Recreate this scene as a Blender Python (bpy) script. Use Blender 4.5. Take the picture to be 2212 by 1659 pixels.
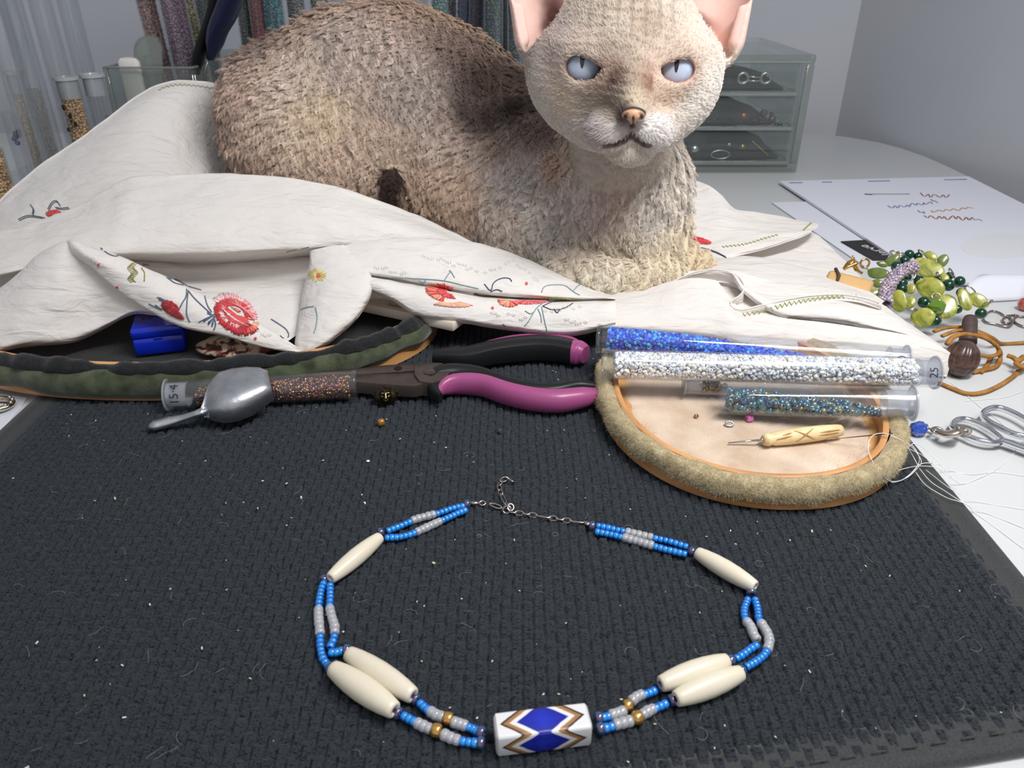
import bpy, math, random
import numpy as np
from mathutils import Vector, Matrix
from mathutils.bvhtree import BVHTree
random.seed(7); RNG = np.random.default_rng(7)
SC = bpy.context.scene
for o in list(bpy.data.objects): bpy.data.objects.remove(o)

# ------------------------------------------------------------ camera
F_PX, CX, CY = 1662.0, 1106.0, 829.5
PITCH = math.radians(29.0); CAM_H = 0.20
cd = bpy.data.cameras.new('camera'); cam = bpy.data.objects.new('camera', cd)
SC.collection.objects.link(cam); SC.camera = cam
cam.location = (0, 0, CAM_H); cam.rotation_euler = (math.pi/2 - PITCH, 0, 0)
cd.sensor_width = 36; cd.lens = 36*F_PX/2212; cd.clip_start = .01; cd.clip_end = 30
cd.dof.use_dof = True; cd.dof.focus_distance = .385; cd.dof.aperture_fstop = 26

# ------------------------------------------------------------ world, lamps, exposure
W = bpy.data.worlds.new('world'); SC.world = W; W.use_nodes = True
bg = W.node_tree.nodes['Background']; bg.inputs[0].default_value = (.95, .97, 1, 1); bg.inputs[1].default_value = .50
def area(name, loc, target, sx, sy, power, col):
    l = bpy.data.lights.new(name, 'AREA'); l.shape = 'RECTANGLE'; l.size = sx; l.size_y = sy
    l.energy = power; l.color = col
    o = bpy.data.objects.new(name, l); SC.collection.objects.link(o); o.location = loc
    o.rotation_euler = (Vector(target)-Vector(loc)).to_track_quat('-Z', 'Y').to_euler(); return o
area('desk_lamp_light', (.22, .19, .47), (.04, .42, .04), .30, .045, 2.65, (1, .98, .95))
area('ceiling_light', (.55, -.5, 1.7), (.05, .45, 0), .6, .6, 7.0, (.95, .975, 1))
SC.view_settings.view_transform = 'Standard'; SC.view_settings.look = 'None'
SC.view_settings.gamma = 1; SC.view_settings.use_curve_mapping = False; SC.view_settings.exposure = 0.0
SC.cycles.max_bounces = 8; SC.cycles.transparent_max_bounces = 24
SC.cycles.caustics_reflective = False; SC.cycles.caustics_refractive = False
SC.cycles.sample_clamp_indirect = 4

# ------------------------------------------------------------ pixel rays (2212 x 1659 frame)
_f = np.array([0, math.cos(PITCH), -math.sin(PITCH)]); _u = np.array([0, math.sin(PITCH), math.cos(PITCH)])
_cam = np.array([0, 0, CAM_H])
def ray(px, py):
    return _f + np.array([1, 0, 0])*(px-CX)/F_PX + _u*(CY-py)/F_PX
def AZ(px, py, z=0.0):
    d = ray(px, py); return _cam + d*((z-CAM_H)/d[2])
def AY(px, py, Y):
    d = ray(px, py); return _cam + d*(Y/d[1])
def V(a): return Vector((float(a[0]), float(a[1]), float(a[2])))
def nrm(a):
    a = np.asarray(a, float); return a/max(1e-12, np.linalg.norm(a))

# ------------------------------------------------------------ colours and materials
def lin(c):
    return tuple((x/255/12.92) if x/255 <= .04045 else ((x/255+.055)/1.055)**2.4 for x in c)
def rgba(c): return (*lin(c), 1)
def newmat(name):
    m = bpy.data.materials.new(name); m.use_nodes = True
    return m, m.node_tree.nodes, m.node_tree.links, m.node_tree.nodes['Principled BSDF']
def mat(name, col, rough=.5, metal=0, noise=None, bump=None, spec=.5, coat=0, trans=0, ior=1.45, sheen=0,
        film=0, sub=0, attr=None, alpha=1, emis=None):
    """noise=(scale, colour2, contrast) tints the surface, bump=(scale, strength, distance_m)"""
    m, N, L, B = newmat(name)
    B.inputs['Base Color'].default_value = rgba(col); B.inputs['Roughness'].default_value = rough
    B.inputs['Metallic'].default_value = metal; B.inputs['Specular IOR Level'].default_value = spec
    B.inputs['Coat Weight'].default_value = coat; B.inputs['Coat Roughness'].default_value = .08
    B.inputs['Transmission Weight'].default_value = trans; B.inputs['IOR'].default_value = ior
    B.inputs['Sheen Weight'].default_value = sheen; B.inputs['Alpha'].default_value = alpha
    if film:
        B.inputs['Thin Film Thickness'].default_value = film; B.inputs['Thin Film IOR'].default_value = 1.8
    if sub:
        B.inputs['Subsurface Weight'].default_value = sub; B.inputs['Subsurface Scale'].default_value = .004
        B.inputs['Subsurface Radius'].default_value = (1, .6, .4)
    tc = N.new('ShaderNodeTexCoord')
    if noise:
        n = N.new('ShaderNodeTexNoise'); n.inputs['Scale'].default_value = noise[0]; n.inputs['Detail'].default_value = 5
        L.new(tc.outputs['Object'], n.inputs['Vector'])
        r = N.new('ShaderNodeValToRGB'); c = noise[2] if len(noise) > 2 else .15
        r.color_ramp.elements[0].position = .5-c; r.color_ramp.elements[1].position = .5+c
        r.color_ramp.elements[0].color = rgba(col); r.color_ramp.elements[1].color = rgba(noise[1])
        L.new(n.outputs['Fac'], r.inputs[0]); L.new(r.outputs[0], B.inputs['Base Color'])
    if attr:
        a = N.new('ShaderNodeVertexColor'); a.layer_name = attr
        L.new(a.outputs['Color'], B.inputs['Base Color'])
    if bump:
        n2 = N.new('ShaderNodeTexNoise'); n2.inputs['Scale'].default_value = bump[0]; n2.inputs['Detail'].default_value = 6
        L.new(tc.outputs['Object'], n2.inputs['Vector'])
        b = N.new('ShaderNodeBump'); b.inputs['Strength'].default_value = bump[1]; b.inputs['Distance'].default_value = bump[2]
        L.new(n2.outputs['Fac'], b.inputs['Height']); L.new(b.outputs[0], B.inputs['Normal'])
    return m
def clearmat(name, tint=(238, 240, 240), gloss=1.0, rough=.03, ior=1.45, body=0.0, bodycol=(220, 224, 228)):
    """clear plastic shell: see-through with a Fresnel reflection, optionally slightly milky"""
    m, N, L, B = newmat(name); N.remove(B); out = N['Material Output']
    t = N.new('ShaderNodeBsdfTransparent'); t.inputs[0].default_value = rgba(tint)
    g = N.new('ShaderNodeBsdfGlossy'); g.inputs['Roughness'].default_value = rough
    g.inputs[0].default_value = (gloss, gloss, gloss, 1)
    lw = N.new('ShaderNodeLayerWeight'); lw.inputs[0].default_value = .5
    pw = N.new('ShaderNodeMath'); pw.operation = 'POWER'; L.new(lw.outputs['Facing'], pw.inputs[0]); pw.inputs[1].default_value = 4
    f = N.new('ShaderNodeMath'); f.operation = 'MULTIPLY_ADD'; L.new(pw.outputs[0], f.inputs[0]); f.inputs[1].default_value = .55; f.inputs[2].default_value = ((ior-1)/(ior+1))**2
    mx = N.new('ShaderNodeMixShader'); L.new(f.outputs[0], mx.inputs[0])
    src = t.outputs[0]
    if body:
        d = N.new('ShaderNodeBsdfDiffuse'); d.inputs[0].default_value = rgba(bodycol)
        m2 = N.new('ShaderNodeMixShader'); m2.inputs[0].default_value = body
        L.new(t.outputs[0], m2.inputs[1]); L.new(d.outputs[0], m2.inputs[2]); src = m2.outputs[0]
    L.new(src, mx.inputs[1]); L.new(g.outputs[0], mx.inputs[2]); L.new(mx.outputs[0], out.inputs[0])
    return m
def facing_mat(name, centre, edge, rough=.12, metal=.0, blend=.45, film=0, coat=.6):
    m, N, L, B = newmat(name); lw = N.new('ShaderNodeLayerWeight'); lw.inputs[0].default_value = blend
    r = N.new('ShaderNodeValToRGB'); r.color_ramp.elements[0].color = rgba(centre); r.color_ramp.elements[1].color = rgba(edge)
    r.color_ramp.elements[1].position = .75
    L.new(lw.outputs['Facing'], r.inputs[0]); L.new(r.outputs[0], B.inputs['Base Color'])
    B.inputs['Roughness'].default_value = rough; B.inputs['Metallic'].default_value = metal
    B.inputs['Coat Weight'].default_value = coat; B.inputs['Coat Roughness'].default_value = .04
    if film:
        B.inputs['Thin Film Thickness'].default_value = film; B.inputs['Thin Film IOR'].default_value = 1.9
    return m

# ------------------------------------------------------------ mesh collecting
class MB:
    def __init__(s): s.v = []; s.f = []; s.m = []; s.c = []
    def add(s, v, f, mi=0, col=None):
        b = len(s.v); s.v.extend([tuple(map(float, p)) for p in v])
        s.f.extend([tuple(b+i for i in q) for q in f]); s.m.extend([mi]*len(f))
        if col is not None: s.c.extend([col]*len(v))
        return s
    def ring_loft(s, rings, mi=0, closed=True, cap0=True, cap1=True, col=None):
        n = len(rings[0]); v = [p for r in rings for p in r]; f = []
        for i in range(len(rings)-1):
            for j in range(n if closed else n-1):
                k = (j+1) % n; f.append((i*n+j, i*n+k, (i+1)*n+k, (i+1)*n+j))
        if closed and cap0: f.append(tuple(range(n))[::-1])
        if closed and cap1: f.append(tuple((len(rings)-1)*n+j for j in range(n)))
        return s.add(v, f, mi, col)
    def lathe(s, p0, p1, prof, n=24, mi=0, cap0=True, cap1=True, col=None):
        """prof: list of (t along p0->p1 in metres or fraction<=1 of length, radius)"""
        p0 = np.array(p0, float); p1 = np.array(p1, float); L = np.linalg.norm(p1-p0); d = (p1-p0)/L
        a = np.cross(d, [0, 0, 1]);
        if np.linalg.norm(a) < 1e-3: a = np.array([1., 0, 0])
        a = nrm(a); b = np.cross(d, a); rings = []
        for t, r in prof:
            c = p0+d*t*L
            rings.append([c+(a*math.cos(x)+b*math.sin(x))*r for x in np.linspace(0, 2*math.pi, n, endpoint=False)])
        return s.ring_loft(rings, mi, True, cap0, cap1, col)
    def tube(s, pts, r, n=8, mi=0, closed=False, flat=1.0, col=None, up=None):
        pts = [np.array(p, float) for p in pts]; N_ = len(pts)
        rr = r if hasattr(r, '__len__') else [r]*N_; rings = []; ref = None
        for i, p in enumerate(pts):
            q = pts[(i+1) % N_] if (closed or i < N_-1) else p; o = pts[i-1] if (closed or i > 0) else p
            d = nrm(q-o)
            if up is not None: ref = np.array(up, float)
            if ref is None: ref = np.array([0, 0, 1.]) if abs(d[2]) < .9 else np.array([1., 0, 0])
            a = nrm(np.cross(d, ref)); b = np.cross(a, d); ref = b
            rings.append([p+(a*math.cos(x)+b*math.sin(x)*flat)*rr[i] for x in np.linspace(0, 2*math.pi, n, endpoint=False)])
        if closed: rings.append(rings[0]); return s.ring_loft(rings, mi, True, False, False, col)
        return s.ring_loft(rings, mi, True, True, True, col)
    def box(s, c, sx, sy, sz, mi=0, bev=0, rot=None, col=None):
        """box with bevelled vertical and horizontal edges, c = centre"""
        R = np.eye(3) if rot is None else np.array(rot)
        bev = min(bev, sx*.45, sy*.45, sz*.45); rings = []
        def rr(hx, hy, b, z):
            out = []
            for qx, qy, a0 in ((1, 1, 0), (-1, 1, 90), (-1, -1, 180), (1, -1, 270)):
                for k in range(3 if b > 0 else 1):
                    a = math.radians(a0+45*k)
                    out.append((qx*(hx-b)+b*math.cos(a), qy*(hy-b)+b*math.sin(a), z) if b > 0 else (qx*hx, qy*hy, z))
            return out
        hx, hy, hz = sx/2, sy/2, sz/2
        if bev > 0:
            lv = [(hx-bev*.8, hy-bev*.8, bev*.3, -hz), (hx, hy, bev, -hz+bev), (hx, hy, bev, hz-bev), (hx-bev*.8, hy-bev*.8, bev*.3, hz)]
        else: lv = [(hx, hy, 0, -hz), (hx, hy, 0, hz)]
        rings = [[np.array(c)+R@np.array(p) for p in rr(*l)] for l in lv]
        return s.ring_loft(rings, mi, True, True, True, col)
    def sphere(s, c, r, n=12, m=8, mi=0, sc=(1, 1, 1), rot=None, col=None):
        R = np.eye(3) if rot is None else np.array(rot); rings = []
        for i in range(m+1):
            t = math.pi*(.02+.96*i/m)
            rings.append([np.array(c)+R@(np.array([math.sin(t)*math.cos(x)*sc[0], math.sin(t)*math.sin(x)*sc[1], -math.cos(t)*sc[2]])*r)
                          for x in np.linspace(0, 2*math.pi, n, endpoint=False)])
        return s.ring_loft(rings, mi, True, True, True, col)
    def build(s, name, mats, parent=None, smooth=True, label=None, kind=None, origin=None, flip=False):
        v = np.array(s.v); mn, mx = v.min(0), v.max(0)
        o = np.array([(mn[0]+mx[0])/2, (mn[1]+mx[1])/2, mn[2]]) if origin is None else np.array(origin)
        me = bpy.data.meshes.new(name); me.from_pydata((v-o).tolist(), [], s.f)
        mats = mats if isinstance(mats, (list, tuple)) else [mats]
        for m in mats: me.materials.append(m)
        if len(mats) > 1: me.polygons.foreach_set('material_index', s.m)
        if smooth is True: me.shade_smooth() if hasattr(me, 'shade_smooth') else None
        if smooth == 'auto':
            me.shade_smooth(); me.set_sharp_from_angle(angle=math.radians(40))
        if len(s.c) == len(s.v):
            ca = me.color_attributes.new('col', 'FLOAT_COLOR', 'POINT')
            ca.data.foreach_set('color', np.array([(*c[:3], 1) for c in s.c], 'f').ravel())
        me.update(); me.validate()
        return place(bpy.data.objects.new(name, me), o, parent, label, kind)
WORLD = {}
def place(ob, o, parent=None, label=None, kind=None):
    SC.collection.objects.link(ob); p = WORLD.get(parent.name, np.zeros(3)) if parent else np.zeros(3)
    ob.location = tuple(float(x) for x in (np.array(o)-p)); WORLD[ob.name] = np.array(o, float)
    if parent: ob.parent = parent
    if label: ob['label'] = label
    if kind: ob['kind'] = kind
    return ob
def tag(o, label, cat, group=None, kind=None):
    o['label'] = label; o['category'] = cat
    if group: o['group'] = group
    if kind: o['kind'] = kind
    return o
def thing(name, loc, label, cat, group=None):
    e = bpy.data.objects.new(name, None); e.empty_display_size = .01; place(e, loc); return tag(e, label, cat, group)
def inst(src, o, parent=None, rot=None, scale=None, label=None):
    """copy of a placed mesh object with the same mesh data, at world position o"""
    c = src.copy(); c.parent = None; SC.collection.objects.link(c)
    for k in ('label', 'category', 'group'):
        if k in c.keys(): del c[k]
    p = WORLD.get(parent.name, np.zeros(3)) if parent else np.zeros(3)
    c.location = tuple(float(x) for x in (np.array(o)-p)); WORLD[c.name] = np.array(o, float)
    if parent: c.parent = parent
    if rot is not None: c.rotation_mode = 'QUATERNION'; c.rotation_quaternion = rot
    if scale is not None: c.scale = scale
    if label: c['label'] = label
    return c
def spline(pts, n=40, closed=False):
    """Catmull-Rom through 3D points, resampled evenly"""
    P = [np.array(p, float) for p in pts]; out = []
    m = len(P) if closed else len(P)-1
    for i in range(m):
        if closed: a, b, c, d = P[i-1], P[i], P[(i+1) % len(P)], P[(i+2) % len(P)]
        else:
            b, c = P[i], P[i+1]; a = P[i-1] if i else 2*b-c; d = P[i+2] if i+2 < len(P) else 2*c-b
        for t in np.linspace(0, 1, 12, endpoint=False):
            out.append(.5*((2*b)+(c-a)*t+(2*a-5*b+4*c-d)*t*t+(3*b-a-3*c+d)*t**3))
    out.append(P[0] if closed else P[-1]); out = np.array(out)
    s = np.r_[0, np.cumsum(np.linalg.norm(np.diff(out, axis=0), axis=1))]
    tt = np.linspace(0, s[-1], n+1)[:-1] if closed else np.linspace(0, s[-1], n)
    return np.stack([np.interp(tt, s, out[:, k]) for k in range(out.shape[1])], 1)
def noise3(p, seed=0):
    """cheap smooth value noise for arrays of points (N,3), scale 1"""
    p = np.asarray(p, float); i = np.floor(p).astype(np.int64); f = p-i; f = f*f*(3-2*f); r = 0
    def h(x, y, z):
        n = (x*374761393+y*668265263+z*2147483647+seed*144269) & 0xffffffff
        n = (n ^ (n >> 13))*1274126177 & 0xffffffff; return ((n ^ (n >> 16)) & 0xffff)/65535.0
    for dx in (0, 1):
        for dy in (0, 1):
            for dz in (0, 1):
                w = (f[:, 0] if dx else 1-f[:, 0])*(f[:, 1] if dy else 1-f[:, 1])*(f[:, 2] if dz else 1-f[:, 2])
                r = r+w*h(i[:, 0]+dx, i[:, 1]+dy, i[:, 2]+dz)
    return r*2-1
def basis_quat(d):
    """quaternion taking +Z to direction d"""
    return V(nrm(d)).to_track_quat('Z', 'Y')
# ------------------------------------------------------------ room and desk
M_wall = mat('wall_paint', (204, 205, 209), .8, bump=(900, .08, .0005), noise=(3, (197, 199, 207)))
M_desk = mat('white_desk', (206, 208, 209), .38, bump=(300, .03, .0005))
M_floor = mat('floor_wood', (120, 95, 70), .6, noise=(12, (95, 74, 52)))
ZT = -.004                                   # desk top; the mat's upper face is z = 0
def wallbox(name, a, b, z0, z1, th, side):
    a = np.array(a, float); b = np.array(b, float); d = nrm(np.r_[b-a, 0])[:2]; n = np.array([-d[1], d[0]])*side*th
    m = MB(); q = [a, b, b+n, a+n]
    m.add([(*p, z0) for p in q]+[(*p, z1) for p in q], [(0, 1, 2, 3)[::-1], (4, 5, 6, 7), (0, 1, 5, 4), (1, 2, 6, 5), (2, 3, 7, 6), (3, 0, 4, 7)])
    o = m.build(name, M_wall, smooth=False); o['kind'] = 'structure'; return o
_c0 = AZ(1805, 288, ZT)[:2]; CR = tuple(_c0*1.06)
_ed = [AZ(x, y, ZT)[:2] for x, y in ((1830, 295), (1900, 307), (1950, 320), (2000, 337), (2050, 359), (2100, 383), (2150, 408), (2212, 441))]
SLP = max((e[0]+.006-CR[0])/(CR[1]-e[1]) for e in _ed)   # the right wall runs just outside the desk edge
wallbox('wall_back', (-1.6, CR[1]+.02), (CR[0], CR[1]), -.75, 1.7, .1, 1)
wallbox('wall_right', (CR[0], CR[1]), (CR[0]+SLP*(CR[1]+1.4), -1.4), -.75, 1.7, .1, 1)
wallbox('wall_left', (-1.6, -1.4), (-1.6, CR[1]+.02), -.75, 1.7, .1, 1)
m = MB(); m.box((-.4, -.1, -.775), 2.6, 2.8, .05); o = m.build('floor', M_floor, smooth=False); o['kind'] = 'structure'
# desk top with rounded far right corner, tube legs
edge = [AZ(x, y, ZT) for x, y in ((1700, 287), (1760, 288), (1830, 295), (1900, 307), (1950, 320), (2000, 337), (2050, 359), (2100, 383), (2150, 408), (2212, 441))]
edge = [e[:2] for e in edge]; yb = edge[0][1]
outl = [(-1.2, yb)]+[tuple(e) for e in edge]+[(edge[-1][0]+.012, .55), (edge[-1][0]+.02, .3), (edge[-1][0]+.02, -.12), (edge[-1][0]-.02, -.16), (-1.16, -.16), (-1.2, -.12)]
desk = thing('desk', (0, .5, -.75), 'white desk with a smooth top and rounded corner against the grey walls', 'desk')
def slab(mb, outl, z0, z1, bev, mi=0):
    P = np.array([(x, y) for x, y in outl]); n = len(P)
    def off(d):
        out = []
        for i in range(n):
            a, b, c = P[i-1], P[i], P[(i+1) % n]; t = nrm(c-a); nn = np.array([t[1], -t[0]])
            out.append(b-nn*d*SG)
        return out
    area2 = sum(P[i-1][0]*P[i][1]-P[i][0]*P[i-1][1] for i in range(n)); SG = 1 if area2 > 0 else -1
    lv = [(bev, z0), (0, z0+bev), (0, z1-bev), (bev*.3, z1-bev*.3), (bev, z1)]
    rings = [[(*p, z) for p in off(d)] for d, z in lv]
    if area2 < 0: rings = [r[::-1] for r in rings]
    mb.ring_loft(rings, mi)
m = MB(); slab(m, outl, ZT-.025, ZT, .0025); m.build('desk_top', M_desk, desk, smooth='auto')
M_leg = mat('desk_leg_metal', (200, 200, 202), .35, .8)
m = MB(); m.lathe((0, 0, -.75), (0, 0, ZT-.025), [(0, .03), (.03, .03), (.04, .022), (1, .022)], 20)
lg = m.build('leg', M_leg, desk); WORLD[lg.name] = np.array([-1.05, 1.0, -.75]); lg.location = tuple(np.array([-1.05, .9, -.75])-WORLD[desk.name])
for x, y in ((.42, .85), (.42, -.05), (-1.05, -.05)): inst(lg, (x, y, -.75), desk)

# ------------------------------------------------------------ quilted black mat
M_mat, N, L, B = newmat('black_ribbed_fabric')
tc = N.new('ShaderNodeTexCoord'); n1 = N.new('ShaderNodeTexNoise'); n1.inputs['Scale'].default_value = 1400; n1.inputs['Detail'].default_value = 6
L.new(tc.outputs['Object'], n1.inputs['Vector'])
mp = N.new('ShaderNodeMapping'); mp.inputs['Scale'].default_value = (600, 2600, 600); L.new(tc.outputs['Object'], mp.inputs[0])
n3 = N.new('ShaderNodeTexNoise'); n3.inputs['Scale'].default_value = 1; n3.inputs['Detail'].default_value = 3; L.new(mp.outputs[0], n3.inputs['Vector'])
ad = N.new('ShaderNodeMath'); ad.operation = 'ADD'; L.new(n1.outputs['Fac'], ad.inputs[0]); L.new(n3.outputs['Fac'], ad.inputs[1])
r = N.new('ShaderNodeValToRGB'); r.color_ramp.elements[0].position = .8; r.color_ramp.elements[1].position = 1.3
r.color_ramp.elements[0].color = rgba((15, 17, 19)); r.color_ramp.elements[1].color = rgba((50, 54, 58))
L.new(ad.outputs[0], r.inputs[0]); L.new(r.outputs[0], B.inputs['Base Color'])
b = N.new('ShaderNodeBump'); b.inputs['Strength'].default_value = .8; b.inputs['Distance'].default_value = .0006
L.new(ad.outputs[0], b.inputs['Height']); L.new(b.outputs[0], B.inputs['Normal'])
B.inputs['Roughness'].default_value = .95; B.inputs['Specular IOR Level'].default_value = .15; B.inputs['Sheen Weight'].default_value = .10
B.inputs['Sheen Roughness'].default_value = .6; B.inputs['Sheen Tint'].default_value = (.55, .68, .9, 1)
M_trim = mat('black_mat_binding', (40, 41, 43), .75, noise=(1500, (58, 59, 60)), bump=(1800, .4, .0004), sheen=.2)
def mat_edges(x):                            # front edge y of the mat at x (rounded right corner)
    return .1200+(x-.0)*.165
XL, XR, YB = -.248, .188, .50
pad = thing('craft_mat', (0, .3, ZT), 'black ribbed fabric pad with a smooth bound edge lying on the white desk', 'mat')
nx, ny = 960, 390
xs = np.linspace(XL+.012, XR-.006, nx); X = np.repeat(xs[None], ny, 0)
T = np.linspace(0, 1, ny)[:, None]; Y0 = mat_edges(X)+.004; Y = Y0+(YB-.012-Y0)*T**1.15
wob = .0009*noise3(np.stack([X.ravel()*40, Y.ravel()*40, X.ravel()*0], 1), 3).reshape(X.shape)
PX, QY = .0038, .0086
u = (X+wob)/PX; i = np.floor(u); f = (u-i)
dg = np.minimum(f, 1-f)*PX
h = -.0010*np.exp(-(dg/.00042)**2)
f2 = np.abs(f-.5)*PX; h += -.00028*np.exp(-(f2/.0003)**2)
jit = (np.sin(i*12.9898)*43758.5453) % 1
v = (Y+.0012*noise3(np.stack([X.ravel()*90, Y.ravel()*90, X.ravel()*0+5], 1), 4).reshape(X.shape))/QY+.5*(i % 2)+.12*jit; g = v-np.floor(v)
h += .0019*(g**1.3)*np.clip((1-g)*10, 0, 1)*np.clip((.5-np.abs(f-.5))*7, 0, 1)-.0009*np.exp(-(np.minimum(g, 1-g)/.07)**2)*np.clip((.5-np.abs(f-.5))*5, 0, 1)
h += .00022*noise3(np.stack([X.ravel()*900, Y.ravel()*900, X.ravel()*0], 1), 9).reshape(X.shape)
em = np.clip(np.minimum(np.minimum(X-XL-.012, XR-.006-X), Y-mat_edges(X)-.004)/.009, .12, 1)
Z = h*em-.0008
vv = np.stack([X.ravel(), Y.ravel(), Z.ravel()], 1)
ii = (np.arange(ny-1)[:, None]*nx+np.arange(nx-1)[None]).ravel(); ff = np.stack([ii, ii+1, ii+1+nx, ii+nx], 1)
def fast_mesh(name, v, f, mats, parent=None, smooth=True, col=None, label=None, kind=None, origin=None):
    v = np.asarray(v, float); f = np.asarray(f, np.int32); k = f.shape[1]
    mn, mx = v.min(0), v.max(0); o = np.array([(mn[0]+mx[0])/2, (mn[1]+mx[1])/2, mn[2]]) if origin is None else np.array(origin)
    me = bpy.data.meshes.new(name); me.vertices.add(len(v)); me.vertices.foreach_set('co', (v-o).astype('f').ravel())
    me.loops.add(f.size); me.loops.foreach_set('vertex_index', f.ravel())
    me.polygons.add(len(f)); me.polygons.foreach_set('loop_start', np.arange(0, f.size, k, dtype=np.int32))
    try: me.polygons.foreach_set('loop_total', np.full(len(f), k, np.int32))
    except Exception: pass
    me.polygons.foreach_set('use_smooth', np.full(len(f), bool(smooth)))
    me.update(calc_edges=True)
    for m_ in (mats if isinstance(mats, (list, tuple)) else [mats]): me.materials.append(m_)
    if col is not None:
        ca = me.color_attributes.new('col', 'FLOAT_COLOR', 'POINT'); c = np.ones((len(v), 4), 'f'); c[:, :3] = col
        ca.data.foreach_set('color', c.ravel())
    return place(bpy.data.objects.new(name, me), o, parent, label, kind)
fast_mesh('ribbed_top', vv, ff, M_mat, pad, smooth=True)
# binding: flat band and rolled edge all round
def ring_pts(off):
    P = []
    a, b_ = XL+off, XR-off
    P += [(a, mat_edges(a)+off), ]
    P += [(x, mat_edges(x)+off) for x in np.linspace(a+.03, b_-.03, 12)]
    P += [(b_-.01, mat_edges(b_-.01)+off+.002), (b_, mat_edges(b_)+off+.013)]
    P += [(b_+.001, y) for y in np.linspace(.2, YB-.02, 10)]
    P += [(b_-.01, YB-off), (a+.01, YB-off), (a, YB-.012-off)]
    P += [(a, y) for y in np.linspace(YB-.04, .14, 10)]
    return [np.array([x, y]) for x, y in P]
lv = [(.0005, ZT+.0001), (-.0015, ZT+.0012), (-.0012, ZT+.0028), (0, ZT+.0036), (.002, -.0004), (.0035, -.0001), (.0045, -.0007), (.009, -.0005), (.014, -.0012), (.014, ZT+.0002)]
m = MB(); rings = [[(*p, z) for p in ring_pts(o_)] for o_, z in lv]
m.ring_loft(rings, 0, True, False, False); m.build('binding', M_trim, pad)
mb = MB(); rp = [np.array([*p, .0]) for p in ring_pts(.0048)]
sp = spline(rp[0:14], 90)
for k in range(0, 88, 2): mb.tube([sp[k], (sp[k]+sp[k+1])/2+np.array([0, 0, .0005]), sp[k+1]], .00022, 5)
mb.build('edge_stitching', mat('grey_thread', (70, 70, 68), .7), pad, kind='stuff')
# ------------------------------------------------------------ necklace
M_blue = facing_mat('blue_seed_bead_glass', (36, 150, 236), (0, 16, 130), .1, .0, .5, 0, .8)  # bright core and dark rim put glint and glass depth into the colour
M_crys = clearmat('crystal_bead_glass', (226, 228, 236), 1.0, .06, 1.75, .36, (250, 250, 254))
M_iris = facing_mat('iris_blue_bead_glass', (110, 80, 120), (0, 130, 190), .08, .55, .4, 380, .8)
M_gold = mat('gold_bead_metal', (226, 178, 104), .2, .85)
M_bone, N, L, B = newmat('cream_bone')
tc = N.new('ShaderNodeTexCoord'); n1 = N.new('ShaderNodeTexNoise'); n1.inputs['Scale'].default_value = 60; n1.inputs['Detail'].default_value = 3
L.new(tc.outputs['Object'], n1.inputs['Vector']); r = N.new('ShaderNodeValToRGB')
r.color_ramp.elements[0].color = rgba((214, 205, 184)); r.color_ramp.elements[1].color = rgba((232, 224, 206))
L.new(n1.outputs['Fac'], r.inputs[0]); L.new(r.outputs[0], B.inputs['Base Color']); B.inputs['Roughness'].default_value = .32
B.inputs['Subsurface Weight'].default_value = .25; B.inputs['Subsurface Scale'].default_value = .002
M_chain = mat('silver_chain_metal', (196, 186, 180), .18, 1)
M_bluethread = mat('dark_bead_thread', (30, 40, 70), .6)
nk = thing('necklace', AZ(1170, 1350, 0), 'necklace of bone hairpipes and blue beads with a painted white bead, on the mat', 'necklace')
def bead_mesh(name, m_, R, H, hole=.3, n=14):
    prof = [(.04, R*hole), (.0, R*.55), (.07, R*.83), (.25, R*.98), (.5, R), (.75, R*.98), (.93, R*.83), (1., R*.55), (.96, R*hole), (.5, R*hole*.8)]
    m = MB(); m.lathe((0, 0, -H/2), (0, 0, H/2), prof+[(.04, R*hole)], n, cap0=False, cap1=False)
    return m.build(name, m_, nk, origin=(0, 0, 0))
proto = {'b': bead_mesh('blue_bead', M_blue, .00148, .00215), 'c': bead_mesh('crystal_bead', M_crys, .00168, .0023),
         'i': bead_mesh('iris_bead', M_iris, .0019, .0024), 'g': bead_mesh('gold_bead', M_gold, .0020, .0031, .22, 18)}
used = set()
RB = {'b': .00148, 'c': .00168, 'i': .0019, 'g': .0020}
def put_bead(k, p, d):
    q = basis_quat(d)
    q = q @ Matrix.Rotation(random.uniform(0, 6.28), 4, 'Z').to_quaternion()
    s = random.uniform(.95, 1.05)
    if k not in used:
        used.add(k); o = proto[k]; WORLD[o.name] = np.array(p); o.location = tuple(np.array(p)-WORLD[nk.name])
        o.rotation_mode = 'QUATERNION'; o.rotation_quaternion = q; return o
    return inst(proto[k], p, nk, q, (s, s, s*random.uniform(.96, 1.04)))
thr = MB()
def strand(px, spec, z=.0018):
    """px: pixel path; spec: list of (kind, count) strung along it"""
    P = spline([AZ(x, y, z) for x, y in px], 60); s = np.r_[0, np.cumsum(np.linalg.norm(np.diff(P, axis=0), axis=1))]
    Ls = {'b': 2.02, 'c': 2.25, 'i': 2.3, 'g': 3.0}
    w = [Ls[k] for k, n in spec for _ in range(n)]; ks = [k for k, n in spec for _ in range(n)]
    sc_ = s[-1]/sum(w); t = 0
    for k, wi in zip(ks, w):
        c = t+wi*sc_/2; t += wi*sc_
        p = np.array([np.interp(c, s, P[:, i]) for i in range(3)]); p2 = np.array([np.interp(c+.0008, s, P[:, i]) for i in range(3)]); p1 = np.array([np.interp(c-.0008, s, P[:, i]) for i in range(3)])
        p[2] = RB[k]+.00005+random.uniform(0, .0001); put_bead(k, p, p2-p1+np.array([random.uniform(-.0001, .0001), random.uniform(-.0001, .0001), 0]))
    thr.tube([(q[0], q[1], .0017) for q in P], .0003, 5)
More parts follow.
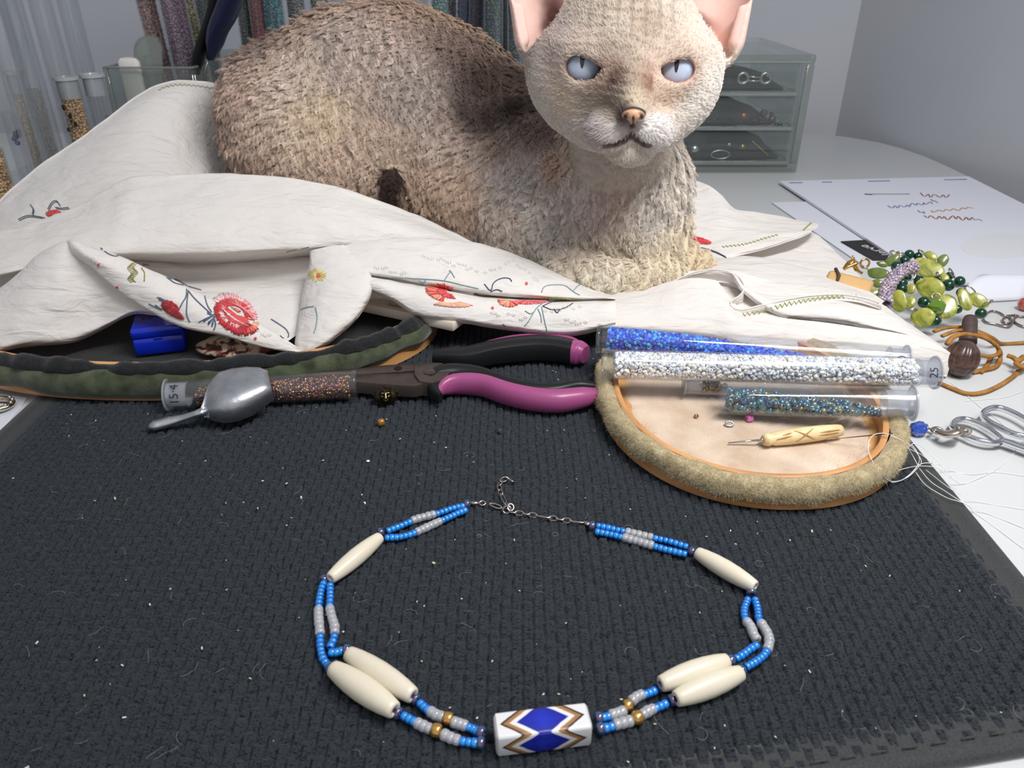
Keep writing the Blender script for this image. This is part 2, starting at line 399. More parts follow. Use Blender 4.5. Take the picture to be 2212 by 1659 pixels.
# top left pair, left pair, bottom left pair, bottom right pair, right pair, top right pair
strand([(1004, 1092), (985, 1095), (940, 1110), (900, 1121), (868, 1134), (835, 1147)], [('b', 7), ('c', 5), ('b', 6)])
strand([(1008, 1100), (978, 1113), (935, 1133), (897, 1150), (865, 1159), (832, 1161)], [('b', 7), ('c', 6), ('b', 7)])
strand([(700, 1256), (694, 1272), (689, 1300), (688, 1330), (691, 1365), (692, 1395), (697, 1420), (711, 1441)], [('b', 7), ('c', 6), ('b', 8)])
strand([(713, 1260), (713, 1290), (712, 1310), (717, 1333), (723, 1355), (721, 1378), (712, 1399)], [('b', 6), ('c', 6), ('b', 3)])
strand([(712, 1408), (722, 1409), (741, 1404)], [('b', 3)])
strand([(905, 1516), (921, 1530), (940, 1543), (958, 1550)], [('b', 3), ('c', 3)])
strand([(977, 1559), (1000, 1566), (1022, 1574), (1044, 1586)], [('c', 3), ('b', 3), ('i', 1)])
strand([(869, 1544), (888, 1554), (908, 1565), (932, 1576)], [('b', 3), ('c', 3)])
strand([(955, 1585), (980, 1596), (1010, 1602), (1046, 1606)], [('c', 3), ('b', 3), ('i', 1)])
strand([(1288, 1553), (1308, 1548), (1330, 1542), (1349, 1535)], [('i', 1), ('b', 2), ('c', 3)])
strand([(1363, 1515), (1380, 1503), (1400, 1497), (1417, 1490)], [('c', 3), ('b', 3)])
strand([(1290, 1576), (1312, 1571), (1338, 1563), (1366, 1556)], [('i', 1), ('b', 2), ('c', 3)])
strand([(1385, 1545), (1402, 1535), (1425, 1525), (1441, 1518)], [('c', 3), ('b', 3)])
strand([(1611, 1441), (1630, 1430), (1650, 1415), (1660, 1396), (1661, 1376), (1652, 1357), (1640, 1338), (1637, 1315), (1631, 1292)], [('b', 7), ('c', 7), ('b', 7)])
strand([(1588, 1423), (1604, 1414), (1620, 1402), (1637, 1392)], [('b', 6)])
strand([(1636, 1383), (1628, 1370), (1621, 1352), (1611, 1338), (1608, 1316), (1616, 1292)], [('c', 5), ('b', 7)])
strand([(1288, 1134), (1330, 1143), (1390, 1157), (1440, 1167), (1487, 1181)], [('b', 6), ('c', 5), ('b', 7)])
strand([(1286, 1147), (1325, 1155), (1375, 1168), (1430, 1184), (1484, 1197)], [('b', 6), ('c', 6), ('b', 7)])
for x, y, k, d in ((822, 1150, 'i', (1, .6, 0)), (700, 1252, 'i', (-.4, -1, 0)), (749, 1404, 'i', (1, -.3, 0)), (714, 1443, 'i', (1, -1, 0)), (897, 1510, 'i', (1, -.8, 0)), (859, 1540, 'i', (1, -.8, 0)),
                   (968, 1552, 'g', (1, -.2, 0)), (943, 1578, 'g', (1, -.2, 0)), (1356, 1524, 'g', (1, .3, 0)), (1377, 1550, 'g', (1, .3, 0)),
                   (1426, 1483, 'i', (1, .4, 0)), (1452, 1512, 'i', (1, .4, 0)), (1578, 1427, 'i', (1, .4, 0)), (1602, 1449, 'i', (1, .4, 0)),
                   (1623, 1280, 'i', (.1, 1, 0)), (1495, 1191, 'i', (1, -.5, 0)), (1279, 1136, 'i', (1, -.2, 0)), (1009, 1089, 'i', (1, -.2, 0))):
    put_bead(k, AZ(x, y, RB[k]), d)
thr.build('thread', M_bluethread, nk)
# bone hairpipes
pf = [(0, .0011), (0, .0022), (.012, .00262), (.06, .0029), (.16, .0034), (.32, .0039), (.5, .0041), (.68, .0039), (.84, .0034), (.94, .0029), (.988, .00262), (1, .0022), (1, .0011)]
for a, b_, s in (((821, 1160), (713, 1250), .84), ((752, 1411), (893, 1503), .95), ((718, 1443), (853, 1535), 1.0), ((1426, 1478), (1572, 1427), .92), ((1459, 1510), (1602, 1453), .92), ((1505, 1193), (1632, 1268), .86)):
    m = MB(); pa, pb = AZ(*a, .0042*s), AZ(*b_, .0042*s)
    m.lathe(pa, pb, [(t, r_*s) for t, r_ in pf]+[(.5, .0010)], 28, cap0=False, cap1=False); m.build('hairpipe_bead', M_bone, nk)
# painted bead: square prism with softened edges and diamond pattern
M_cer, N, L, B = newmat('painted_ceramic')
def mth(op, a, b_=None, c=None):
    n = N.new('ShaderNodeMath'); n.operation = op
    for i_, x in enumerate((a, b_, c)):
        if x is None: continue
        if isinstance(x, (int, float)): n.inputs[i_].default_value = x
        else: L.new(x, n.inputs[i_])
    return n.outputs[0]
HL, HS = .0140, .0044
tc = N.new('ShaderNodeTexCoord'); sx = N.new('ShaderNodeSeparateXYZ'); L.new(tc.outputs['Object'], sx.inputs[0])
nz = N.new('ShaderNodeTexNoise'); nz.inputs['Scale'].default_value = 350; L.new(tc.outputs['Object'], nz.inputs['Vector'])
s_ = mth('DIVIDE', mth('ABSOLUTE', sx.outputs[0]), HL)
ay = mth('ABSOLUTE', sx.outputs[1]); az = mth('ABSOLUTE', sx.outputs[2])
t_ = mth('DIVIDE', mth('MINIMUM', ay, az), HS)
d_ = mth('ADD', mth('ADD', mth('DIVIDE', s_, .54), mth('MULTIPLY', t_, .82)), mth('MULTIPLY', mth('SUBTRACT', nz.outputs['Fac'], .5), .10))
r = N.new('ShaderNodeValToRGB'); L.new(mth('DIVIDE', d_, 2.5), r.inputs[0]); e = r.color_ramp.elements
e[0].position = 0; e[0].color = rgba((28, 50, 190)); e[1].position = .385; e[1].color = rgba((22, 28, 150))
for p_, c_ in ((.405, (226, 226, 232)), (.495, (232, 228, 226)), (.51, (176, 130, 82)), (.595, (150, 108, 66)), (.615, (48, 38, 34)), (.645, (50, 44, 42)), (.66, (226, 224, 226))):
    q = e.new(p_); q.color = rgba(c_)
L.new(r.outputs[0], B.inputs['Base Color']); B.inputs['Roughness'].default_value = .22; B.inputs['Coat Weight'].default_value = .7
m = MB(); rings = []
for t, k in ((-1, .25), (-1, .62), (-.985, .86), (-.94, .99), (-.5, 1), (0, 1), (.5, 1), (.94, .99), (.985, .86), (1, .62), (1, .25)):
    ring = []
    for q in range(4):
        for w in (-40, -20, 0, 20, 40):
            a = math.radians(45+90*q+w); b0 = .0011; cx_ = (HS-b0)*(1 if q in (0, 3) else -1); cy_ = (HS-b0)*(1 if q in (0, 1) else -1)
            ring.append((t*HL, (cx_+b0*math.cos(a))*k, (cy_+b0*math.sin(a))*k))
    rings.append(ring)
m.ring_loft(rings); cb = m.build('painted_bead', M_cer, nk, smooth='auto', origin=(0, 0, 0))
a, b_ = AZ(1066, 1588, HS), AZ(1275, 1563, HS); WORLD[cb.name] = (a+b_)/2; cb.location = tuple((a+b_)/2-WORLD[nk.name]); cb.rotation_euler = (0, 0, math.atan2(b_[1]-a[1], b_[0]-a[0]))
# clasp and figaro chain
def link(c, d, ln, w, r_=.00032, tilt=0, name='chain_link', parent=None):
    c = np.array(c, float); d = nrm(d); side = nrm(np.cross([0, 0, 1], d)); upv = np.cross(d, side)
    side = side*math.cos(tilt)+upv*math.sin(tilt); pts = []
    for x in np.linspace(0, 2*math.pi, 14, endpoint=False): pts.append(c+d*math.cos(x)*ln/2+side*math.sin(x)*w/2)
    m = MB(); m.tube(pts, r_, 6, closed=True); return m.build(name, M_chain, parent or nk)
def chain(px, sizes, z=.0008):
    P = spline([AZ(x, y, z) for x, y in px], 80); s = np.r_[0, np.cumsum(np.linalg.norm(np.diff(P, axis=0), axis=1))]; t = 0; tot = sum(q*.78 for q in sizes); k = s[-1]/tot
    for i_, q in enumerate(sizes):
        c = t+q*.78*k/2; t += q*.78*k
        p = np.array([np.interp(c, s, P[:, j]) for j in range(3)]); p2 = np.array([np.interp(min(s[-1], c+.001), s, P[:, j]) for j in range(3)])-np.array([np.interp(max(0, c-.001), s, P[:, j]) for j in range(3)])
        link(p, p2, q*k, .0021 if q > .003 else .0020, tilt=(.5 if i_ % 2 else -.6))
S_, G_ = .0025, .0050
chain([(1100, 1106), (1140, 1111), (1190, 1119), (1235, 1126), (1262, 1129)], [S_, S_, S_, S_, G_, S_, S_, S_, G_])
chain([(1096, 1098), (1088, 1078), (1079, 1056), (1083, 1040), (1096, 1034), (1108, 1040)], [S_, G_, S_, S_, S_, S_, S_])
link(AZ(1095, 1101, .0014), (1, .2, .4), .0034, .0030, .0004, .9, 'jump_ring'); link(AZ(1103, 1096, .0018), (.2, 1, .6), .003, .0026, .0004, .3, 'jump_ring')
m = MB(); m.tube([AZ(1011, 1088, .001), AZ(1024, 1087, .001), AZ(1036, 1088, .001)], [.0007, .0009, .0008], 10); m.build('clasp_tube', M_chain, nk)
link(AZ(1042, 1087, .0011), (1, 0, 0), .0026, .0022, .0004, .3, 'clasp_loop')
link(AZ(1071, 1093, .0011), AZ(1088, 1100, 0)-AZ(1050, 1087, 0), .0058, .0018, .0004, .2, 'clasp_hook')
m = MB(); m.tube([AZ(1262, 1127, .001), AZ(1270, 1131, .001), AZ(1275, 1134, .001)], [.0012, .0013, .0009], 10, flat=.6); m.build('chain_end', M_chain, nk)
# ------------------------------------------------------------ wooden hoop trays, tubes, tools
M_wood, N, L, B = newmat('maple_hoop_wood')
tc = N.new('ShaderNodeTexCoord'); mp = N.new('ShaderNodeMapping'); mp.inputs['Scale'].default_value = (30, 30, 900); L.new(tc.outputs['Object'], mp.inputs[0])
n1 = N.new('ShaderNodeTexNoise'); n1.inputs['Scale'].default_value = 1; n1.inputs['Detail'].default_value = 5; L.new(mp.outputs[0], n1.inputs['Vector'])
r = N.new('ShaderNodeValToRGB'); r.color_ramp.elements[0].position = .3; r.color_ramp.elements[1].position = .75
r.color_ramp.elements[0].color = rgba((184, 126, 74)); r.color_ramp.elements[1].color = rgba((226, 172, 116)); L.new(n1.outputs['Fac'], r.inputs[0]); L.new(r.outputs[0], B.inputs['Base Color']); B.inputs['Roughness'].default_value = .45
def ell(cx, cy, rx, ry, n=96, e=2.15, ph=0):
    out = []
    for a in np.linspace(0, 2*math.pi, n, endpoint=False):
        c, s = math.cos(a), math.sin(a); k = (abs(c)**e+abs(s)**e)**(-1/e); out.append(np.array([cx+rx*k*c, cy+ry*k*s]))
    return out
def hoop(mb, c, r_out, th, z0, z1, n=96, e=2.15, mi=0):
    A = ell(*c, r_out[0], r_out[1], n, e); Bn = ell(*c, r_out[0]-th, r_out[1]-th, n, e); b_ = .0005
    rings = [[(*p, z0) for p in A], [(*p, z1-b_) for p in A], [(*(p*.75+q*.25), z1) for p, q in zip(A, Bn)], [(*(p*.25+q*.75), z1) for p, q in zip(A, Bn)], [(*q, z1-b_) for q in Bn], [(*q, z0) for q in Bn], [(*p, z0) for p in A]]
    mb.ring_loft([r_[::-1] for r_ in rings], mi, True, False, False)
def band(mb, c, R, prof, n=220, e=2.15, wave=None, mi=0, closed=True):
    """prof: list of (outward offset, z); wave(i, angle, k) -> (d_off, d_z)"""
    rings = []
    for k, (o_, z) in enumerate(prof):
        P = ell(*c, R[0]+o_, R[1]+o_, n, e); ring = []
        for i_, p in enumerate(P):
            do, dz = wave(k, 2*math.pi*i_/n) if wave else (0, 0); d = nrm(np.r_[p-np.array(c), 0])[:2]
            ring.append((*(p+d*do), z+dz))
        rings.append(ring[::-1])
    mb.ring_loft(rings, mi, True, False, False)
def disc(mb, c, R, z, n=64, e=2.15, mi=0, amp=.0004, seed=1):
    rings = []
    for k in np.linspace(1, .02, 12):
        P = np.array(ell(*c, R[0]*k, R[1]*k, n, e)); zz = z+amp*noise3(np.c_[P*60, np.zeros(n)], seed); rings.append([(*p, q) for p, q in zip(P, zz)])
    mb.ring_loft(rings, mi, True, False, True)
# --- tray with tan suede lip
TC, TR = (.1150, .3340), (.0705, .0815)
tr = thing('bead_tray', (*TC, .0005), 'oval wooden bead tray with a fuzzy tan suede lip and pale lining, holding the awl', 'tray', 'wooden hoop bead trays')
m = MB(); hoop(m, TC, TR, .0022, .0006, .0125); m.build('outer_hoop', M_wood, tr, smooth='auto')
m = MB(); hoop(m, TC, (TR[0]-.0065, TR[1]-.0065), .0026, .0012, .0128); m.build('inner_hoop', M_wood, tr, smooth='auto')
M_tan, N, L, B = newmat('tan_suede')
tc = N.new('ShaderNodeTexCoord'); n1 = N.new('ShaderNodeTexNoise'); n1.inputs['Scale'].default_value = 260; n1.inputs['Detail'].default_value = 8; L.new(tc.outputs['Object'], n1.inputs['Vector'])
r = N.new('ShaderNodeValToRGB'); r.color_ramp.elements[0].position = .3; r.color_ramp.elements[1].position = .7; r.color_ramp.elements[0].color = rgba((156, 140, 106)); r.color_ramp.elements[1].color = rgba((206, 190, 154))
L.new(n1.outputs['Fac'], r.inputs[0]); L.new(r.outputs[0], B.inputs['Base Color']); B.inputs['Roughness'].default_value = 1; B.inputs['Sheen Weight'].default_value = .3; B.inputs['Specular IOR Level'].default_value = .1
n2 = N.new('ShaderNodeTexNoise'); n2.inputs['Scale'].default_value = 1100; n2.inputs['Detail'].default_value = 6; L.new(tc.outputs['Object'], n2.inputs['Vector'])
b = N.new('ShaderNodeBump'); b.inputs['Strength'].default_value = .9; b.inputs['Distance'].default_value = .0008; L.new(n2.outputs['Fac'], b.inputs['Height']); L.new(b.outputs[0], B.inputs['Normal'])
def wv(k, a):
    s = .0011*math.sin(5*a+1)+.0009*math.sin(11*a+2)+.0007*math.sin(23*a)+.0004*math.sin(57*a)
    return (.0004*math.sin(19*a+k), [0, .0002*math.sin(17*a), .0003*math.sin(13*a), .5*s, s, s, .0][min(k, 6)])
m = MB(); band(m, TC, TR, [(-.0062, .0118), (-.0050, .0136), (-.0022, .0146), (.0008, .0136), (.0018, .0095), (.0017, .0058), (.0003, .0060)], wave=wv); sl = m.build('suede_lip', M_tan, tr)
def fuzz(name, ob, n, ln, r_, mat_, parent, seed=1, lift=.7, fcond=None, col=None):
    """short fibres standing on a mesh: one hair-curves object"""
    me = ob.data; rg = np.random.default_rng(seed); nv = len(me.vertices); co = np.empty(nv*3, 'f'); me.vertices.foreach_get('co', co); co = co.reshape(-1, 3)+WORLD[ob.name]
    me.calc_loop_triangles(); t = np.empty(len(me.loop_triangles)*3, np.int32); me.loop_triangles.foreach_get('vertices', t); t = t.reshape(-1, 3)
    a, b_, c = co[t[:, 0]], co[t[:, 1]], co[t[:, 2]]; nn = np.cross(b_-a, c-a); ar = np.linalg.norm(nn, axis=1); nn = nn/np.maximum(ar, 1e-12)[:, None]
    if fcond is not None: ar = ar*fcond((a+b_+c)/3, nn)
    k = rg.choice(len(t), n, p=ar/ar.sum()); u, v_ = rg.random(n), rg.random(n); sw = u+v_ > 1; u[sw], v_[sw] = 1-u[sw], 1-v_[sw]
    p = a[k]+(b_-a)[k]*u[:, None]+(c-a)[k]*v_[:, None]; nk_ = nn[k]
    rd = rg.normal(size=(n, 3)); d = nk_*lift+rd*.6; d /= np.linalg.norm(d, axis=1)[:, None]
    L_ = ln*rg.uniform(.5, 1.3, n)[:, None]; cv = rg.normal(size=(n, 3))*.35
    P = np.stack([p-nk_*.0001, p+d*L_*.5+cv*L_*.2, p+d*L_+cv*L_*.6], 1)
    return hair(name, P, r_, mat_, parent, kind='stuff', col=col[k] if col is not None else None)
def hair(name, P, r_, mat_, parent=None, kind='stuff', col=None, taper=.35):
    """P (n strands, m points, 3) in world coordinates"""
    n, k, _ = P.shape; o = np.array([P[..., 0].mean(), P[..., 1].mean(), P[..., 2].min()])
    hc = bpy.data.hair_curves.new(name); hc.add_curves([k]*n)
    hc.position_data.foreach_set('vector', (P-o).astype('f').ravel()) if hasattr(hc, 'position_data') else hc.attributes['position'].data.foreach_set('vector', (P-o).astype('f').ravel())
    rad = hc.attributes.get('radius') or hc.attributes.new('radius', 'FLOAT', 'POINT')
    rr = np.broadcast_to(np.asarray(r_, float).reshape(-1, 1) if hasattr(r_, '__len__') else r_, (n, k)) * np.linspace(1, taper, k)[None]
    rad.data.foreach_set('value', rr.astype('f').ravel())
    if col is not None:
        at = hc.attributes.new('col', 'FLOAT_COLOR', 'POINT'); c = np.ones((n, k, 4), 'f'); c[..., :3] = col[:, None, :] if col.ndim == 2 else col
        at.data.foreach_set('color', c.ravel())
    hc.materials.append(mat_); return place(bpy.data.objects.new(name, hc), o, parent, None, kind)
M_tanf = mat('tan_suede_fibre', (205, 190, 154), .9)
fuzz('suede_nap', sl, 26000, .0012, .00004, M_tanf, tr, 2, fcond=lambda c, n: (n[:, 1] < .3)*(c[:, 1] < .37)*1.0)
M_line, N, L, B = newmat('pale_suede_lining'); B.inputs['Roughness'].default_value = 1; B.inputs['Sheen Weight'].default_value = .2
tc = N.new('ShaderNodeTexCoord'); n1 = N.new('ShaderNodeTexNoise'); n1.inputs['Scale'].default_value = 45; n1.inputs['Detail'].default_value = 6; L.new(tc.outputs['Object'], n1.inputs['Vector'])
r = N.new('ShaderNodeValToRGB'); r.color_ramp.elements[0].position = .35; r.color_ramp.elements[1].position = .7; r.color_ramp.elements[0].color = rgba((196, 172, 148)); r.color_ramp.elements[1].color = rgba((228, 210, 192)); L.new(n1.outputs['Fac'], r.inputs[0]); L.new(r.outputs[0], B.inputs['Base Color'])
n2 = N.new('ShaderNodeTexNoise'); n2.inputs['Scale'].default_value = 1500; n2.inputs['Detail'].default_value = 5; L.new(tc.outputs['Object'], n2.inputs['Vector'])
b = N.new('ShaderNodeBump'); b.inputs['Strength'].default_value = .6; b.inputs['Distance'].default_value = .0005; L.new(n2.outputs['Fac'], b.inputs['Height']); L.new(b.outputs[0], B.inputs['Normal'])
IR = (TR[0]-.0091, TR[1]-.0091); ZF = .0052
m = MB(); disc(m, TC, IR, ZF-.0012, amp=.0001); m.build('tray_floor', mat('glue_stained_card', (190, 138, 78), .7, noise=(90, (216, 176, 120))), tr)
m = MB(); rings = []
for k in np.linspace(1, .02, 14):
    P = np.array(ell(*TC, IR[0], IR[1], 160)); c = np.array(TC); a = np.linspace(0, 2*math.pi, 160, endpoint=False)
    q = c+(P-c)*(.935+.014*np.sin(7*a)+.010*np.sin(17*a+1)+.006*np.sin(41*a))[:, None]*k
    zz = ZF+.0004*noise3(np.c_[q*70, np.zeros(160)], 3)-(.0012 if k > .99 else 0); rings.append([(*p, z) for p, z in zip(q, zz)])
m.ring_loft(rings, 0, True, False, True); ln_ = m.build('lining', M_line, tr)
fuzz('lining_nap', ln_, 9000, .0011, .00003, mat('pale_fibre', (240, 228, 214), .9), tr, 3, fcond=lambda c, n: (c[:, 1] < .36)*(1+9*(np.hypot((c[:, 0]-TC[0])/IR[0], (c[:, 1]-TC[1])/IR[1]) > .9)))
# --- tray with green suede lip
GC, GR = (-.190, .4295), (.1445, .0875)
gt = thing('bead_tray', (*GC, .0005), 'oval wooden bead tray with a green suede lip and ruffled black lining under the cloth', 'tray', 'wooden hoop bead trays')
m = MB(); hoop(m, GC, GR, .0024, .0006, .0150, 140); m.build('outer_hoop', M_wood, gt, smooth='auto')
m = MB(); hoop(m, GC, (GR[0]-.0068, GR[1]-.0068), .0026, .0012, .0185, 140); m.build('inner_hoop', M_wood, gt, smooth='auto')
M_green, N, L, B = newmat('green_suede')
tc = N.new('ShaderNodeTexCoord'); n1 = N.new('ShaderNodeTexNoise'); n1.inputs['Scale'].default_value = 120; n1.inputs['Detail'].default_value = 8; L.new(tc.outputs['Object'], n1.inputs['Vector'])
r = N.new('ShaderNodeValToRGB'); r.color_ramp.elements[0].position = .32; r.color_ramp.elements[1].position = .7; r.color_ramp.elements[0].color = rgba((46, 52, 38)); r.color_ramp.elements[1].color = rgba((86, 94, 70)); L.new(n1.outputs['Fac'], r.inputs[0]); L.new(r.outputs[0], B.inputs['Base Color'])
B.inputs['Roughness'].default_value = 1; B.inputs['Sheen Weight'].default_value = .35; B.inputs['Specular IOR Level'].default_value = .1
n2 = N.new('ShaderNodeTexNoise'); n2.inputs['Scale'].default_value = 1200; n2.inputs['Detail'].default_value = 6; L.new(tc.outputs['Object'], n2.inputs['Vector'])
b = N.new('ShaderNodeBump'); b.inputs['Strength'].default_value = .8; b.inputs['Distance'].default_value = .0006; L.new(n2.outputs['Fac'], b.inputs['Height']); L.new(b.outputs[0], B.inputs['Normal'])
def wg(k, a):
    ad = math.degrees(a) % 360
    # lower edge: high at the far left and at the right end, low in the middle
    lo = .0042*max(0, (250-ad)/70 if ad < 250 else 0)+.0050*max(0, (ad-292)/45 if ad < 345 else 1)
    lo = min(lo, .0062)+.0007*math.sin(9*a+.6)+.0005*math.sin(21*a)
    bul = .0008*math.sin(13*a)+.0005*math.sin(29*a+1)
    return (bul*(1 if 1 < k < 7 else .3), [0, 0, 0, .1*lo, .4*lo, .75*lo, lo, lo][min(k, 7)])
m = MB(); band(m, GC, GR, [(-.0066, .0150), (-.0050, .0168), (-.0015, .0178), (.0025, .0160), (.0042, .0115), (.0040, .0068), (.0026, .0036), (.0010, .0038)], n=300, wave=wg); gs = m.build('suede_lip', M_green, gt)
M_black = mat('black_knit_lining', (15, 16, 18), .95, bump=(1500, .9, .0006), sheen=.15, noise=(700, (30, 32, 35)))
def wb(k, a):
    s = .5*math.sin(9*a+.4)+.38*math.sin(17*a+2)+.36*math.sin(31*a+1)+.2*math.sin(53*a)
    return (.0018*s*[1, .4, .3, .5, .8, 1.1, 1.2][k]+.0003*math.sin(90*a), .0022*s*[.6, .8, 1, .9, .8, .6, .7][k]+.0003*math.sin(77*a))
m = MB(); band(m, GC, GR, [(-.0062, .0145), (-.0058, .0190), (-.0042, .0214), (-.0018, .0212), (.0004, .0194), (.0016, .0166), (.0002, .0160)], n=420, wave=wb); rf = m.build('ruffled_lining_edge', M_black, gt)
fuzz('lining_fuzz', rf, 9000, .0010, .00003, mat('black_fibre', (50, 52, 56), .9), gt, 5, fcond=lambda c, n: (c[:, 1] < .45)*1.0)
m = MB(); disc(m, GC, (GR[0]-.0088, GR[1]-.0088), .0045, amp=.0003); m.build('lining', M_black, gt)
# --- third hoop, mostly under the cloth behind the pliers
HC = (.055, .505); ht = thing('bead_tray', (*HC, .0005), 'brown wooden hoop tray almost hidden under the cloth behind the pliers', 'tray', 'wooden hoop bead trays')
m = MB(); hoop(m, HC, (.078, .070), .0024, .0006, .0135); m.build('outer_hoop', M_wood, ht, smooth='auto')
m = MB(); hoop(m, HC, (.074, .066), .0022, .0008, .0145); m.build('inner_hoop', M_wood, ht, smooth='auto')
m = MB(); disc(m, HC, (.0715, .0635), .004); m.build('lining', M_black, ht)

# ------------------------------------------------------------ bead tubes
M_clear = clearmat('clear_tube_plastic', (252, 253, 254), 1.0, .02, 1.5, .02, (225, 228, 235))
M_cap = clearmat('frosted_cap_plastic', (232, 234, 238), .7, .15, 1.5, .32, (224, 227, 234))
M_ink = mat('marker_ink', (28, 30, 62), .6)
def text_on(name, s, size, base, mat_, parent, xdir, ydir, cyl=None, space=1.0):
    """lettering as thin raised strokes; wrapped on a cylinder (axis point, axis dir, radius) when given"""
    cu = bpy.data.curves.new('t', 'FONT'); cu.body = s; cu.size = size; cu.extrude = 0; cu.resolution_u = 3; cu.space_character = space; cu.align_x = 'CENTER'; cu.align_y = 'CENTER'
    to = bpy.data.objects.new('t', cu); SC.collection.objects.link(to); dg_ = bpy.context.evaluated_depsgraph_get(); me = bpy.data.meshes.new_from_object(to.evaluated_get(dg_))
    bpy.data.objects.remove(to); co = np.array([v_.co for v_ in me.vertices]); fs = [tuple(p.vertices) for p in me.polygons]; bpy.data.meshes.remove(me)
    x, y = nrm(xdir), nrm(ydir); z = np.cross(x, y); out = []
    for c in co:
        p = np.array(base)+x*c[0]+y*c[1]
        if cyl is not None:
            a0, ad_, R = cyl; ad_ = nrm(ad_); t = (p-a0)@ad_; ax = a0+ad_*t; tan = nrm(np.cross(ad_, z))
            # wrap: distance across the axis becomes arc length
            s_ = (p-ax)@tan; th = s_/R; out.append(ax+(z*math.cos(th)+tan*math.sin(th))*R)
        else: out.append(p+z*.0001)
    m = MB(); m.add(out, fs); return m.build(name, mat_, parent, smooth=False)
SB = []                                       # low bead: ring of 8 x 4
def seed_geo(R, H, n=8):
    prof = [(-.5*H, .5*R), (-.3*H, .95*R), (.3*H, .95*R), (.5*H, .5*R), (.3*H, .32*R), (-.3*H, .32*R)]
    v = []; f = []
    for i_, (z, r_) in enumerate(prof):
        for a in np.linspace(0, 2*math.pi, n, endpoint=False): v.append((r_*math.cos(a), r_*math.sin(a), z))
    k = len(prof)
    for i_ in range(k):
        for j in range(n): f.append((i_*n+j, i_*n+(j+1) % n, ((i_+1) % k)*n+(j+1) % n, ((i_+1) % k)*n+j))
    return np.array(v), np.array(f)
def scatter_beads(name, pos, R, H, mats, parent, cols, seed=1, n=8, axis=None, label=None):
    rg = np.random.default_rng(seed); bv, bf = seed_geo(R, H, n); k = len(pos)
    q = rg.normal(size=(k, 4)); q /= np.linalg.norm(q, axis=1)[:, None]; w, x, y, z = q.T
    Rm = np.stack([np.stack([1-2*(y*y+z*z), 2*(x*y-z*w), 2*(x*z+y*w)], 1), np.stack([2*(x*y+z*w), 1-2*(x*x+z*z), 2*(y*z-x*w)], 1), np.stack([2*(x*z-y*w), 2*(y*z+x*w), 1-2*(x*x+y*y)], 1)], 1)
    vv = np.einsum('kij,vj->kvi', Rm, bv)+np.asarray(pos)[:, None]; ff = bf[None]+np.arange(k)[:, None, None]*len(bv)
    ci = rg.integers(0, len(cols), k); cc = np.array([lin(c) for c in cols])[ci]*rg.uniform(.75, 1.2, k)[:, None]
    cc = np.repeat(cc, len(bv), 0)
    return fast_mesh(name, vv.reshape(-1, 3), ff.reshape(-1, 4), mats, parent, True, col=cc, kind='stuff', label=label)
def attr_glass(name, rough=.12, metal=.35, film=0, trans=0, coat=.8, ior=1.5, sub=0):
    m_, N_, L_, B_ = newmat(name); a = N_.new('ShaderNodeVertexColor'); a.layer_name = 'col'; L_.new(a.outputs['Color'], B_.inputs['Base Color'])
    B_.inputs['Roughness'].default_value = rough; B_.inputs['Metallic'].default_value = metal; B_.inputs['Coat Weight'].default_value = coat; B_.inputs['Coat Roughness'].default_value = .05
    B_.inputs['Transmission Weight'].default_value = trans; B_.inputs['IOR'].default_value = ior
    if film: B_.inputs['Thin Film Thickness'].default_value = film; B_.inputs['Thin Film IOR'].default_value = 1.9
    return m_
MB_blue = attr_glass('blue_bead_fill', .12, .0, 0, 0, 1); MB_crys = attr_glass('crystal_bead_fill', .08, .0, 0, .0, 1, 1.5)
MB_iris = attr_glass('iris_bead_fill', .1, .45, 380); MB_bronze = attr_glass('bronze_bead_fill', .12, .85, 0)
def fill_positions(p0, p1, R, bead, level0, level1, t0, t1, seed=0, shell=2.2, updir=(0, 0, 1)):
    """jittered close packing inside a lying cylinder; level -1..1 of the radius, changing along it"""
    rg = np.random.default_rng(seed); p0 = np.array(p0, float); p1 = np.array(p1, float); Lc = np.linalg.norm(p1-p0); d = (p1-p0)/Lc
    s = nrm(np.cross(d, updir)); u_ = np.cross(s, d); out = []; Ri = R-bead*.55; step = bead*.86
    for t in np.arange(t0*Lc, t1*Lc, step):
        for a in np.arange(-Ri, Ri, step):
            for b_ in np.arange(-Ri, Ri, step):
                x, y = a+rg.uniform(-.3, .3)*bead, b_+rg.uniform(-.3, .3)*bead; tt = t+rg.uniform(-.35, .35)*bead; rr = math.hypot(x, y)
                if rr > Ri: x *= Ri/rr; y *= Ri/rr; rr = Ri
                f = (tt/Lc-t0)/(t1-t0); lv_ = (level0+(level1-level0)*np.clip(f, 0, 1)**1.3)*R
                if y > lv_: continue
                if rr < R-bead*shell and y < lv_-bead*1.6: continue
                if tt > t1*Lc-bead*.3 or tt < t0*Lc+bead*.3: continue
                out.append(p0+d*tt+s*x+u_*y)
    return np.array(out)
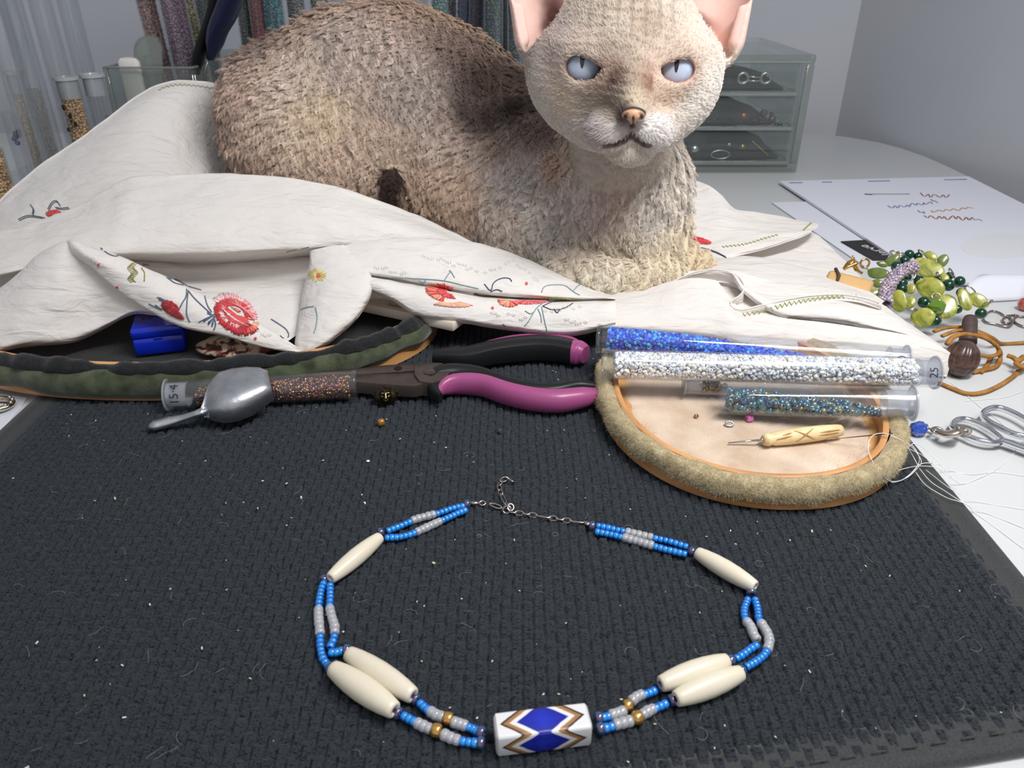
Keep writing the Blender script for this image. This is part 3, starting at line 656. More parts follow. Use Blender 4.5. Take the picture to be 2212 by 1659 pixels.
def bead_tube(p0, p1, label, R=.0075, wall=.0006, cap_at=1, parent_group='clear bead tubes', cap_len=.008, name='bead_tube'):
    """p0 -> p1 axis; cap_at 1 puts the frosted push-in cap at p1, the other end is closed"""
    p0, p1 = np.array(p0, float), np.array(p1, float); mid = (p0+p1)/2
    t = thing(name, (mid[0], mid[1], min(p0[2], p1[2])-R), label, 'bead tube', parent_group)
    Lc = np.linalg.norm(p1-p0); w = wall/Lc
    m = MB(); m.lathe(p0, p1, [(0, R*.3), (0, R*.92), (w, R), (1-w, R), (1, R), (1, R-wall), (.02, R-wall), (.02, R*.3)], 40, cap0=True, cap1=False); m.build('tube_wall', M_clear, t, smooth='auto')
    cl = cap_len/Lc; q0, q1 = (p0, p1) if cap_at else (p1, p0)
    m = MB(); m.lathe(q0, q1, [(1-cl, R-wall*1.1), (1-cl, R-wall*2.4), (1.0, R-wall*2.4), (1.0, R*.2), (1+w*1.2, R*.2), (1+w*1.6, R*1.0), (1+w*1.2, R*1.10), (1.0, R*1.10), (1.0, R-wall*1.1)], 40, cap0=False, cap1=False); m.build('tube_cap', M_cap, t, smooth='auto')
    return t
def tube_ring(p, d, R, t, ln=.0022):
    m = MB(); d = nrm(d); m.lathe(p, np.array(p)+d*ln, [(0, R*1.0), (0, R*1.07), (1, R*1.07), (1, R*1.0)], 36, cap0=False, cap1=False); m.build('base_ring', M_clear, t)
TZ = .0152+.0075
b0, b1 = AZ(1288, 731, TZ), AZ(1955, 780, TZ-.001)
tb = bead_tube(b0, b1, 'clear tube of transparent blue seed beads, the rearmost tube on the tan suede tray', cap_at=1); tube_ring(b0, b1-b0, .0075, tb)
pos = fill_positions(b0, b1, .0069, .0021, .92, -1.0, .035, .90, 1); scatter_beads('seed_beads', pos, .00118, .0019, MB_blue, tb, [(40, 130, 245), (20, 90, 235), (80, 180, 250), (15, 70, 220)], 1)
c0, c1 = AZ(1300, 787, TZ), AZ(2018, 805, TZ)
tcx = bead_tube(c0, c1, 'clear tube packed with colourless crystal seed beads, marked 25, lying across the tan suede tray', cap_at=1); tube_ring(c0, c1-c0, .0075, tcx)
pos = fill_positions(c0, c1, .0069, .0021, 1, .75, .035, .945, 2); scatter_beads('seed_beads', pos, .00118, .0019, MB_crys, tcx, [(236, 236, 240), (250, 244, 232), (228, 234, 246), (255, 255, 255)], 2)
s0, s1 = AZ(1551, 862, .0138), AZ(1970, 871, .0205)
ts = bead_tube(s0, s1, 'short clear tube of iridescent peacock blue beads, frontmost on the tan suede tray', cap_at=1, cap_len=.012)
pos = fill_positions(s0, s1, .0069, .0030, .55, -.75, .04, .87, 3); scatter_beads('seed_beads', pos, .00165, .0023, MB_iris, ts, [(40, 120, 160), (30, 90, 140), (70, 150, 170), (90, 110, 130), (30, 60, 110), (140, 150, 130)], 3, n=10)
r0, r1 = AZ(364, 853, .0077), AZ(772, 831, .0077)
tbz = bead_tube(r1, r0, 'clear tube of bronze seed beads marked 15-4, under the metal scoop', cap_at=1, cap_len=.010); tube_ring(r1, r0-r1, .0075, tbz)
pos = fill_positions(r1, r0, .0069, .0016, .48, .40, .04, .85, 4); scatter_beads('seed_beads', pos, .00088, .0013, MB_bronze, tbz, [(170, 110, 62), (230, 170, 90), (120, 60, 70), (100, 60, 44), (200, 120, 100), (90, 50, 80)], 4)
def camup(a0, ad_):
    v = nrm(_cam-np.array(a0)); return nrm(v-nrm(ad_)*(v@nrm(ad_)))
def tube_text(s, size, a, ad_, t, R, up_sign=1, along=True, parent=None, flip=1):
    """a: point on the axis; lettering faces the camera side of the tube; read across or along"""
    ad_ = nrm(ad_); n = camup(a, ad_); tan = np.cross(n, ad_)
    base = np.array(a)+n*R
    if along: x, y = ad_*flip, np.cross(n, ad_*flip)
    else: x, y = tan*flip, np.cross(n, tan*flip)
    return text_on('marker_writing', s, size, base, M_ink, parent, x, y, cyl=(np.array(a), ad_, R))
dd = r1-r0
tube_text('15·4', .0062, r0+nrm(dd)*.005, nrm(dd), 0, .00765, along=False, parent=tbz, flip=1)
tube_text('25', .0055, c1-nrm(c1-c0)*.0035, nrm(c1-c0), 0, .0077, along=False, parent=tcx, flip=1)
tube_text('20', .0055, b1-nrm(b1-b0)*.004, nrm(b1-b0), 0, .0077, along=False, parent=tb, flip=1)
# short gold-bead tube hidden behind the peacock one
g0, g1 = AZ(1480, 828, .0130), AZ(1760, 838, .0130)
tg = bead_tube(g0, g1, 'short clear tube with a few dull gold beads behind the peacock blue tube', R=.0052, cap_at=0, name='bead_tube')
pos = fill_positions(g0, g1, .0048, .0028, .3, -.8, .12, .4, 5); scatter_beads('seed_beads', pos, .0015, .0022, attr_glass('dull_gold_fill', .25, 1), tg, [(150, 120, 60), (120, 95, 50)], 5, n=10)
# ------------------------------------------------------------ metal scoop over the bronze tube
M_alu = mat('cast_aluminium', (214, 216, 220), .4, 1, bump=(500, .35, .0004), noise=(130, (190, 192, 198)))
sc_o = thing('bead_scoop', AZ(470, 880, 0), 'small cast aluminium bead scoop leaning on the bronze bead tube', 'scoop')
zt = .0165
def X3(px, py, z): return AZ(px, py, z)
# upturned scoop: cross-sections from the handle neck to the mouth; each is an arch
secs = []                                      # (near foot px, far foot px, height of ridge, near z, far z)
spec = [((437, 894), (433, 884), .0100, .0070), ((446, 903), (444, 866), .0120, .0060), ((462, 910), (458, 843), .0165, .0052), ((486, 914), (482, 828), .0190, .0050), ((512, 911), (508, 822), .0200, .0055), ((545, 898), (540, 818), .0205, .0062), ((575, 877), (566, 816), .0205, .0080), ((592, 862), (582, 816), .0200, .0100)]
rings_o = []; rings_i = []
for (n_, f_, hz, fz) in spec:
    a = X3(*n_, fz); b_ = X3(*f_, fz+.0045); ring = []; ri = []
    for k, t in enumerate(np.linspace(0, 1, 17)):
        x = math.cos(math.pi*(1-t)); x = (2*t-1); hgt = (1-abs(x)**5)**(1/2.6) if abs(x) < 1 else 0
        p = a+(b_-a)*t; p = p+np.array([0, 0, 1])*(hz-fz-.003)*hgt+np.array([0, -.0012, 0])*hgt
        ring.append(p); ri.append(p+np.array([0, 0, -.0009])*(.3+.7*hgt)+(b_-a)*(.03 if t < .5 else -.03)*(1-hgt))
    rings_o.append(ring+ri[::-1])
m = MB(); m.ring_loft(rings_o, 0, True, True, True); m.build('scoop_bowl', M_alu, sc_o)
hp = [X3(440, 888, .0092), X3(425, 893, .0086), X3(408, 899, .0072), X3(385, 906, .0055), X3(358, 913, .0042), X3(338, 918, .0036), X3(322, 922, .0032)]
m = MB(); m.tube(spline(hp, 22), np.interp(np.linspace(0, 1, 22), [0, .15, .4, .7, .9, 1], [.0026, .0019, .0021, .0031, .0032, .0016]), 16, flat=.75); m.build('handle', M_alu, sc_o)
hq = spline(hp, 40); k = 30; a_ = hq[k]; dd = nrm(hq[k]-hq[k+3]); n_ = nrm(np.cross(dd, np.cross([0, 0, 1], dd)))
n_ = n_ if n_[2] > 0 else -n_
m = MB(); m.box(a_+n_*.0021, .0080, .0026, .0004, bev=.0001, rot=np.stack([dd, np.cross(n_, dd), n_], 1)); m.build('stamp_plate', M_alu, sc_o)
m = MB(); rg = random.Random(3)
for j in range(7): m.box(a_+n_*.00235+dd*(j-3)*.001, .0005, rg.uniform(.0012, .0018), .0003, rot=np.stack([dd, np.cross(n_, dd), n_], 1))
m.build('stamped_letters', mat('dark_patina', (110, 112, 116), .5, .8), sc_o, kind='stuff')
# ------------------------------------------------------------ pliers
M_grip = mat('black_grip_rubber', (26, 27, 29), .42, spec=.4); M_pink = mat('mauve_grip_rubber', (158, 76, 126), .38, spec=.45, coat=.15)
M_steel = mat('brown_grey_steel', (122, 108, 102), .38, .85, bump=(900, .15, .0003), noise=(60, (100, 90, 86)))
pl = thing('pliers', AZ(1100, 815, 0), 'needle nose pliers with mauve and black grips open on the black mat', 'pliers')
def sweep(px, z, rw, rh, n=30, nseg=18, name='x', mat_=None, e=2.6):
    P = spline([AZ(x, y, zz) for (x, y), zz in zip(px, z if hasattr(z, '__len__') else [z]*len(px))], n); s = np.linspace(0, 1, n)
    rw_ = np.interp(s, np.linspace(0, 1, len(rw)), rw); rh_ = np.interp(s, np.linspace(0, 1, len(rh)), rh); rings = []
    for i_, p in enumerate(P):
        d = nrm(P[min(i_+1, n-1)]-P[max(i_-1, 0)]); sd = nrm(np.cross([0, 0, 1], d)); u_ = np.cross(d, sd); ring = []
        for a in np.linspace(0, 2*math.pi, nseg, endpoint=False):
            c, q = math.cos(a), math.sin(a); k = (abs(c)**e+abs(q)**e)**(-1/e); ring.append(p+sd*c*k*rw_[i_]+u_*q*k*rh_[i_])
        rings.append(ring)
    m = MB(); m.ring_loft(rings); return m.build(name, mat_, pl, smooth='auto')
# front handle
sweep([(931, 826), (945, 812), (985, 806), (1040, 812), (1100, 832), (1150, 843), (1200, 846), (1250, 836), (1285, 838)], .0078, [.0026, .0054, .0044, .0038, .0036, .0036, .0034, .0032, .0022], [.0040, .0052, .0050, .0045, .0042, .0042, .0042, .0042, .003], name='front_grip', mat_=M_grip)
sweep([(948, 850), (956, 838), (985, 829), (1040, 832), (1095, 850), (1150, 862), (1205, 866), (1255, 859), (1290, 852), (1302, 850)], .0072, [.0014, .0034, .0042, .0046, .0048, .0050, .0052, .0054, .0052, .0026], [.0022, .0056, .0062, .0062, .0062, .0062, .0062, .0060, .0052, .0026], name='front_grip_insert', mat_=M_pink, e=2.2)
# back handle
sweep([(938, 770), (965, 772), (1010, 772), (1060, 762), (1110, 755), (1160, 751), (1205, 754), (1245, 761)], .0080, [.0040, .0062, .0062, .0062, .0066, .0068, .0068, .0062], [.0040, .0054, .0058, .0062, .0066, .0066, .0066, .0060], name='rear_grip', mat_=M_grip, e=3.5)
sweep([(1236, 760), (1252, 762), (1265, 766)], .0080, [.0064, .0064, .0044], [.0064, .0064, .0048], n=10, name='rear_grip_insert', mat_=M_pink, e=3)
sweep([(1010, 756), (1060, 745), (1110, 737), (1170, 733), (1225, 739), (1250, 750)], .0095, [.0010, .0028, .0034, .0034, .0034, .0030], [.0010, .0026, .0034, .0036, .0036, .0036], name='rear_grip_insert', mat_=M_pink)
# jaws and joint
def prism(px, z0, z1, name, bev=.0006):
    m = MB(); P = [AZ(x, y, z1)[:2] for x, y in px]; slab(m, [tuple(p) for p in P], z0, z1, bev); return m.build(name, M_steel, pl, smooth='auto')
prism([(640, 806), (780, 794), (830, 788), (895, 784), (912, 786), (914, 797), (870, 800), (780, 806), (640, 808)], .0034, .0112, 'upper_jaw')
prism([(640, 812), (780, 808), (860, 806), (905, 803), (925, 812), (920, 826), (895, 832), (850, 830), (780, 824), (640, 816)], .0028, .0104, 'lower_jaw')
prism([(893, 788), (925, 782), (955, 783), (975, 797), (965, 815), (935, 826), (905, 822), (895, 808)], .0024, .0116, 'joint')
m = MB(); c = AZ(928, 803, .0116); m.lathe(c, c+np.array([0, 0, .0007]), [(0, .0034), (.6, .0034), (1, .0028)], 24); m.build('pivot_rivet', M_steel, pl, smooth='auto')
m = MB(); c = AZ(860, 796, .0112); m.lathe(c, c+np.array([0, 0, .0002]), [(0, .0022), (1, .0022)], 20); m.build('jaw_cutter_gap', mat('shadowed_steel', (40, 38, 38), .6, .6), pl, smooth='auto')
sweep([(934, 812), (934, 832), (941, 850), (952, 860)], .0062, [.0034, .0040, .0034, .0012], [.0050, .0052, .0050, .003], n=14, name='front_grip_collar', mat_=M_grip)
m = MB(); a, b_ = AZ(985, 798, .0105), AZ(1018, 788, .0105); m.tube([a, (a+b_)/2+np.array([0, 0, .001]), b_], [.0008, .001, .0008], 8, flat=.4); m.build('return_spring', mat('spring_steel', (170, 150, 120), .3, 1), pl)
# ------------------------------------------------------------ cat: one continuous surface grown from blended volumes
def axis_steps(a, b_, h0, ranges):
    out = [a]
    while out[-1] < b_:
        h = h0
        for r0_, r1_, hh in ranges:
            if r0_ <= out[-1] < r1_: h = hh
        out.append(out[-1]+h)
    return np.array(out, 'f')
class Field:
    def __init__(s, xs, ys, zs): s.a = [xs, ys, zs]; s.F = np.full((len(xs), len(ys), len(zs)), .05, 'f')
    def sub(s, lo, hi):
        sl = [slice(max(0, np.searchsorted(a, l)-1), min(len(a), np.searchsorted(a, h)+1)) for a, l, h in zip(s.a, lo, hi)]
        X_, Y_, Z_ = np.meshgrid(s.a[0][sl[0]], s.a[1][sl[1]], s.a[2][sl[2]], indexing='ij', sparse=True); return tuple(sl), X_, Y_, Z_
    def comb(s, sl, d, k, op):
        A = s.F[sl]
        if op == 'u': h = np.clip(.5+.5*(A-d)/k, 0, 1); s.F[sl] = A+(d-A)*h-k*h*(1-h)
        elif op == 's': d = -d; h = np.clip(.5-.5*(A-d)/k, 0, 1); s.F[sl] = A+(d-A)*h+k*h*(1-h)
    def ell(s, c, r, k=.01, R=None, op='u'):
        c = np.array(c); r = np.array(r); m_ = r.max()+2*k+.012; sl, X_, Y_, Z_ = s.sub(c-m_, c+m_); X_, Y_, Z_ = X_-c[0], Y_-c[1], Z_-c[2]
        if R is not None: X_, Y_, Z_ = [R[i][0]*X_+R[i][1]*Y_+R[i][2]*Z_ for i in range(3)]
        k0 = np.sqrt((X_/r[0])**2+(Y_/r[1])**2+(Z_/r[2])**2); k1 = np.sqrt((X_/r[0]**2)**2+(Y_/r[1]**2)**2+(Z_/r[2]**2)**2)
        s.comb(sl, (k0*(k0-1)/np.maximum(k1, 1e-6)).astype('f'), k, op)
    def cone(s, a, b_, ra, rb, k=.01, op='u'):
        a, b_ = np.array(a), np.array(b_); m_ = max(ra, rb)+2*k+.012; sl, X_, Y_, Z_ = s.sub(np.minimum(a, b_)-m_, np.maximum(a, b_)+m_); d = b_-a; L2 = d@d
        t = np.clip(((X_-a[0])*d[0]+(Y_-a[1])*d[1]+(Z_-a[2])*d[2])/L2, 0, 1)
        D = np.sqrt((X_-a[0]-t*d[0])**2+(Y_-a[1]-t*d[1])**2+(Z_-a[2]-t*d[2])**2)-(ra+(rb-ra)*t); s.comb(sl, D.astype('f'), k, op)
    def chain(s, pts, k=.01, op='u'):
        for (a, ra), (b_, rb) in zip(pts[:-1], pts[1:]): s.cone(a, b_, ra, rb, k, op)
    def mesh(s):
        F, (xs, ys, zs) = s.F, s.a; ins = F < 0; n0, n1, n2 = F.shape
        cnt = np.zeros((n0-1, n1-1, n2-1), np.uint8)
        for i in (0, 1):
            for j in (0, 1):
                for k in (0, 1): cnt += ins[i:n0-1+i, j:n1-1+j, k:n2-1+k]
        act = (cnt > 0) & (cnt < 8); ci = np.argwhere(act); idx = np.full(act.shape, -1, np.int64); idx[act] = np.arange(len(ci))
        P = np.zeros((len(ci), 3)); C_ = np.zeros(len(ci)); ax = [xs, ys, zs]
        for e in range(3):
            o1, o2 = [q for q in range(3) if q != e]
            for u in (0, 1):
                for v_ in (0, 1):
                    A = ci.copy(); A[:, o1] += u; A[:, o2] += v_; Bq = A.copy(); Bq[:, e] += 1
                    fa, fb = F[A[:, 0], A[:, 1], A[:, 2]], F[Bq[:, 0], Bq[:, 1], Bq[:, 2]]; c = (fa < 0) != (fb < 0)
                    t = np.where(c, fa/np.where(c, fa-fb, 1), 0); pa = np.stack([ax[q][A[:, q]] for q in range(3)], 1).astype(float); pb = np.stack([ax[q][Bq[:, q]] for q in range(3)], 1)
                    P[c] += (pa+(pb-pa)*t[:, None])[c]; C_[c] += 1
        P /= C_[:, None]; Q = []
        for e in range(3):
            o1, o2 = [(1, 2), (2, 0), (0, 1)][e]; sh = [slice(None)]*3; sh[e] = slice(0, -1); s2 = [slice(None)]*3; s2[e] = slice(1, None)
            c = ins[tuple(sh)] != ins[tuple(s2)]; g = np.argwhere(c); g = g[(g[:, o1] > 0) & (g[:, o2] > 0) & (g[:, o1] < F.shape[o1]-1) & (g[:, o2] < F.shape[o2]-1)]
            def at(a, b_): q = g.copy(); q[:, o1] -= a; q[:, o2] -= b_; return idx[q[:, 0], q[:, 1], q[:, 2]]
            quad = np.stack([at(1, 1), at(0, 1), at(0, 0), at(1, 0)], 1); fl = ins[g[:, 0], g[:, 1], g[:, 2]]
            quad[~fl] = quad[~fl][:, ::-1]; Q.append(quad)
        return P, np.concatenate(Q)
HCW = AY(1347, 190, .440)
hf = nrm(_cam-HCW); hf = nrm(hf+np.array([.05, 0, -.02])); hr = nrm(np.cross([0, 0, 1], hf)); hu = np.cross(hf, hr); HR = np.stack([hr, hu, hf])
def HP(px, py, zf):
    """point of the head: pixel ray met with the plane zf metres in front of the head centre"""
    d = ray(px, py); o = HCW+hf*zf; t = ((o-_cam)@hf)/(d@hf); return _cam+d*t
G = Field(axis_steps(-.26, .20, .0028, [(-.015, .145, .00105)]), axis_steps(.345, .74, .0030, [(.36, .475, .00105)]), axis_steps(.006, .27, .0028, [(.05, .250, .00105)]))
def R_(px, Y): return px*Y*.95/F_PX
# trunk, haunch, shoulders
for (a, ra, Ya), (b_, rb, Yb) in ((((672, 276), 150, .60), ((745, 230), 164, .60)), (((745, 230), 164, .60), ((830, 206), 172, .595)), (((830, 206), 172, .595), ((930, 232), 165, .585)), (((930, 232), 165, .585), ((1030, 290), 152, .57)),
                                  (((1030, 290), 152, .57), ((1110, 345), 132, .55)), (((1110, 345), 132, .55), ((1190, 400), 122, .53))):
    G.cone(AY(*a, Ya), AY(*b_, Yb), R_(ra, Ya), R_(rb, Yb), .02)
G.ell(AY(610, 305, .575), (.040, .040, .044), .02); G.ell(AY(700, 330, .56), (.055, .045, .045), .02)
G.ell(AY(598, 215, .60), (.038, .040, .036), .02)
G.ell(AY(1060, 420, .53), (.048, .040, .045), .02); G.ell(AY(940, 400, .555), (.06, .04, .05), .02)
# chest, neck
G.cone(AY(1200, 400, .52), AY(1330, 420, .495), .042, .040, .02)
G.cone(AY(1340, 300, .485), AY(1350, 420, .490), .030, .036, .015)
G.ell(AY(1400, 440, .488), (.024, .028, .045), .012); G.ell(AY(1280, 470, .485), (.045, .030, .036), .015)
G.ell(AY(1190, 500, .49), (.042, .032, .030), .015); G.ell(AY(1400, 520, .478), (.024, .026, .020), .01)
# folded forelegs and paws
G.chain([(AZ(1225, 580, .030), .016), (AZ(1300, 606, .026), .0125), (AZ(1380, 610, .025), .0115), (AZ(1440, 600, .026), .0125)], .006)
G.chain([(AZ(1400, 560, .034), .014), (AZ(1460, 566, .030), .0125), (AZ(1505, 575, .026), .0115)], .006)
for q in ((1512, 562), (1522, 574), (1516, 588)): G.ell(AZ(*q, .024), (.0085, .0065, .007), .004)
# tucked hind paw / tail tip seen as a dark wedge
G.chain([(AY(850, 368, .494), .0026), (AY(846, 394, .4935), .0066), (AY(842, 436, .498), .0092)], .002)
# head
E = G.ell
E(HP(1347, 112, -.006), (.0440, .034, .042), .01, HR); E(HP(1348, 160, .004), (.043, .030, .037), .01, HR)
E(HP(1196, 150, -.002), (.0145, .021, .022), .012, HR); E(HP(1505, 152, -.002), (.0130, .021, .022), .012, HR)
E(HP(1248, 212, .004), (.0185, .020, .022), .010, HR); E(HP(1462, 212, .004), (.0165, .019, .022), .010, HR)
E(HP(1296, 264, .012), (.0165, .0150, .018), .008, HR); E(HP(1424, 262, .012), (.0135, .0150, .018), .008, HR)
G.cone(HP(1352, 190, .018), HP(1364, 292, .022), .0205, .0120, .010)
E(HP(1355, 45, .004), (.0290, .024, .028), .012, HR)
G.cone(HP(1358, 110, .030), HP(1368, 236, .0430), .0085, .0078, .010)         # bridge
E(HP(1318, 283, .036), (.0135, .0108, .0115), .0035, HR); E(HP(1408, 281, .036), (.0118, .0106, .0115), .0035, HR)   # whisker pads
E(HP(1360, 328, .030), (.0125, .0072, .0100), .0035, HR)                        # chin
E(HP(1262, 100, .022), (.0150, .0060, .0110), .008, HR); E(HP(1462, 104, .022), (.0140, .0055, .0100), .008, HR)    # brows
EYE = {'l': (HP(1261, 141, .0220), .0112, (1258, 128)), 'r': (HP(1462, 150, .0210), .0108, (1462, 137))}
for k_ in EYE: E(EYE[k_][0], (EYE[k_][1]*1.17,)*3, .006, HR)
# eye apertures: almond prisms cut along the line of sight
def almond(px, py, rw, rh, up_l, up_r, z0):
    c = HP(px, py, .035); vd = nrm(_cam-c); rx = nrm(np.cross([0, 0, 1], vd)); ux = np.cross(vd, rx); s = .000232
    lo, hi = c-.016, c+.016; sl, X_, Y_, Z_ = G.sub(lo, hi); X_, Y_, Z_ = X_-c[0], Y_-c[1], Z_-c[2]
    a = (rx[0]*X_+rx[1]*Y_+rx[2]*Z_)/s; b_ = (ux[0]*X_+ux[1]*Y_+ux[2]*Z_)/s; w = vd[0]*X_+vd[1]*Y_+vd[2]*Z_
    d1 = (np.sqrt((a/rw)**2+(b_/rh)**2)-1)*min(rw, rh)                      # lower round part
    sl_ = (up_r-up_l)/(2*rw); lid = (b_-((up_l+up_r)/2+sl_*a-.0065*a*a))/math.sqrt(1+sl_*sl_)
    D = np.maximum(np.maximum(d1, lid)*s, z0-w); G.comb(sl, D.astype('f'), .0018, 's')
almond(1262, 146, 38, 28, 30, 10, -.020); almond(1462, 151, 36, 26, 12, 28, -.020)
# ears: open cups
EARS = ((HP(1182, 72, -.010), HP(1156, -60, -.012), HP(1140, -175, -.016), .0180, .0045), (HP(1532, 76, -.012), HP(1566, -60, -.014), HP(1592, -175, -.018), .0190, .0045))
for A_, B_, C_, rA, rT in EARS:
    G.chain([(A_, rA), (B_, rA*.88), (C_, rT)], .005)
    o_ = hf*.0062
    G.chain([(A_+o_+hu*.001, rA*.86), (B_+o_, rA*.77), (C_+o_*.5-hu*.008, rT*.8)], .0015, 's')
    G.cone(A_+hu*.002+hf*.001, A_-hf*.007+hu*.002, rA*.38, rA*.30, .003, 's')
    sg = -1 if A_[0] < .06 else 1
    G.cone(A_+hr*sg*.0125-hu*.004+hf*.006, A_+hr*sg*.0150+hu*.012+hf*.004, .0035, .0025, .004)   # side pocket fold
# mouth and philtrum grooves
mouth = [[(1367, 268), (1363, 292)], [(1363, 292), (1348, 303), (1330, 311), (1308, 314)], [(1363, 292), (1376, 304), (1392, 313), (1402, 314)]]
def surf_groove(path, zf, r_):
    for a, b_ in zip(path[:-1], path[1:]): G.cone(HP(*a, zf), HP(*b_, zf), r_, r_, .0012, 's')
surf_groove(mouth[0], .0475, .0012); surf_groove(mouth[1], .0445, .0012); surf_groove(mouth[2], .0445, .0012)
E(HP(1368, 252, .0500), (.0058, .0042, .0050), .003, HR)
# wavy coat relief and flat underside
sl, X_, Y_, Z_ = G.sub((-.26, .34, 0), (.2, .74, .27))
head_m = np.clip((np.sqrt((X_-HCW[0])**2+(Y_-HCW[1])**2+(Z_-HCW[2])**2)-.055)/.02, 0, 1)*np.clip(1-(Z_-.150)/.008*(np.abs(X_-HCW[0]) < .09)*(Y_ < .505), 0, 1)
rel = np.sin(X_*820+14*np.sin(Z_*34+X_*20)+9*np.sin(Y_*50+X_*30)+Z_*60)*.0014+np.sin(X_*330+Z_*240+6*np.sin(Z_*80+X_*60))*.0009
G.F += (rel*head_m).astype('f')
G.F = np.maximum(G.F, (.017-Z_).astype('f')+0*G.F)
cp, cf = G.mesh()
# keep the largest connected blob only and relax a little
def relax(P, Q, it, lam, mask=None):
    n = len(P); e = np.concatenate([Q[:, [0, 1]], Q[:, [1, 2]], Q[:, [2, 3]], Q[:, [3, 0]]]); 
    cnt = np.bincount(e[:, 0], minlength=n)+np.bincount(e[:, 1], minlength=n)
    for _ in range(it):
        S = np.stack([np.bincount(e[:, 0], P[e[:, 1], k], n)+np.bincount(e[:, 1], P[e[:, 0], k], n) for k in range(3)], 1)/np.maximum(cnt, 1)[:, None]
        l = lam if mask is None else lam*mask[:, None]; P = P+(S-P)*l
    return P
cp = relax(cp, cf, 4, .5)
def vnormals(P, Q):
    nn = np.cross(P[Q[:, 2]]-P[Q[:, 0]], P[Q[:, 3]]-P[Q[:, 1]]); out = np.zeros_like(P)
    for k in range(4):
        for a in range(3): out[:, a] += np.bincount(Q[:, k], nn[:, a], len(P))
    return out/np.maximum(np.linalg.norm(out, axis=1), 1e-12)[:, None]
cn = vnormals(cp, cf)
# coat colour with head and jaw shadow painted in: coloured points, blended by distance
COAT_AND_SHADE = [((700, 60), .60, (140, 122, 107)), ((560, 130), .59, (118, 103, 93)), ((500, 280), .57, (128, 111, 98)), ((480, 370), .56, (120, 102, 90)), ((640, 190), .55, (182, 167, 152)), ((700, 260), .53, (200, 182, 158)), ((600, 300), .54, (172, 156, 140)),
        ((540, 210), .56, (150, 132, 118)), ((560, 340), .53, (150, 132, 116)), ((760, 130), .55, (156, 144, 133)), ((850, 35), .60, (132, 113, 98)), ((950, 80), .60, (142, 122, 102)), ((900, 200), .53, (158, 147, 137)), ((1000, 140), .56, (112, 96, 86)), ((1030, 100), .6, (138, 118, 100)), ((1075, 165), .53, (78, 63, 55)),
        ((1115, 195), .52, (52, 40, 35)), ((1120, 150), .54, (70, 56, 48)), ((1040, 230), .52, (98, 85, 78)), ((960, 300), .51, (172, 157, 143)), ((850, 330), .52, (188, 170, 150)), ((760, 330), .52, (178, 160, 142)), ((1080, 300), .49, (140, 126, 114)), ((1110, 380), .48, (216, 206, 196)), ((1000, 420), .50, (172, 152, 132)), ((910, 410), .50, (168, 148, 128)),  # dark shoulder points: brown coat deepened by the head's shadow
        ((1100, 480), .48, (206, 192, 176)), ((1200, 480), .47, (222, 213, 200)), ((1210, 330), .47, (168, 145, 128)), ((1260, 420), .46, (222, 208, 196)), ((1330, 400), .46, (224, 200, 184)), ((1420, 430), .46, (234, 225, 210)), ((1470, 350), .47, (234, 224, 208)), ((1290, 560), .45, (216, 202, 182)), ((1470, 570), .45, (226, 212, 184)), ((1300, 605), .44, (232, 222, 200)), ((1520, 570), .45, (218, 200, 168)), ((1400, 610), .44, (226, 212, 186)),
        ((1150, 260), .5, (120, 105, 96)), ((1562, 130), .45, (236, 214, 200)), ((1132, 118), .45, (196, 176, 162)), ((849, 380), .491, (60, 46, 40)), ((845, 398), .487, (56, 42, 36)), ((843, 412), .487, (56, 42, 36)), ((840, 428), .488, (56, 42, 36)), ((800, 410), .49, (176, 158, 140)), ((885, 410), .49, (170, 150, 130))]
FACE = [((1340, 70), .03, (208, 196, 180)), ((1345, 20), .02, (178, 160, 138)), ((1290, 40), .02, (198, 186, 170)), ((1400, 50), .02, (214, 202, 188)), ((1180, 190), .01, (208, 198, 186)), ((1150, 130), .0, (170, 156, 146)), ((1170, 240), .01, (214, 206, 194)), ((1240, 200), .02, (208, 192, 172)), ((1225, 90), .02, (188, 174, 164)), ((1290, 270), .045, (176, 168, 162)),  # lighter right side of the face carries the lamp's light in its colour
        ((1330, 290), .05, (214, 206, 198)), ((1410, 280), .045, (236, 230, 224)), ((1350, 180), .035, (196, 184, 168)), ((1366, 215), .045, (200, 184, 162)), ((1330, 150), .03, (176, 162, 146)), ((1322, 235), .043, (142, 130, 118)), ((1345, 245), .05, (92, 80, 74)), ((1520, 200), .01, (240, 233, 222)), ((1480, 240), .02, (238, 230, 218)), ((1540, 150), .0, (232, 222, 208)), ((1500, 90), .01, (224, 206, 192)),
        ((1420, 190), .03, (206, 184, 164)), ((1395, 215), .04, (190, 170, 150)), ((1319, 174), .045, (110, 84, 74)), ((1414, 180), .045, (140, 106, 90)), ((1330, 205), .045, (150, 136, 122)), ((1362, 335), .04, (214, 205, 190)), ((1300, 330), .03, (206, 196, 182)), ((1440, 310), .03, (228, 220, 208)), ((1260, 290), .02, (206, 198, 188)), ((1310, 165), .04, (172, 150, 134)), ((1418, 175), .04, (214, 192, 174)), ((1400, 110), .03, (205, 190, 174)), ((1290, 110), .03, (192, 176, 162)), ((1368, 100), .03, (160, 144, 126)), ((1330, 110), .03, (166, 150, 134)), ((1350, 130), .03, (218, 210, 196)), ((1386, 70), .03, (172, 154, 136))]
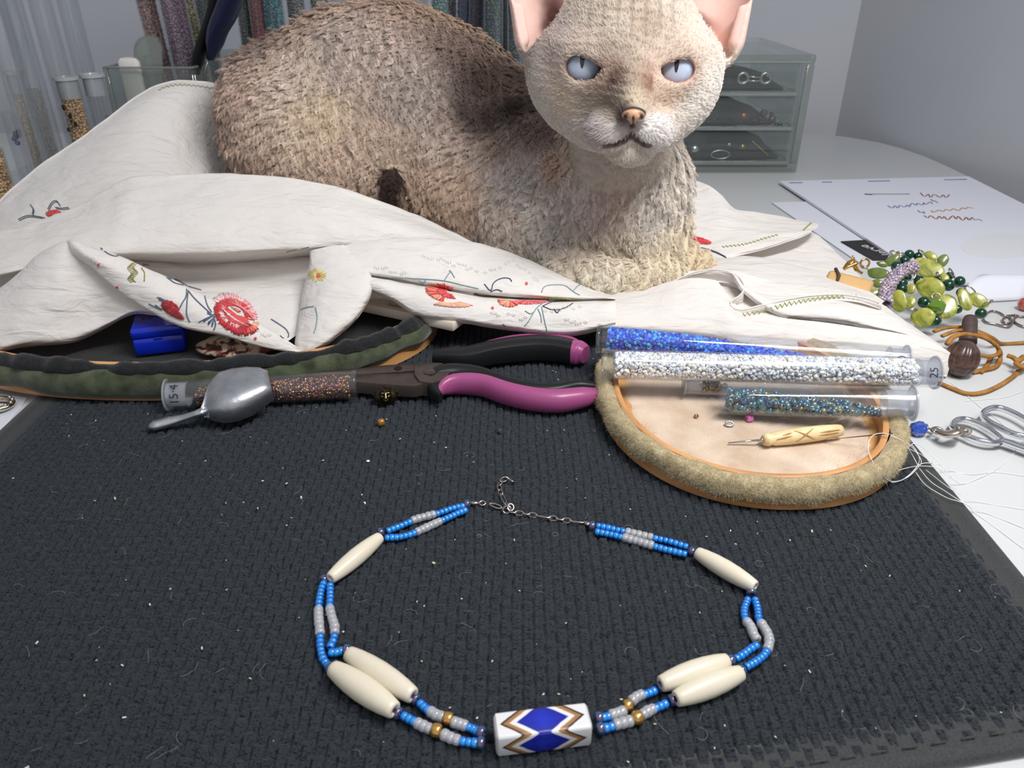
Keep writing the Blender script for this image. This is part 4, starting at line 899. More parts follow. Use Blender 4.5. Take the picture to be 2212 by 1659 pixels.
def coat_and_shade_colour(P):
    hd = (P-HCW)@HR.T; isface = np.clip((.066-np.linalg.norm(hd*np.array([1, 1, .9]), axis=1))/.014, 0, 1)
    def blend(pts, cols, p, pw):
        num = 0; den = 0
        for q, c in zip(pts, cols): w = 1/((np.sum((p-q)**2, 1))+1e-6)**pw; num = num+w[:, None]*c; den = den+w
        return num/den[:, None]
    cb_ = blend([AY(*q, y) for q, y, c in COAT_AND_SHADE], [np.array(lin(c)) for q, y, c in COAT_AND_SHADE], P, 2.2)
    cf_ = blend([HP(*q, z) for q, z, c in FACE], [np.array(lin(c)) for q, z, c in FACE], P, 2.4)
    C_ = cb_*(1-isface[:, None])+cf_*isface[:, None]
    # tabby streaks on the forehead
    ang = hd[:, 0]; up_ = hd[:, 1]
    st = np.clip(np.sin(ang*950+1.3)*1.4-.3, 0, 1)*np.clip((up_-.022)/.012, 0, 1)*np.clip((.030-np.abs(ang))/.01, 0, 1); C_ = C_*(1-.30*st[:, None])
    return C_, isface, hd
def projpx(P):
    d = P-_cam; z = d@_f; return CX+F_PX*d[:, 0]/z, CY-F_PX*(d@_u)/z
ccol, cface, chd = coat_and_shade_colour(cp)
# bare skin: ears, eye rims, lips
def ear_mask(P, pad):
    out = np.zeros(len(P)); e_ = (P-HCW)@HR.T
    for A_, B_, C_, rA, rT in EARS:
        for a, b_, ra, rb in ((A_, B_, rA, rA*.88), (B_, C_, rA*.88, rT)):
            t = np.clip(((P-a)@(b_-a))/((b_-a)@(b_-a)), 0, 1); out = np.maximum(out, np.clip((ra+(rb-ra)*t+pad-np.linalg.norm(P-a-(b_-a)*t[:, None], axis=1))/.0012, 0, 1))
    return out
earm = ear_mask(cp, .0020)*np.clip((chd[:, 1]-.018)/.004, 0, 1)
ek = (np.abs(chd[:, 0]-.003) < .028)*(chd[:, 1] < .04); earm = earm*(1-ek)
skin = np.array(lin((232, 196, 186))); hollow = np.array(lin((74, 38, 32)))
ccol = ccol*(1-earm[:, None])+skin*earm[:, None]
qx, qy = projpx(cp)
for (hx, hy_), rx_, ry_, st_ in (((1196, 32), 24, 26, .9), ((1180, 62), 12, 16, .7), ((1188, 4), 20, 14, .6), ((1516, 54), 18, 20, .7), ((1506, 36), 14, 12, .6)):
    w = np.clip(1.5-np.hypot((qx-hx)/rx_, (qy-hy_)/ry_), 0, 1)*earm*st_*(cn@hf > -.2); ccol = ccol*(1-w[:, None])+hollow*w[:, None]  # shade inside the ear cups painted into the skin colour
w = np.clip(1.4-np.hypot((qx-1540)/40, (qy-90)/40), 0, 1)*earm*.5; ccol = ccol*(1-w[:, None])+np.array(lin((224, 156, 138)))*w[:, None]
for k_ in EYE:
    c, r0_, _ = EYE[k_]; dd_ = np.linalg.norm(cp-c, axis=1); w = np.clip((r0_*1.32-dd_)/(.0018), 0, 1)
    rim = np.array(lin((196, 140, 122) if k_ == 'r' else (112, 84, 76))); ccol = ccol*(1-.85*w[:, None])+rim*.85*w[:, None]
for path, zf in ((mouth[0], .0465), (mouth[1], .0435), (mouth[2], .0435)):
    for a, b_ in zip(path[:-1], path[1:]):
        A_, B_ = HP(*a, zf), HP(*b_, zf); t = np.clip(((cp-A_)@(B_-A_))/((B_-A_)@(B_-A_)), 0, 1); dd_ = np.linalg.norm(cp-A_-(B_-A_)*t[:, None], axis=1)
        w = np.clip((.0024-dd_)/.0010, 0, 1); ccol = ccol*(1-.8*w[:, None])+np.array(lin((92, 72, 64)))*.8*w[:, None]
M_skin = mat('cat_skin', (200, 180, 165), .75, attr='col', sub=.0, spec=.25, bump=(700, .25, .0004))
cat = thing('cat', (0, .56, .017), 'curly coated cream and brown cat with pale blue eyes lying on the embroidered cloth', 'cat')
fc = np.concatenate([cf[:, [0, 1, 2]], cf[:, [0, 2, 3]]])
cat_body = fast_mesh('body', cp, cf, M_skin, cat, True, col=ccol*.92)  # skin darkened slightly so gaps in the fur read as shade
# eyes
def eye_mat(name, iris_in, iris_out, rim):
    m_, N, L, B = newmat(name)
    def mth(op, a, b_=None):
        n = N.new('ShaderNodeMath'); n.operation = op
        for i_, x in enumerate((a, b_)):
            if x is None: continue
            if isinstance(x, (int, float)): n.inputs[i_].default_value = x
            else: L.new(x, n.inputs[i_])
        return n.outputs[0]
    tc = N.new('ShaderNodeTexCoord'); sp = N.new('ShaderNodeSeparateXYZ'); L.new(tc.outputs['Object'], sp.inputs[0])
    r_ = mth('SQRT', mth('ADD', mth('POWER', sp.outputs[0], 2.), mth('POWER', sp.outputs[1], 2.)))
    nz = N.new('ShaderNodeTexNoise'); nz.inputs['Scale'].default_value = 650; nz.inputs['Detail'].default_value = 6; L.new(tc.outputs['Object'], nz.inputs['Vector'])
    rr = mth('ADD', mth('DIVIDE', r_, .0105), mth('MULTIPLY', mth('SUBTRACT', nz.outputs['Fac'], .5), .25))
    cr = N.new('ShaderNodeValToRGB'); L.new(rr, cr.inputs[0]); e = cr.color_ramp.elements; e[0].color = rgba(iris_in); e[0].position = .15; e[1].color = rgba(rim); e[1].position = .97
    q = e.new(.62); q.color = rgba(iris_out); q = e.new(.86); q.color = rgba(tuple(int(x*.8) for x in iris_out))
    # slit pupil
    w = mth('ADD', mth('POWER', mth('DIVIDE', sp.outputs[0], .00115), 2.), mth('POWER', mth('DIVIDE', mth('ABSOLUTE', sp.outputs[1]), .0042), 1.6))
    lt = mth('LESS_THAN', w, 1.0); mx = N.new('ShaderNodeMix'); mx.data_type = 'RGBA'; L.new(lt, mx.inputs[0]); L.new(cr.outputs[0], mx.inputs[6]); mx.inputs[7].default_value = rgba((38, 20, 18)); L.new(mx.outputs[2], B.inputs['Base Color'])
    B.inputs['Roughness'].default_value = .25; B.inputs['Coat Weight'].default_value = 1; B.inputs['Coat Roughness'].default_value = .02; return m_
M_eye = eye_mat('pale_blue_iris', (176, 188, 210), (188, 200, 224), (70, 62, 84))
for k_ in ('l', 'r'):
    c, r0_, pp = EYE[k_]; m = MB(); m.sphere((0, 0, 0), r0_, 40, 30); o = m.build('eye', M_eye, cat, origin=(0, 0, 0), smooth=True)
    d = ray(*pp); oc = _cam-c; b_ = oc@nrm(d); disc_ = b_*b_-(oc@oc-r0_*r0_); hit = _cam+nrm(d)*(-b_-math.sqrt(max(disc_, 0)))
    g = nrm(hit-c); xx = nrm(np.cross([0, 0, 1], g)); yy = np.cross(g, xx); o.rotation_mode = 'QUATERNION'; o.rotation_quaternion = Matrix(((xx[0], yy[0], g[0]), (xx[1], yy[1], g[1]), (xx[2], yy[2], g[2]))).to_quaternion()
    WORLD[o.name] = c; o.location = tuple(c-WORLD[cat.name])
# nose leather, finer field
NG = Field(*[axis_steps(c-.010, c+.010, .00034, []) for c in HP(1368, 254, .052)])
NG.ell(HP(1357, 246, .0522), (.0034, .0026, .0030), .0015, HR); NG.ell(HP(1380, 246, .0522), (.0034, .0026, .0030), .0015, HR); NG.ell(HP(1368, 244, .0530), (.0040, .0024, .0034), .0015, HR)
NG.cone(HP(1368, 248, .0530), HP(1366, 270, .0505), .0034, .0016, .0015)
for a, b_, c in (((1353, 247), (1348, 254), (1354, 261)), ((1383, 247), (1388, 254), (1380, 261))):
    NG.cone(HP(*a, .0560), HP(*b_, .0555), .0009, .0011, .0004, 's'); NG.cone(HP(*b_, .0555), HP(*c, .0545), .0011, .0006, .0004, 's')
NG.cone(HP(1368, 250, .0572), HP(1367, 268, .0520), .0004, .0005, .0004, 's')
npt, nqd = NG.mesh(); npt = relax(npt, nqd, 2, .4); ncol = np.tile(np.array(lin((214, 166, 134))), (len(npt), 1)); hd = (npt-HCW)@HR.T
px_, py_ = projpx(npt)
dk = np.clip(((((px_-1368)/25)**2+((py_-252)/16)**2)-.75)/.5, 0, 1)
for (a, b_) in (((1351, 253), 5), ((1386, 253), 5)): dk = np.maximum(dk, np.clip(1.5-np.hypot((px_-a[0])/b_, (py_-a[1])/8), 0, 1))
dk = np.maximum(dk, np.clip(1.6-np.abs(px_-1367.5)/2.2, 0, 1)*(py_ > 252))
ncol = ncol*(1-dk[:, None])+np.array(lin((60, 44, 40)))*dk[:, None]
fast_mesh('nose', npt, nqd, mat('nose_leather', (214, 166, 134), .45, attr='col', bump=(1200, .3, .0003)), cat, True, col=ncol)
# ---------------- coat: wavy strands
M_fur, N, L, B = newmat('curly_fur'); a = N.new('ShaderNodeAttribute'); a.attribute_name = 'col'; L.new(a.outputs['Color'], B.inputs['Base Color']); B.inputs['Roughness'].default_value = .55; B.inputs['Specular IOR Level'].default_value = .3
tri = fc; A_, B_, C_ = cp[tri[:, 0]], cp[tri[:, 1]], cp[tri[:, 2]]; tn = np.cross(B_-A_, C_-A_); ta = np.linalg.norm(tn, axis=1); tn = tn/np.maximum(ta, 1e-12)[:, None]; tcn = (A_+B_+C_)/3
vd = _cam-tcn; vd /= np.linalg.norm(vd, axis=1)[:, None]; vis = ((tn*vd).sum(1) > -.45) & (tcn[:, 2] > .0185)
thd = (tcn-HCW)@HR.T; tface = np.linalg.norm(thd, axis=1) < .060
tear = (ear_mask(tcn, .0022) > .4) & (thd[:, 1] > .019) & ~((np.abs(thd[:, 0]-.003) < .028) & (thd[:, 1] < .04))
teye = np.zeros(len(tcn), bool)
for k_ in EYE: teye |= np.linalg.norm(tcn-EYE[k_][0], axis=1) < EYE[k_][1]*1.21
tnose = np.linalg.norm(tcn-HP(1368, 252, .052), axis=1) < .0062
tmouth = np.zeros(len(tcn), bool)
for path, zf in ((mouth[0], .0465), (mouth[1], .0435), (mouth[2], .0435)):
    for a, b_ in zip(path[:-1], path[1:]):
        a0_, b0_ = HP(*a, zf), HP(*b_, zf); t = np.clip(((tcn-a0_)@(b0_-a0_))/((b0_-a0_)@(b0_-a0_)), 0, 1); tmouth |= np.linalg.norm(tcn-a0_-(b0_-a0_)*t[:, None], axis=1) < .0015
from mathutils.kdtree import KDTree
def pick(n, wsel, rg):
    p_ = ta*wsel; k = rg.choice(len(tri), n, p=p_/p_.sum()); u, v_ = rg.random(n), rg.random(n); sw = u+v_ > 1; u[sw], v_[sw] = 1-u[sw], 1-v_[sw]; w_ = 1-u-v_
    p = A_[k]*w_[:, None]+B_[k]*u[:, None]+C_[k]*v_[:, None]; nn = cn[tri[k, 0]]*w_[:, None]+cn[tri[k, 1]]*u[:, None]+cn[tri[k, 2]]*v_[:, None]; return p, nn/np.linalg.norm(nn, axis=1)[:, None]
def grow(n, nl, wsel, ln, K, seed, kind, lift, amp, waves, clump):
    """strands gathered in locks: every strand follows the curl of its lock and closes on it towards the tip"""
    rg = np.random.default_rng(seed); lp_, ln_ = pick(nl, wsel, rg); p, nn = pick(n, wsel, rg)
    kd = KDTree(nl)
    for i, q in enumerate(lp_): kd.insert(q, i)
    kd.balance(); li = np.array([kd.find(q)[1] for q in p])
    def flow_at(P, Nn):
        if kind == 'face': q = P-HP(1367, 235, .048); fl = q-Nn*(q*Nn).sum(1)[:, None]+hu*.006
        else: fl = np.tile(np.array([-.45, .05, -.9]), (len(P), 1)); fl[:, 0] += np.where(P[:, 0] > .03, .35, 0); fl += .75*np.stack([noise3(P*26+i*9, 21+i) for i in range(3)], 1)
        fl = fl-Nn*(fl*Nn).sum(1)[:, None]; return fl/np.maximum(np.linalg.norm(fl, axis=1), 1e-9)[:, None]
    F_ = flow_at(lp_, ln_); S_2 = np.cross(ln_, F_)
    ph = 6.28*(lp_@np.array([60., 40., 190.])+.9*noise3(lp_*60, 5))+rg.normal(size=nl)*.5; Ll = ln*rg.uniform(.75, 1.2, nl); sgn = np.ones(nl)
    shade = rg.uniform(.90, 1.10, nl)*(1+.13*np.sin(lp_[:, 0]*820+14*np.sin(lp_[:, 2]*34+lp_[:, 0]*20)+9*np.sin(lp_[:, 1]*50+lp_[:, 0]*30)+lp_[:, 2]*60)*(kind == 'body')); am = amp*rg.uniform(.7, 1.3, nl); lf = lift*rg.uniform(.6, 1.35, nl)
    F1, S1, N1, c0_ = F_[li], S_2[li], nn, lp_[li]; off_ = p-c0_; L_ = Ll[li]*rg.uniform(.85, 1.1, n); pts = []; jit_ = rg.normal(size=(n, 3))*.00014
    for t in np.linspace(0, 1, K):
        w = ph[li]+t*6.28*waves
        lat = am[li]*(np.sin(w)-np.sin(ph[li]))*min(1, t*2.2)*sgn[li]; hg = lf[li]*L_*(t**.75)*(1-.4*t)+.5*am[li]*(np.cos(w)-np.cos(ph[li]))*t
        pts.append(c0_+off_*(1-clump*t**.8)-N1*.0003+F1*(L_*t*.78)[:, None]+S1*lat[:, None]+N1*hg[:, None]+jit_*t)
    c_, _, _ = coat_and_shade_colour(p); mxc = np.maximum(c_.max(1), 1e-4); tgt = (mxc**1.30*3.5 if kind != 'face' else mxc*1.6); tgt = tgt/(1+tgt**4/.45)**.25; c_ = c_*(tgt/mxc)[:, None]*np.array([1.0, 1.0, 1.06])*(shade[li]*rg.uniform(.9, 1.1, n))[:, None]
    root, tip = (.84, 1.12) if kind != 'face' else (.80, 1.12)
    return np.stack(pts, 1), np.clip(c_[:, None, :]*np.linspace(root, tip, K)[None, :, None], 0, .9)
FURK = 2.1
wb_ = (vis & ~tface & ~teye & ~tear & ~((np.linalg.norm(thd, axis=1) < .095) & (thd[:, 1] > .012)))*1.0; pawm = (tcn[:, 2] < .042) & (tcn[:, 0] > .02) & (tcn[:, 1] < .50)
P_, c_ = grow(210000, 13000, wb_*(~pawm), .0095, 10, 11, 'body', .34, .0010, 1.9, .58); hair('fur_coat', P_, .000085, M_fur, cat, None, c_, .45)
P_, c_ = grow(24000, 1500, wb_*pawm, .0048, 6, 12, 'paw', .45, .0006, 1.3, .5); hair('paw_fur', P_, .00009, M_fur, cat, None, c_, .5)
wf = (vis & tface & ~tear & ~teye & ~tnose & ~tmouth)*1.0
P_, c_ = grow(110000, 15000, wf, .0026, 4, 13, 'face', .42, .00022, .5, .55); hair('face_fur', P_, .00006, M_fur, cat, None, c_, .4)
# a few curled whiskers
rg = random.Random(4); m = MB()
for sx_, x0, y0 in ((-1, 1292, 278), (-1, 1285, 290), (-1, 1298, 268), (1, 1430, 272), (1, 1436, 286), (1, 1426, 294), (1, 1440, 264)):
    p0 = HP(x0, y0, .046); d = hr*sx_*.9+hu*rg.uniform(-.3, .2)+hf*.3; L_ = rg.uniform(.008, .016)
    pts = [p0+d*L_*t+hu*(.004*math.sin(t*3+rg.random()))*t-hf*.006*t*t for t in np.linspace(0, 1, 8)]; m.tube(pts, np.linspace(.00004, .00002, 8), 4)
m.build('whiskers', mat('whisker', (240, 238, 232), .4), cat, kind='stuff')
# ------------------------------------------------------------ embroidered tablecloth: lofted folds, one mesh
def pchip(xq, x, y):
    x = np.array(x, float); y = np.array(y, float); h = np.diff(x); d = np.diff(y)/h; m = np.zeros(len(x)); m[0], m[-1] = d[0], d[-1]
    for i in range(1, len(x)-1):
        if d[i-1]*d[i] > 0: w1, w2 = 2*h[i]+h[i-1], h[i]+2*h[i-1]; m[i] = (w1+w2)/(w1/d[i-1]+w2/d[i])
    i = np.clip(np.searchsorted(x, xq)-1, 0, len(x)-2); t = (np.clip(xq, x[0], x[-1])-x[i])/h[i]
    return (2*t**3-3*t**2+1)*y[i]+(t**3-2*t**2+t)*h[i]*m[i]+(-2*t**3+3*t**2)*y[i+1]+(t**3-t**2)*h[i]*m[i+1]
def cat_rows(P, k):
    """Catmull-Rom across rows: P (rows, cols, 3) -> more rows"""
    n = len(P); out = []
    for i in range(n-1):
        b, c = P[i], P[i+1]; a = P[i-1] if i else 2*b-c; d = P[i+2] if i+2 < n else 2*c-b
        for t in np.linspace(0, 1, k, endpoint=False): out.append(.5*((2*b)+(c-a)*t+(2*a-5*b+4*c-d)*t*t+(3*b-a-3*c+d)*t**3))
    out.append(P[-1]); return np.array(out)
CLV, CLF, SHEETS = [], [], {}
def sheet(name, rows, nc=90, k=7, wr=.0006, seed=1, wf=(55, 160), reg=True, byx=True):
    """rows: lists of (px, py, Y) control points, in order across the fold"""
    R = []
    for r_ in rows:
        a = np.array(r_, float)
        if byx:
            x0, x1 = a[0, 0], a[-1, 0]; xq = np.linspace(x0, x1, nc); py = pchip(xq, a[:, 0], a[:, 1]); Yq = pchip(xq, a[:, 0], a[:, 2]); R.append([AY(x, y, Y) for x, y, Y in zip(xq, py, Yq)])
        else:
            q = spline([AY(*p) for p in a], nc); R.append(q)
    P = cat_rows(np.array(R), k); nr, nc_ = P.shape[:2]
    du = np.gradient(P, axis=1); dv = np.gradient(P, axis=0); nn = np.cross(du, dv); nn /= np.maximum(np.linalg.norm(nn, axis=2), 1e-9)[..., None]
    q = P.reshape(-1, 3); w = wr*(noise3(q*wf[0]*np.array([1, .6, 1.6])+seed, seed)+.35*noise3(q*wf[1], seed+3)); edge_ = 1
    P = P+nn*w.reshape(nr, nc_)[..., None]
    b = sum(len(v) for v in CLV); CLV.append(P.reshape(-1, 3)); i = (np.arange(nr-1)[:, None]*nc_+np.arange(nc_-1)[None]).ravel(); CLF.append(np.stack([i, i+1, i+1+nc_, i+nc_], 1)+b)
    SHEETS[name] = P; return P
# A: back panel rising at the left behind the cat
sheet('A', [[(-90, 560, .50), (0, 432, .53), (50, 388, .545), (100, 348, .555), (150, 315, .565), (200, 281, .575), (250, 246, .585), (290, 217, .60), (340, 188, .615), (390, 176, .625), (440, 178, .635), (500, 190, .65), (600, 205, .66), (720, 240, .67)],
            [(-90, 580, .495), (0, 450, .52), (50, 408, .535), (100, 370, .545), (150, 338, .552), (200, 306, .560), (250, 274, .568), (290, 246, .578), (340, 216, .592), (390, 202, .605), (440, 205, .618), (500, 225, .64), (600, 260, .65), (720, 300, .66)],
            [(-90, 600, .49), (0, 500, .50), (50, 465, .505), (100, 432, .512), (150, 405, .518), (200, 385, .522), (250, 365, .528), (290, 350, .535), (340, 330, .548), (390, 315, .565), (440, 320, .585), (500, 340, .62), (600, 360, .63), (720, 380, .64)],
            [(-90, 640, .485), (0, 560, .488), (50, 530, .49), (100, 500, .492), (150, 475, .495), (200, 450, .498), (250, 430, .50), (290, 425, .505), (340, 420, .51), (390, 420, .52), (440, 420, .53), (500, 430, .56), (600, 440, .59), (720, 450, .60)]], 110, 10, .0011, 3, (30, 90))
# B: the broad middle fold, its shaded underside and the sheet below it
def off(row, dy, dY): return [(x, y+dy, Y+dY) for x, y, Y in row]
Bc = [(-90, 545, .448), (0, 500, .452), (90, 474, .458), (160, 449, .463), (230, 408, .470), (262, 390, .473), (290, 382, .475), (370, 377, .478), (450, 376, .480), (600, 383, .480), (700, 397, .480), (800, 425, .480), (900, 465, .475), (975, 498, .468), (1020, 520, .462), (1060, 542, .458)]
sheet('B', [off(Bc, 60, .030), off(Bc, 14, .016), Bc,
            [(-90, 552, .440), (0, 510, .444), (90, 486, .450), (160, 464, .455), (230, 424, .462), (262, 406, .465), (290, 397, .467), (370, 392, .470), (450, 391, .472), (600, 399, .472), (700, 413, .472), (800, 440, .472), (900, 478, .468), (975, 507, .462), (1020, 526, .458), (1060, 545, .455)],
            [(-90, 578, .422), (0, 548, .424), (90, 528, .428), (160, 510, .432), (230, 486, .438), (262, 474, .440), (290, 468, .442), (370, 460, .445), (450, 457, .446), (600, 460, .448), (700, 465, .450), (800, 478, .452), (900, 498, .455), (975, 516, .455), (1020, 532, .455), (1060, 548, .455)],
            [(-90, 605, .410), (0, 588, .411), (90, 570, .414), (160, 556, .417), (230, 545, .421), (262, 541, .423), (290, 540, .425), (370, 540, .427), (450, 539, .428), (600, 535, .432), (700, 528, .438), (800, 520, .446), (900, 518, .452), (975, 523, .455), (1020, 536, .456), (1060, 551, .456)],
            [(-90, 610, .414), (0, 594, .415), (90, 576, .419), (160, 562, .423), (230, 549, .428), (262, 546, .431), (290, 545, .434), (370, 545, .437), (450, 543, .438), (600, 538, .442), (700, 531, .448), (800, 524, .455), (900, 521, .46), (975, 527, .462), (1020, 540, .462), (1060, 554, .462)],
            [(-90, 614, .430), (0, 600, .432), (90, 584, .438), (160, 572, .446), (230, 560, .452), (262, 560, .455), (290, 562, .458), (370, 566, .460), (450, 568, .460), (600, 562, .462), (700, 550, .465), (800, 540, .47), (900, 530, .475), (975, 535, .475), (1020, 546, .472), (1060, 560, .470)]], 150, 9, .0011, 5, (34, 120))
Dx = (-90, 180, 262, 370, 450, 600, 690, 860)
def drow(ys, Ys): return [(x, y, Y) for x, y, Y in zip(Dx, ys, Ys)]
sheet('D', [drow((600, 560, 548, 548, 548, 542, 540, 550), (.450, .470, .480, .482, .482, .480, .478, .475)), drow((620, 572, 562, 572, 576, 572, 566, 575), (.440, .450, .455, .455, .455, .455, .455, .455)),
            drow((640, 592, 596, 602, 604, 604, 598, 600), (.430, .442, .446, .448, .448, .448, .45, .45)), drow((650, 600, 612, 620, 622, 624, 622, 622), (.42, .430, .430, .430, .430, .430, .434, .44)),
            drow((660, 612, 626, 640, 656, 680, 672, 640), (.41, .42, .420, .416, .412, .408, .415, .435)), drow((670, 620, 640, 662, 690, 742, 690, 650), (.405, .415, .412, .406, .398, .388, .41, .43))], 90, 7, .0011, 8, (40, 120))
# F: front left lap and C: the turned-over band with the rose
Ft = [(-90, 690, .392), (0, 622, .396), (60, 573, .400), (100, 540, .402), (130, 524, .403), (155, 519, .403), (185, 531, .401), (230, 560, .398), (300, 600, .394), (345, 640, .390)]
sheet('F', [off(Ft, 40, .030), off(Ft, 8, .012), Ft,
            [(-90, 712, .382), (0, 650, .386), (60, 604, .390), (100, 572, .393), (130, 556, .395), (155, 552, .397), (185, 566, .398), (230, 590, .398), (300, 622, .395), (345, 650, .391)],
            [(-90, 740, .372), (0, 690, .376), (60, 650, .380), (100, 625, .384), (130, 612, .387), (155, 610, .390), (185, 618, .392), (230, 630, .393), (300, 646, .391), (345, 660, .389)],
            [(-90, 770, .366), (0, 738, .368), (60, 716, .371), (100, 708, .374), (130, 704, .377), (155, 700, .380), (185, 694, .384), (230, 684, .387), (300, 664, .387), (345, 668, .386)],
            [(-90, 790, .366), (0, 755, .367), (60, 741, .370), (100, 738, .372), (130, 736, .374), (155, 733, .377), (185, 722, .381), (230, 702, .385), (300, 671, .386), (345, 676, .385)],
            [(-90, 796, .374), (0, 760, .376), (60, 747, .379), (100, 744, .381), (130, 742, .383), (155, 739, .385), (185, 729, .388), (230, 709, .391), (300, 678, .391), (345, 682, .389)]], 80, 8, .0009, 11, (45, 140))
Ct = [(138, 524, .4040), (152, 518, .4020), (185, 529, .3995), (250, 549, .398), (330, 584, .395), (400, 620, .392), (480, 660, .388), (560, 700, .383), (620, 735, .378), (657, 757, .376)]
sheet('C', [off(Ct, 30, .016), off(Ct, 4, .006), Ct,
            [(140, 530, .4020), (155, 528, .3970), (186, 540, .3935), (250, 565, .3910), (330, 602, .3875), (400, 640, .3845), (480, 680, .3810), (560, 716, .3775), (615, 743, .3755), (652, 759, .3752)],
            [(142, 538, .4010), (157, 540, .3950), (186, 552, .3905), (246, 585, .3865), (324, 625, .3825), (398, 665, .3790), (476, 698, .3765), (550, 728, .3745), (608, 750, .3740), (648, 760, .3745)],
            [(144, 544, .4005), (158, 548, .3955), (186, 562, .3905), (236, 602, .3860), (316, 652, .3805), (396, 694, .3765), (472, 715, .3745), (540, 738, .3735), (602, 755, .3735), (645, 760, .3742)],
            [(145, 548, .402), (159, 553, .3970), (186, 570, .3920), (230, 611, .3870), (310, 664, .3810), (394, 705, .3770), (470, 722, .3750), (535, 743, .3740), (600, 757, .3740), (643, 761, .3745)],
            [(146, 552, .406), (160, 557, .4020), (190, 575, .3970), (236, 612, .3920), (316, 664, .3860), (398, 705, .3820), (472, 723, .3790), (537, 744, .3770), (602, 758, .3765), (645, 762, .3765)]], 120, 8, .0008, 14, (60, 170))
# E: right centre fold with the groove, G: its turned left end
Ec = [(738, 529, .4395), (850, 516, .4430), (900, 514, .4440), (960, 516, .4445), (1010, 521, .4440), (1060, 533, .4430), (1100, 546, .4420), (1150, 567, .4400), (1200, 590, .4370), (1250, 613, .4340), (1300, 633, .4310), (1330, 641, .4290)]
Eg = [(738, 587, .4210), (850, 602, .4180), (900, 611, .4165), (960, 622, .4150), (1010, 631, .4145), (1060, 638, .4140), (1100, 641, .4140), (1150, 644, .4140), (1200, 646, .4140), (1250, 646, .4145), (1300, 645, .4160), (1330, 645, .4180)]
El = [(738, 598, .4160), (850, 650, .4040), (900, 679, .4000), (960, 690, .3985), (1010, 696, .3975), (1060, 705, .3965), (1100, 711, .3960), (1150, 718, .3950), (1200, 722, .3945), (1250, 719, .3950), (1300, 708, .3960), (1330, 702, .3970)]
def mix(a, b_, t, dY=0, dy=0): return [(x0*(1-t)+x1*t, y0*(1-t)+y1*t+dy, Y0*(1-t)+Y1*t+dY) for (x0, y0, Y0), (x1, y1, Y1) in zip(a, b_)]
sheet('E', [off(Ec, 36, .020), off(Ec, 7, .009), Ec, mix(Ec, Eg, .30, -.0045), mix(Ec, Eg, .68, -.0055), mix(Ec, Eg, .93, -.0035), mix(Eg, El, .00, .0030, 1), mix(Eg, El, .06, .0020, 1), mix(Eg, El, .16, -.0045), mix(Eg, El, .45, -.0060), mix(Eg, El, .80, -.0035), mix(Eg, El, .97, .0), off(El, 3, .010), off(El, -6, .024)], 130, 7, .0009, 21, (60, 170))
sheet('G', [[(668, 545, .4365), (664, 590, .4270), (652, 650, .4120), (642, 700, .3980), (640, 745, .3860), (655, 760, .3800)],
            [(672, 541, .4350), (672, 590, .4210), (662, 650, .4060), (650, 700, .3920), (646, 745, .3810), (658, 761, .3770)],
            [(690, 537, .4340), (700, 580, .4190), (700, 640, .4010), (682, 700, .3860), (668, 742, .3780), (662, 761, .3755)],
            [(720, 531, .4340), (745, 570, .4200), (765, 615, .4060), (742, 672, .3910), (702, 722, .3800), (668, 760, .3760)],
            [(742, 529, .4350), (776, 566, .4230), (800, 612, .4090), (772, 676, .3930), (714, 733, .3800), (670, 760, .3765)],
            [(748, 535, .4400), (782, 575, .4290), (803, 620, .4150), (776, 684, .3980), (718, 738, .3850), (672, 763, .3800)]], 60, 8, .0008, 24, (60, 150), byx=False)
# H: right hand front lap, hem flap, and the part behind the paws
sheet('H1', [[(1285, 640, .4320), (1400, 622, .4330), (1460, 606, .4330), (1500, 600, .4325), (1545, 604, .4300), (1575, 640, .4200), (1600, 668, .4120), (1650, 682, .4060), (1750, 693, .4000), (1850, 706, .3940), (1950, 722, .3880), (2010, 738, .3830), (2045, 756, .3790), (2060, 768, .3770)],
             [(1285, 650, .4230), (1400, 636, .4240), (1460, 624, .4240), (1500, 620, .4230), (1545, 628, .4200), (1575, 655, .4120), (1600, 680, .4060), (1650, 692, .4010), (1750, 704, .3960), (1850, 718, .3905), (1950, 735, .3850), (2010, 752, .3805), (2045, 770, .3775), (2057, 782, .3760)],
             [(1285, 672, .4080), (1400, 668, .4090), (1460, 662, .4080), (1500, 662, .4070), (1545, 668, .4040), (1575, 682, .3990), (1600, 698, .3960), (1650, 708, .3930), (1750, 722, .3890), (1850, 738, .3850), (1950, 756, .3810), (2010, 775, .3775), (2040, 792, .3755), (2050, 802, .3745)],
             [(1285, 706, .3965), (1400, 708, .3970), (1460, 712, .3960), (1500, 716, .3950), (1545, 722, .3935), (1575, 730, .3915), (1600, 738, .3900), (1650, 748, .3880), (1750, 760, .3850), (1850, 776, .3815), (1950, 792, .3780), (2010, 808, .3750), (2034, 822, .3735), (2042, 826, .3730)],
             [(1285, 712, .4050), (1400, 715, .4050), (1460, 719, .4040), (1500, 723, .4030), (1545, 729, .4010), (1575, 737, .3990), (1600, 746, .3970), (1650, 757, .3940), (1750, 770, .3900), (1850, 786, .3860), (1950, 802, .3820), (2010, 817, .3785), (2030, 829, .3765), (2036, 833, .3755)]], 120, 9, .0007, 31, (40, 140))
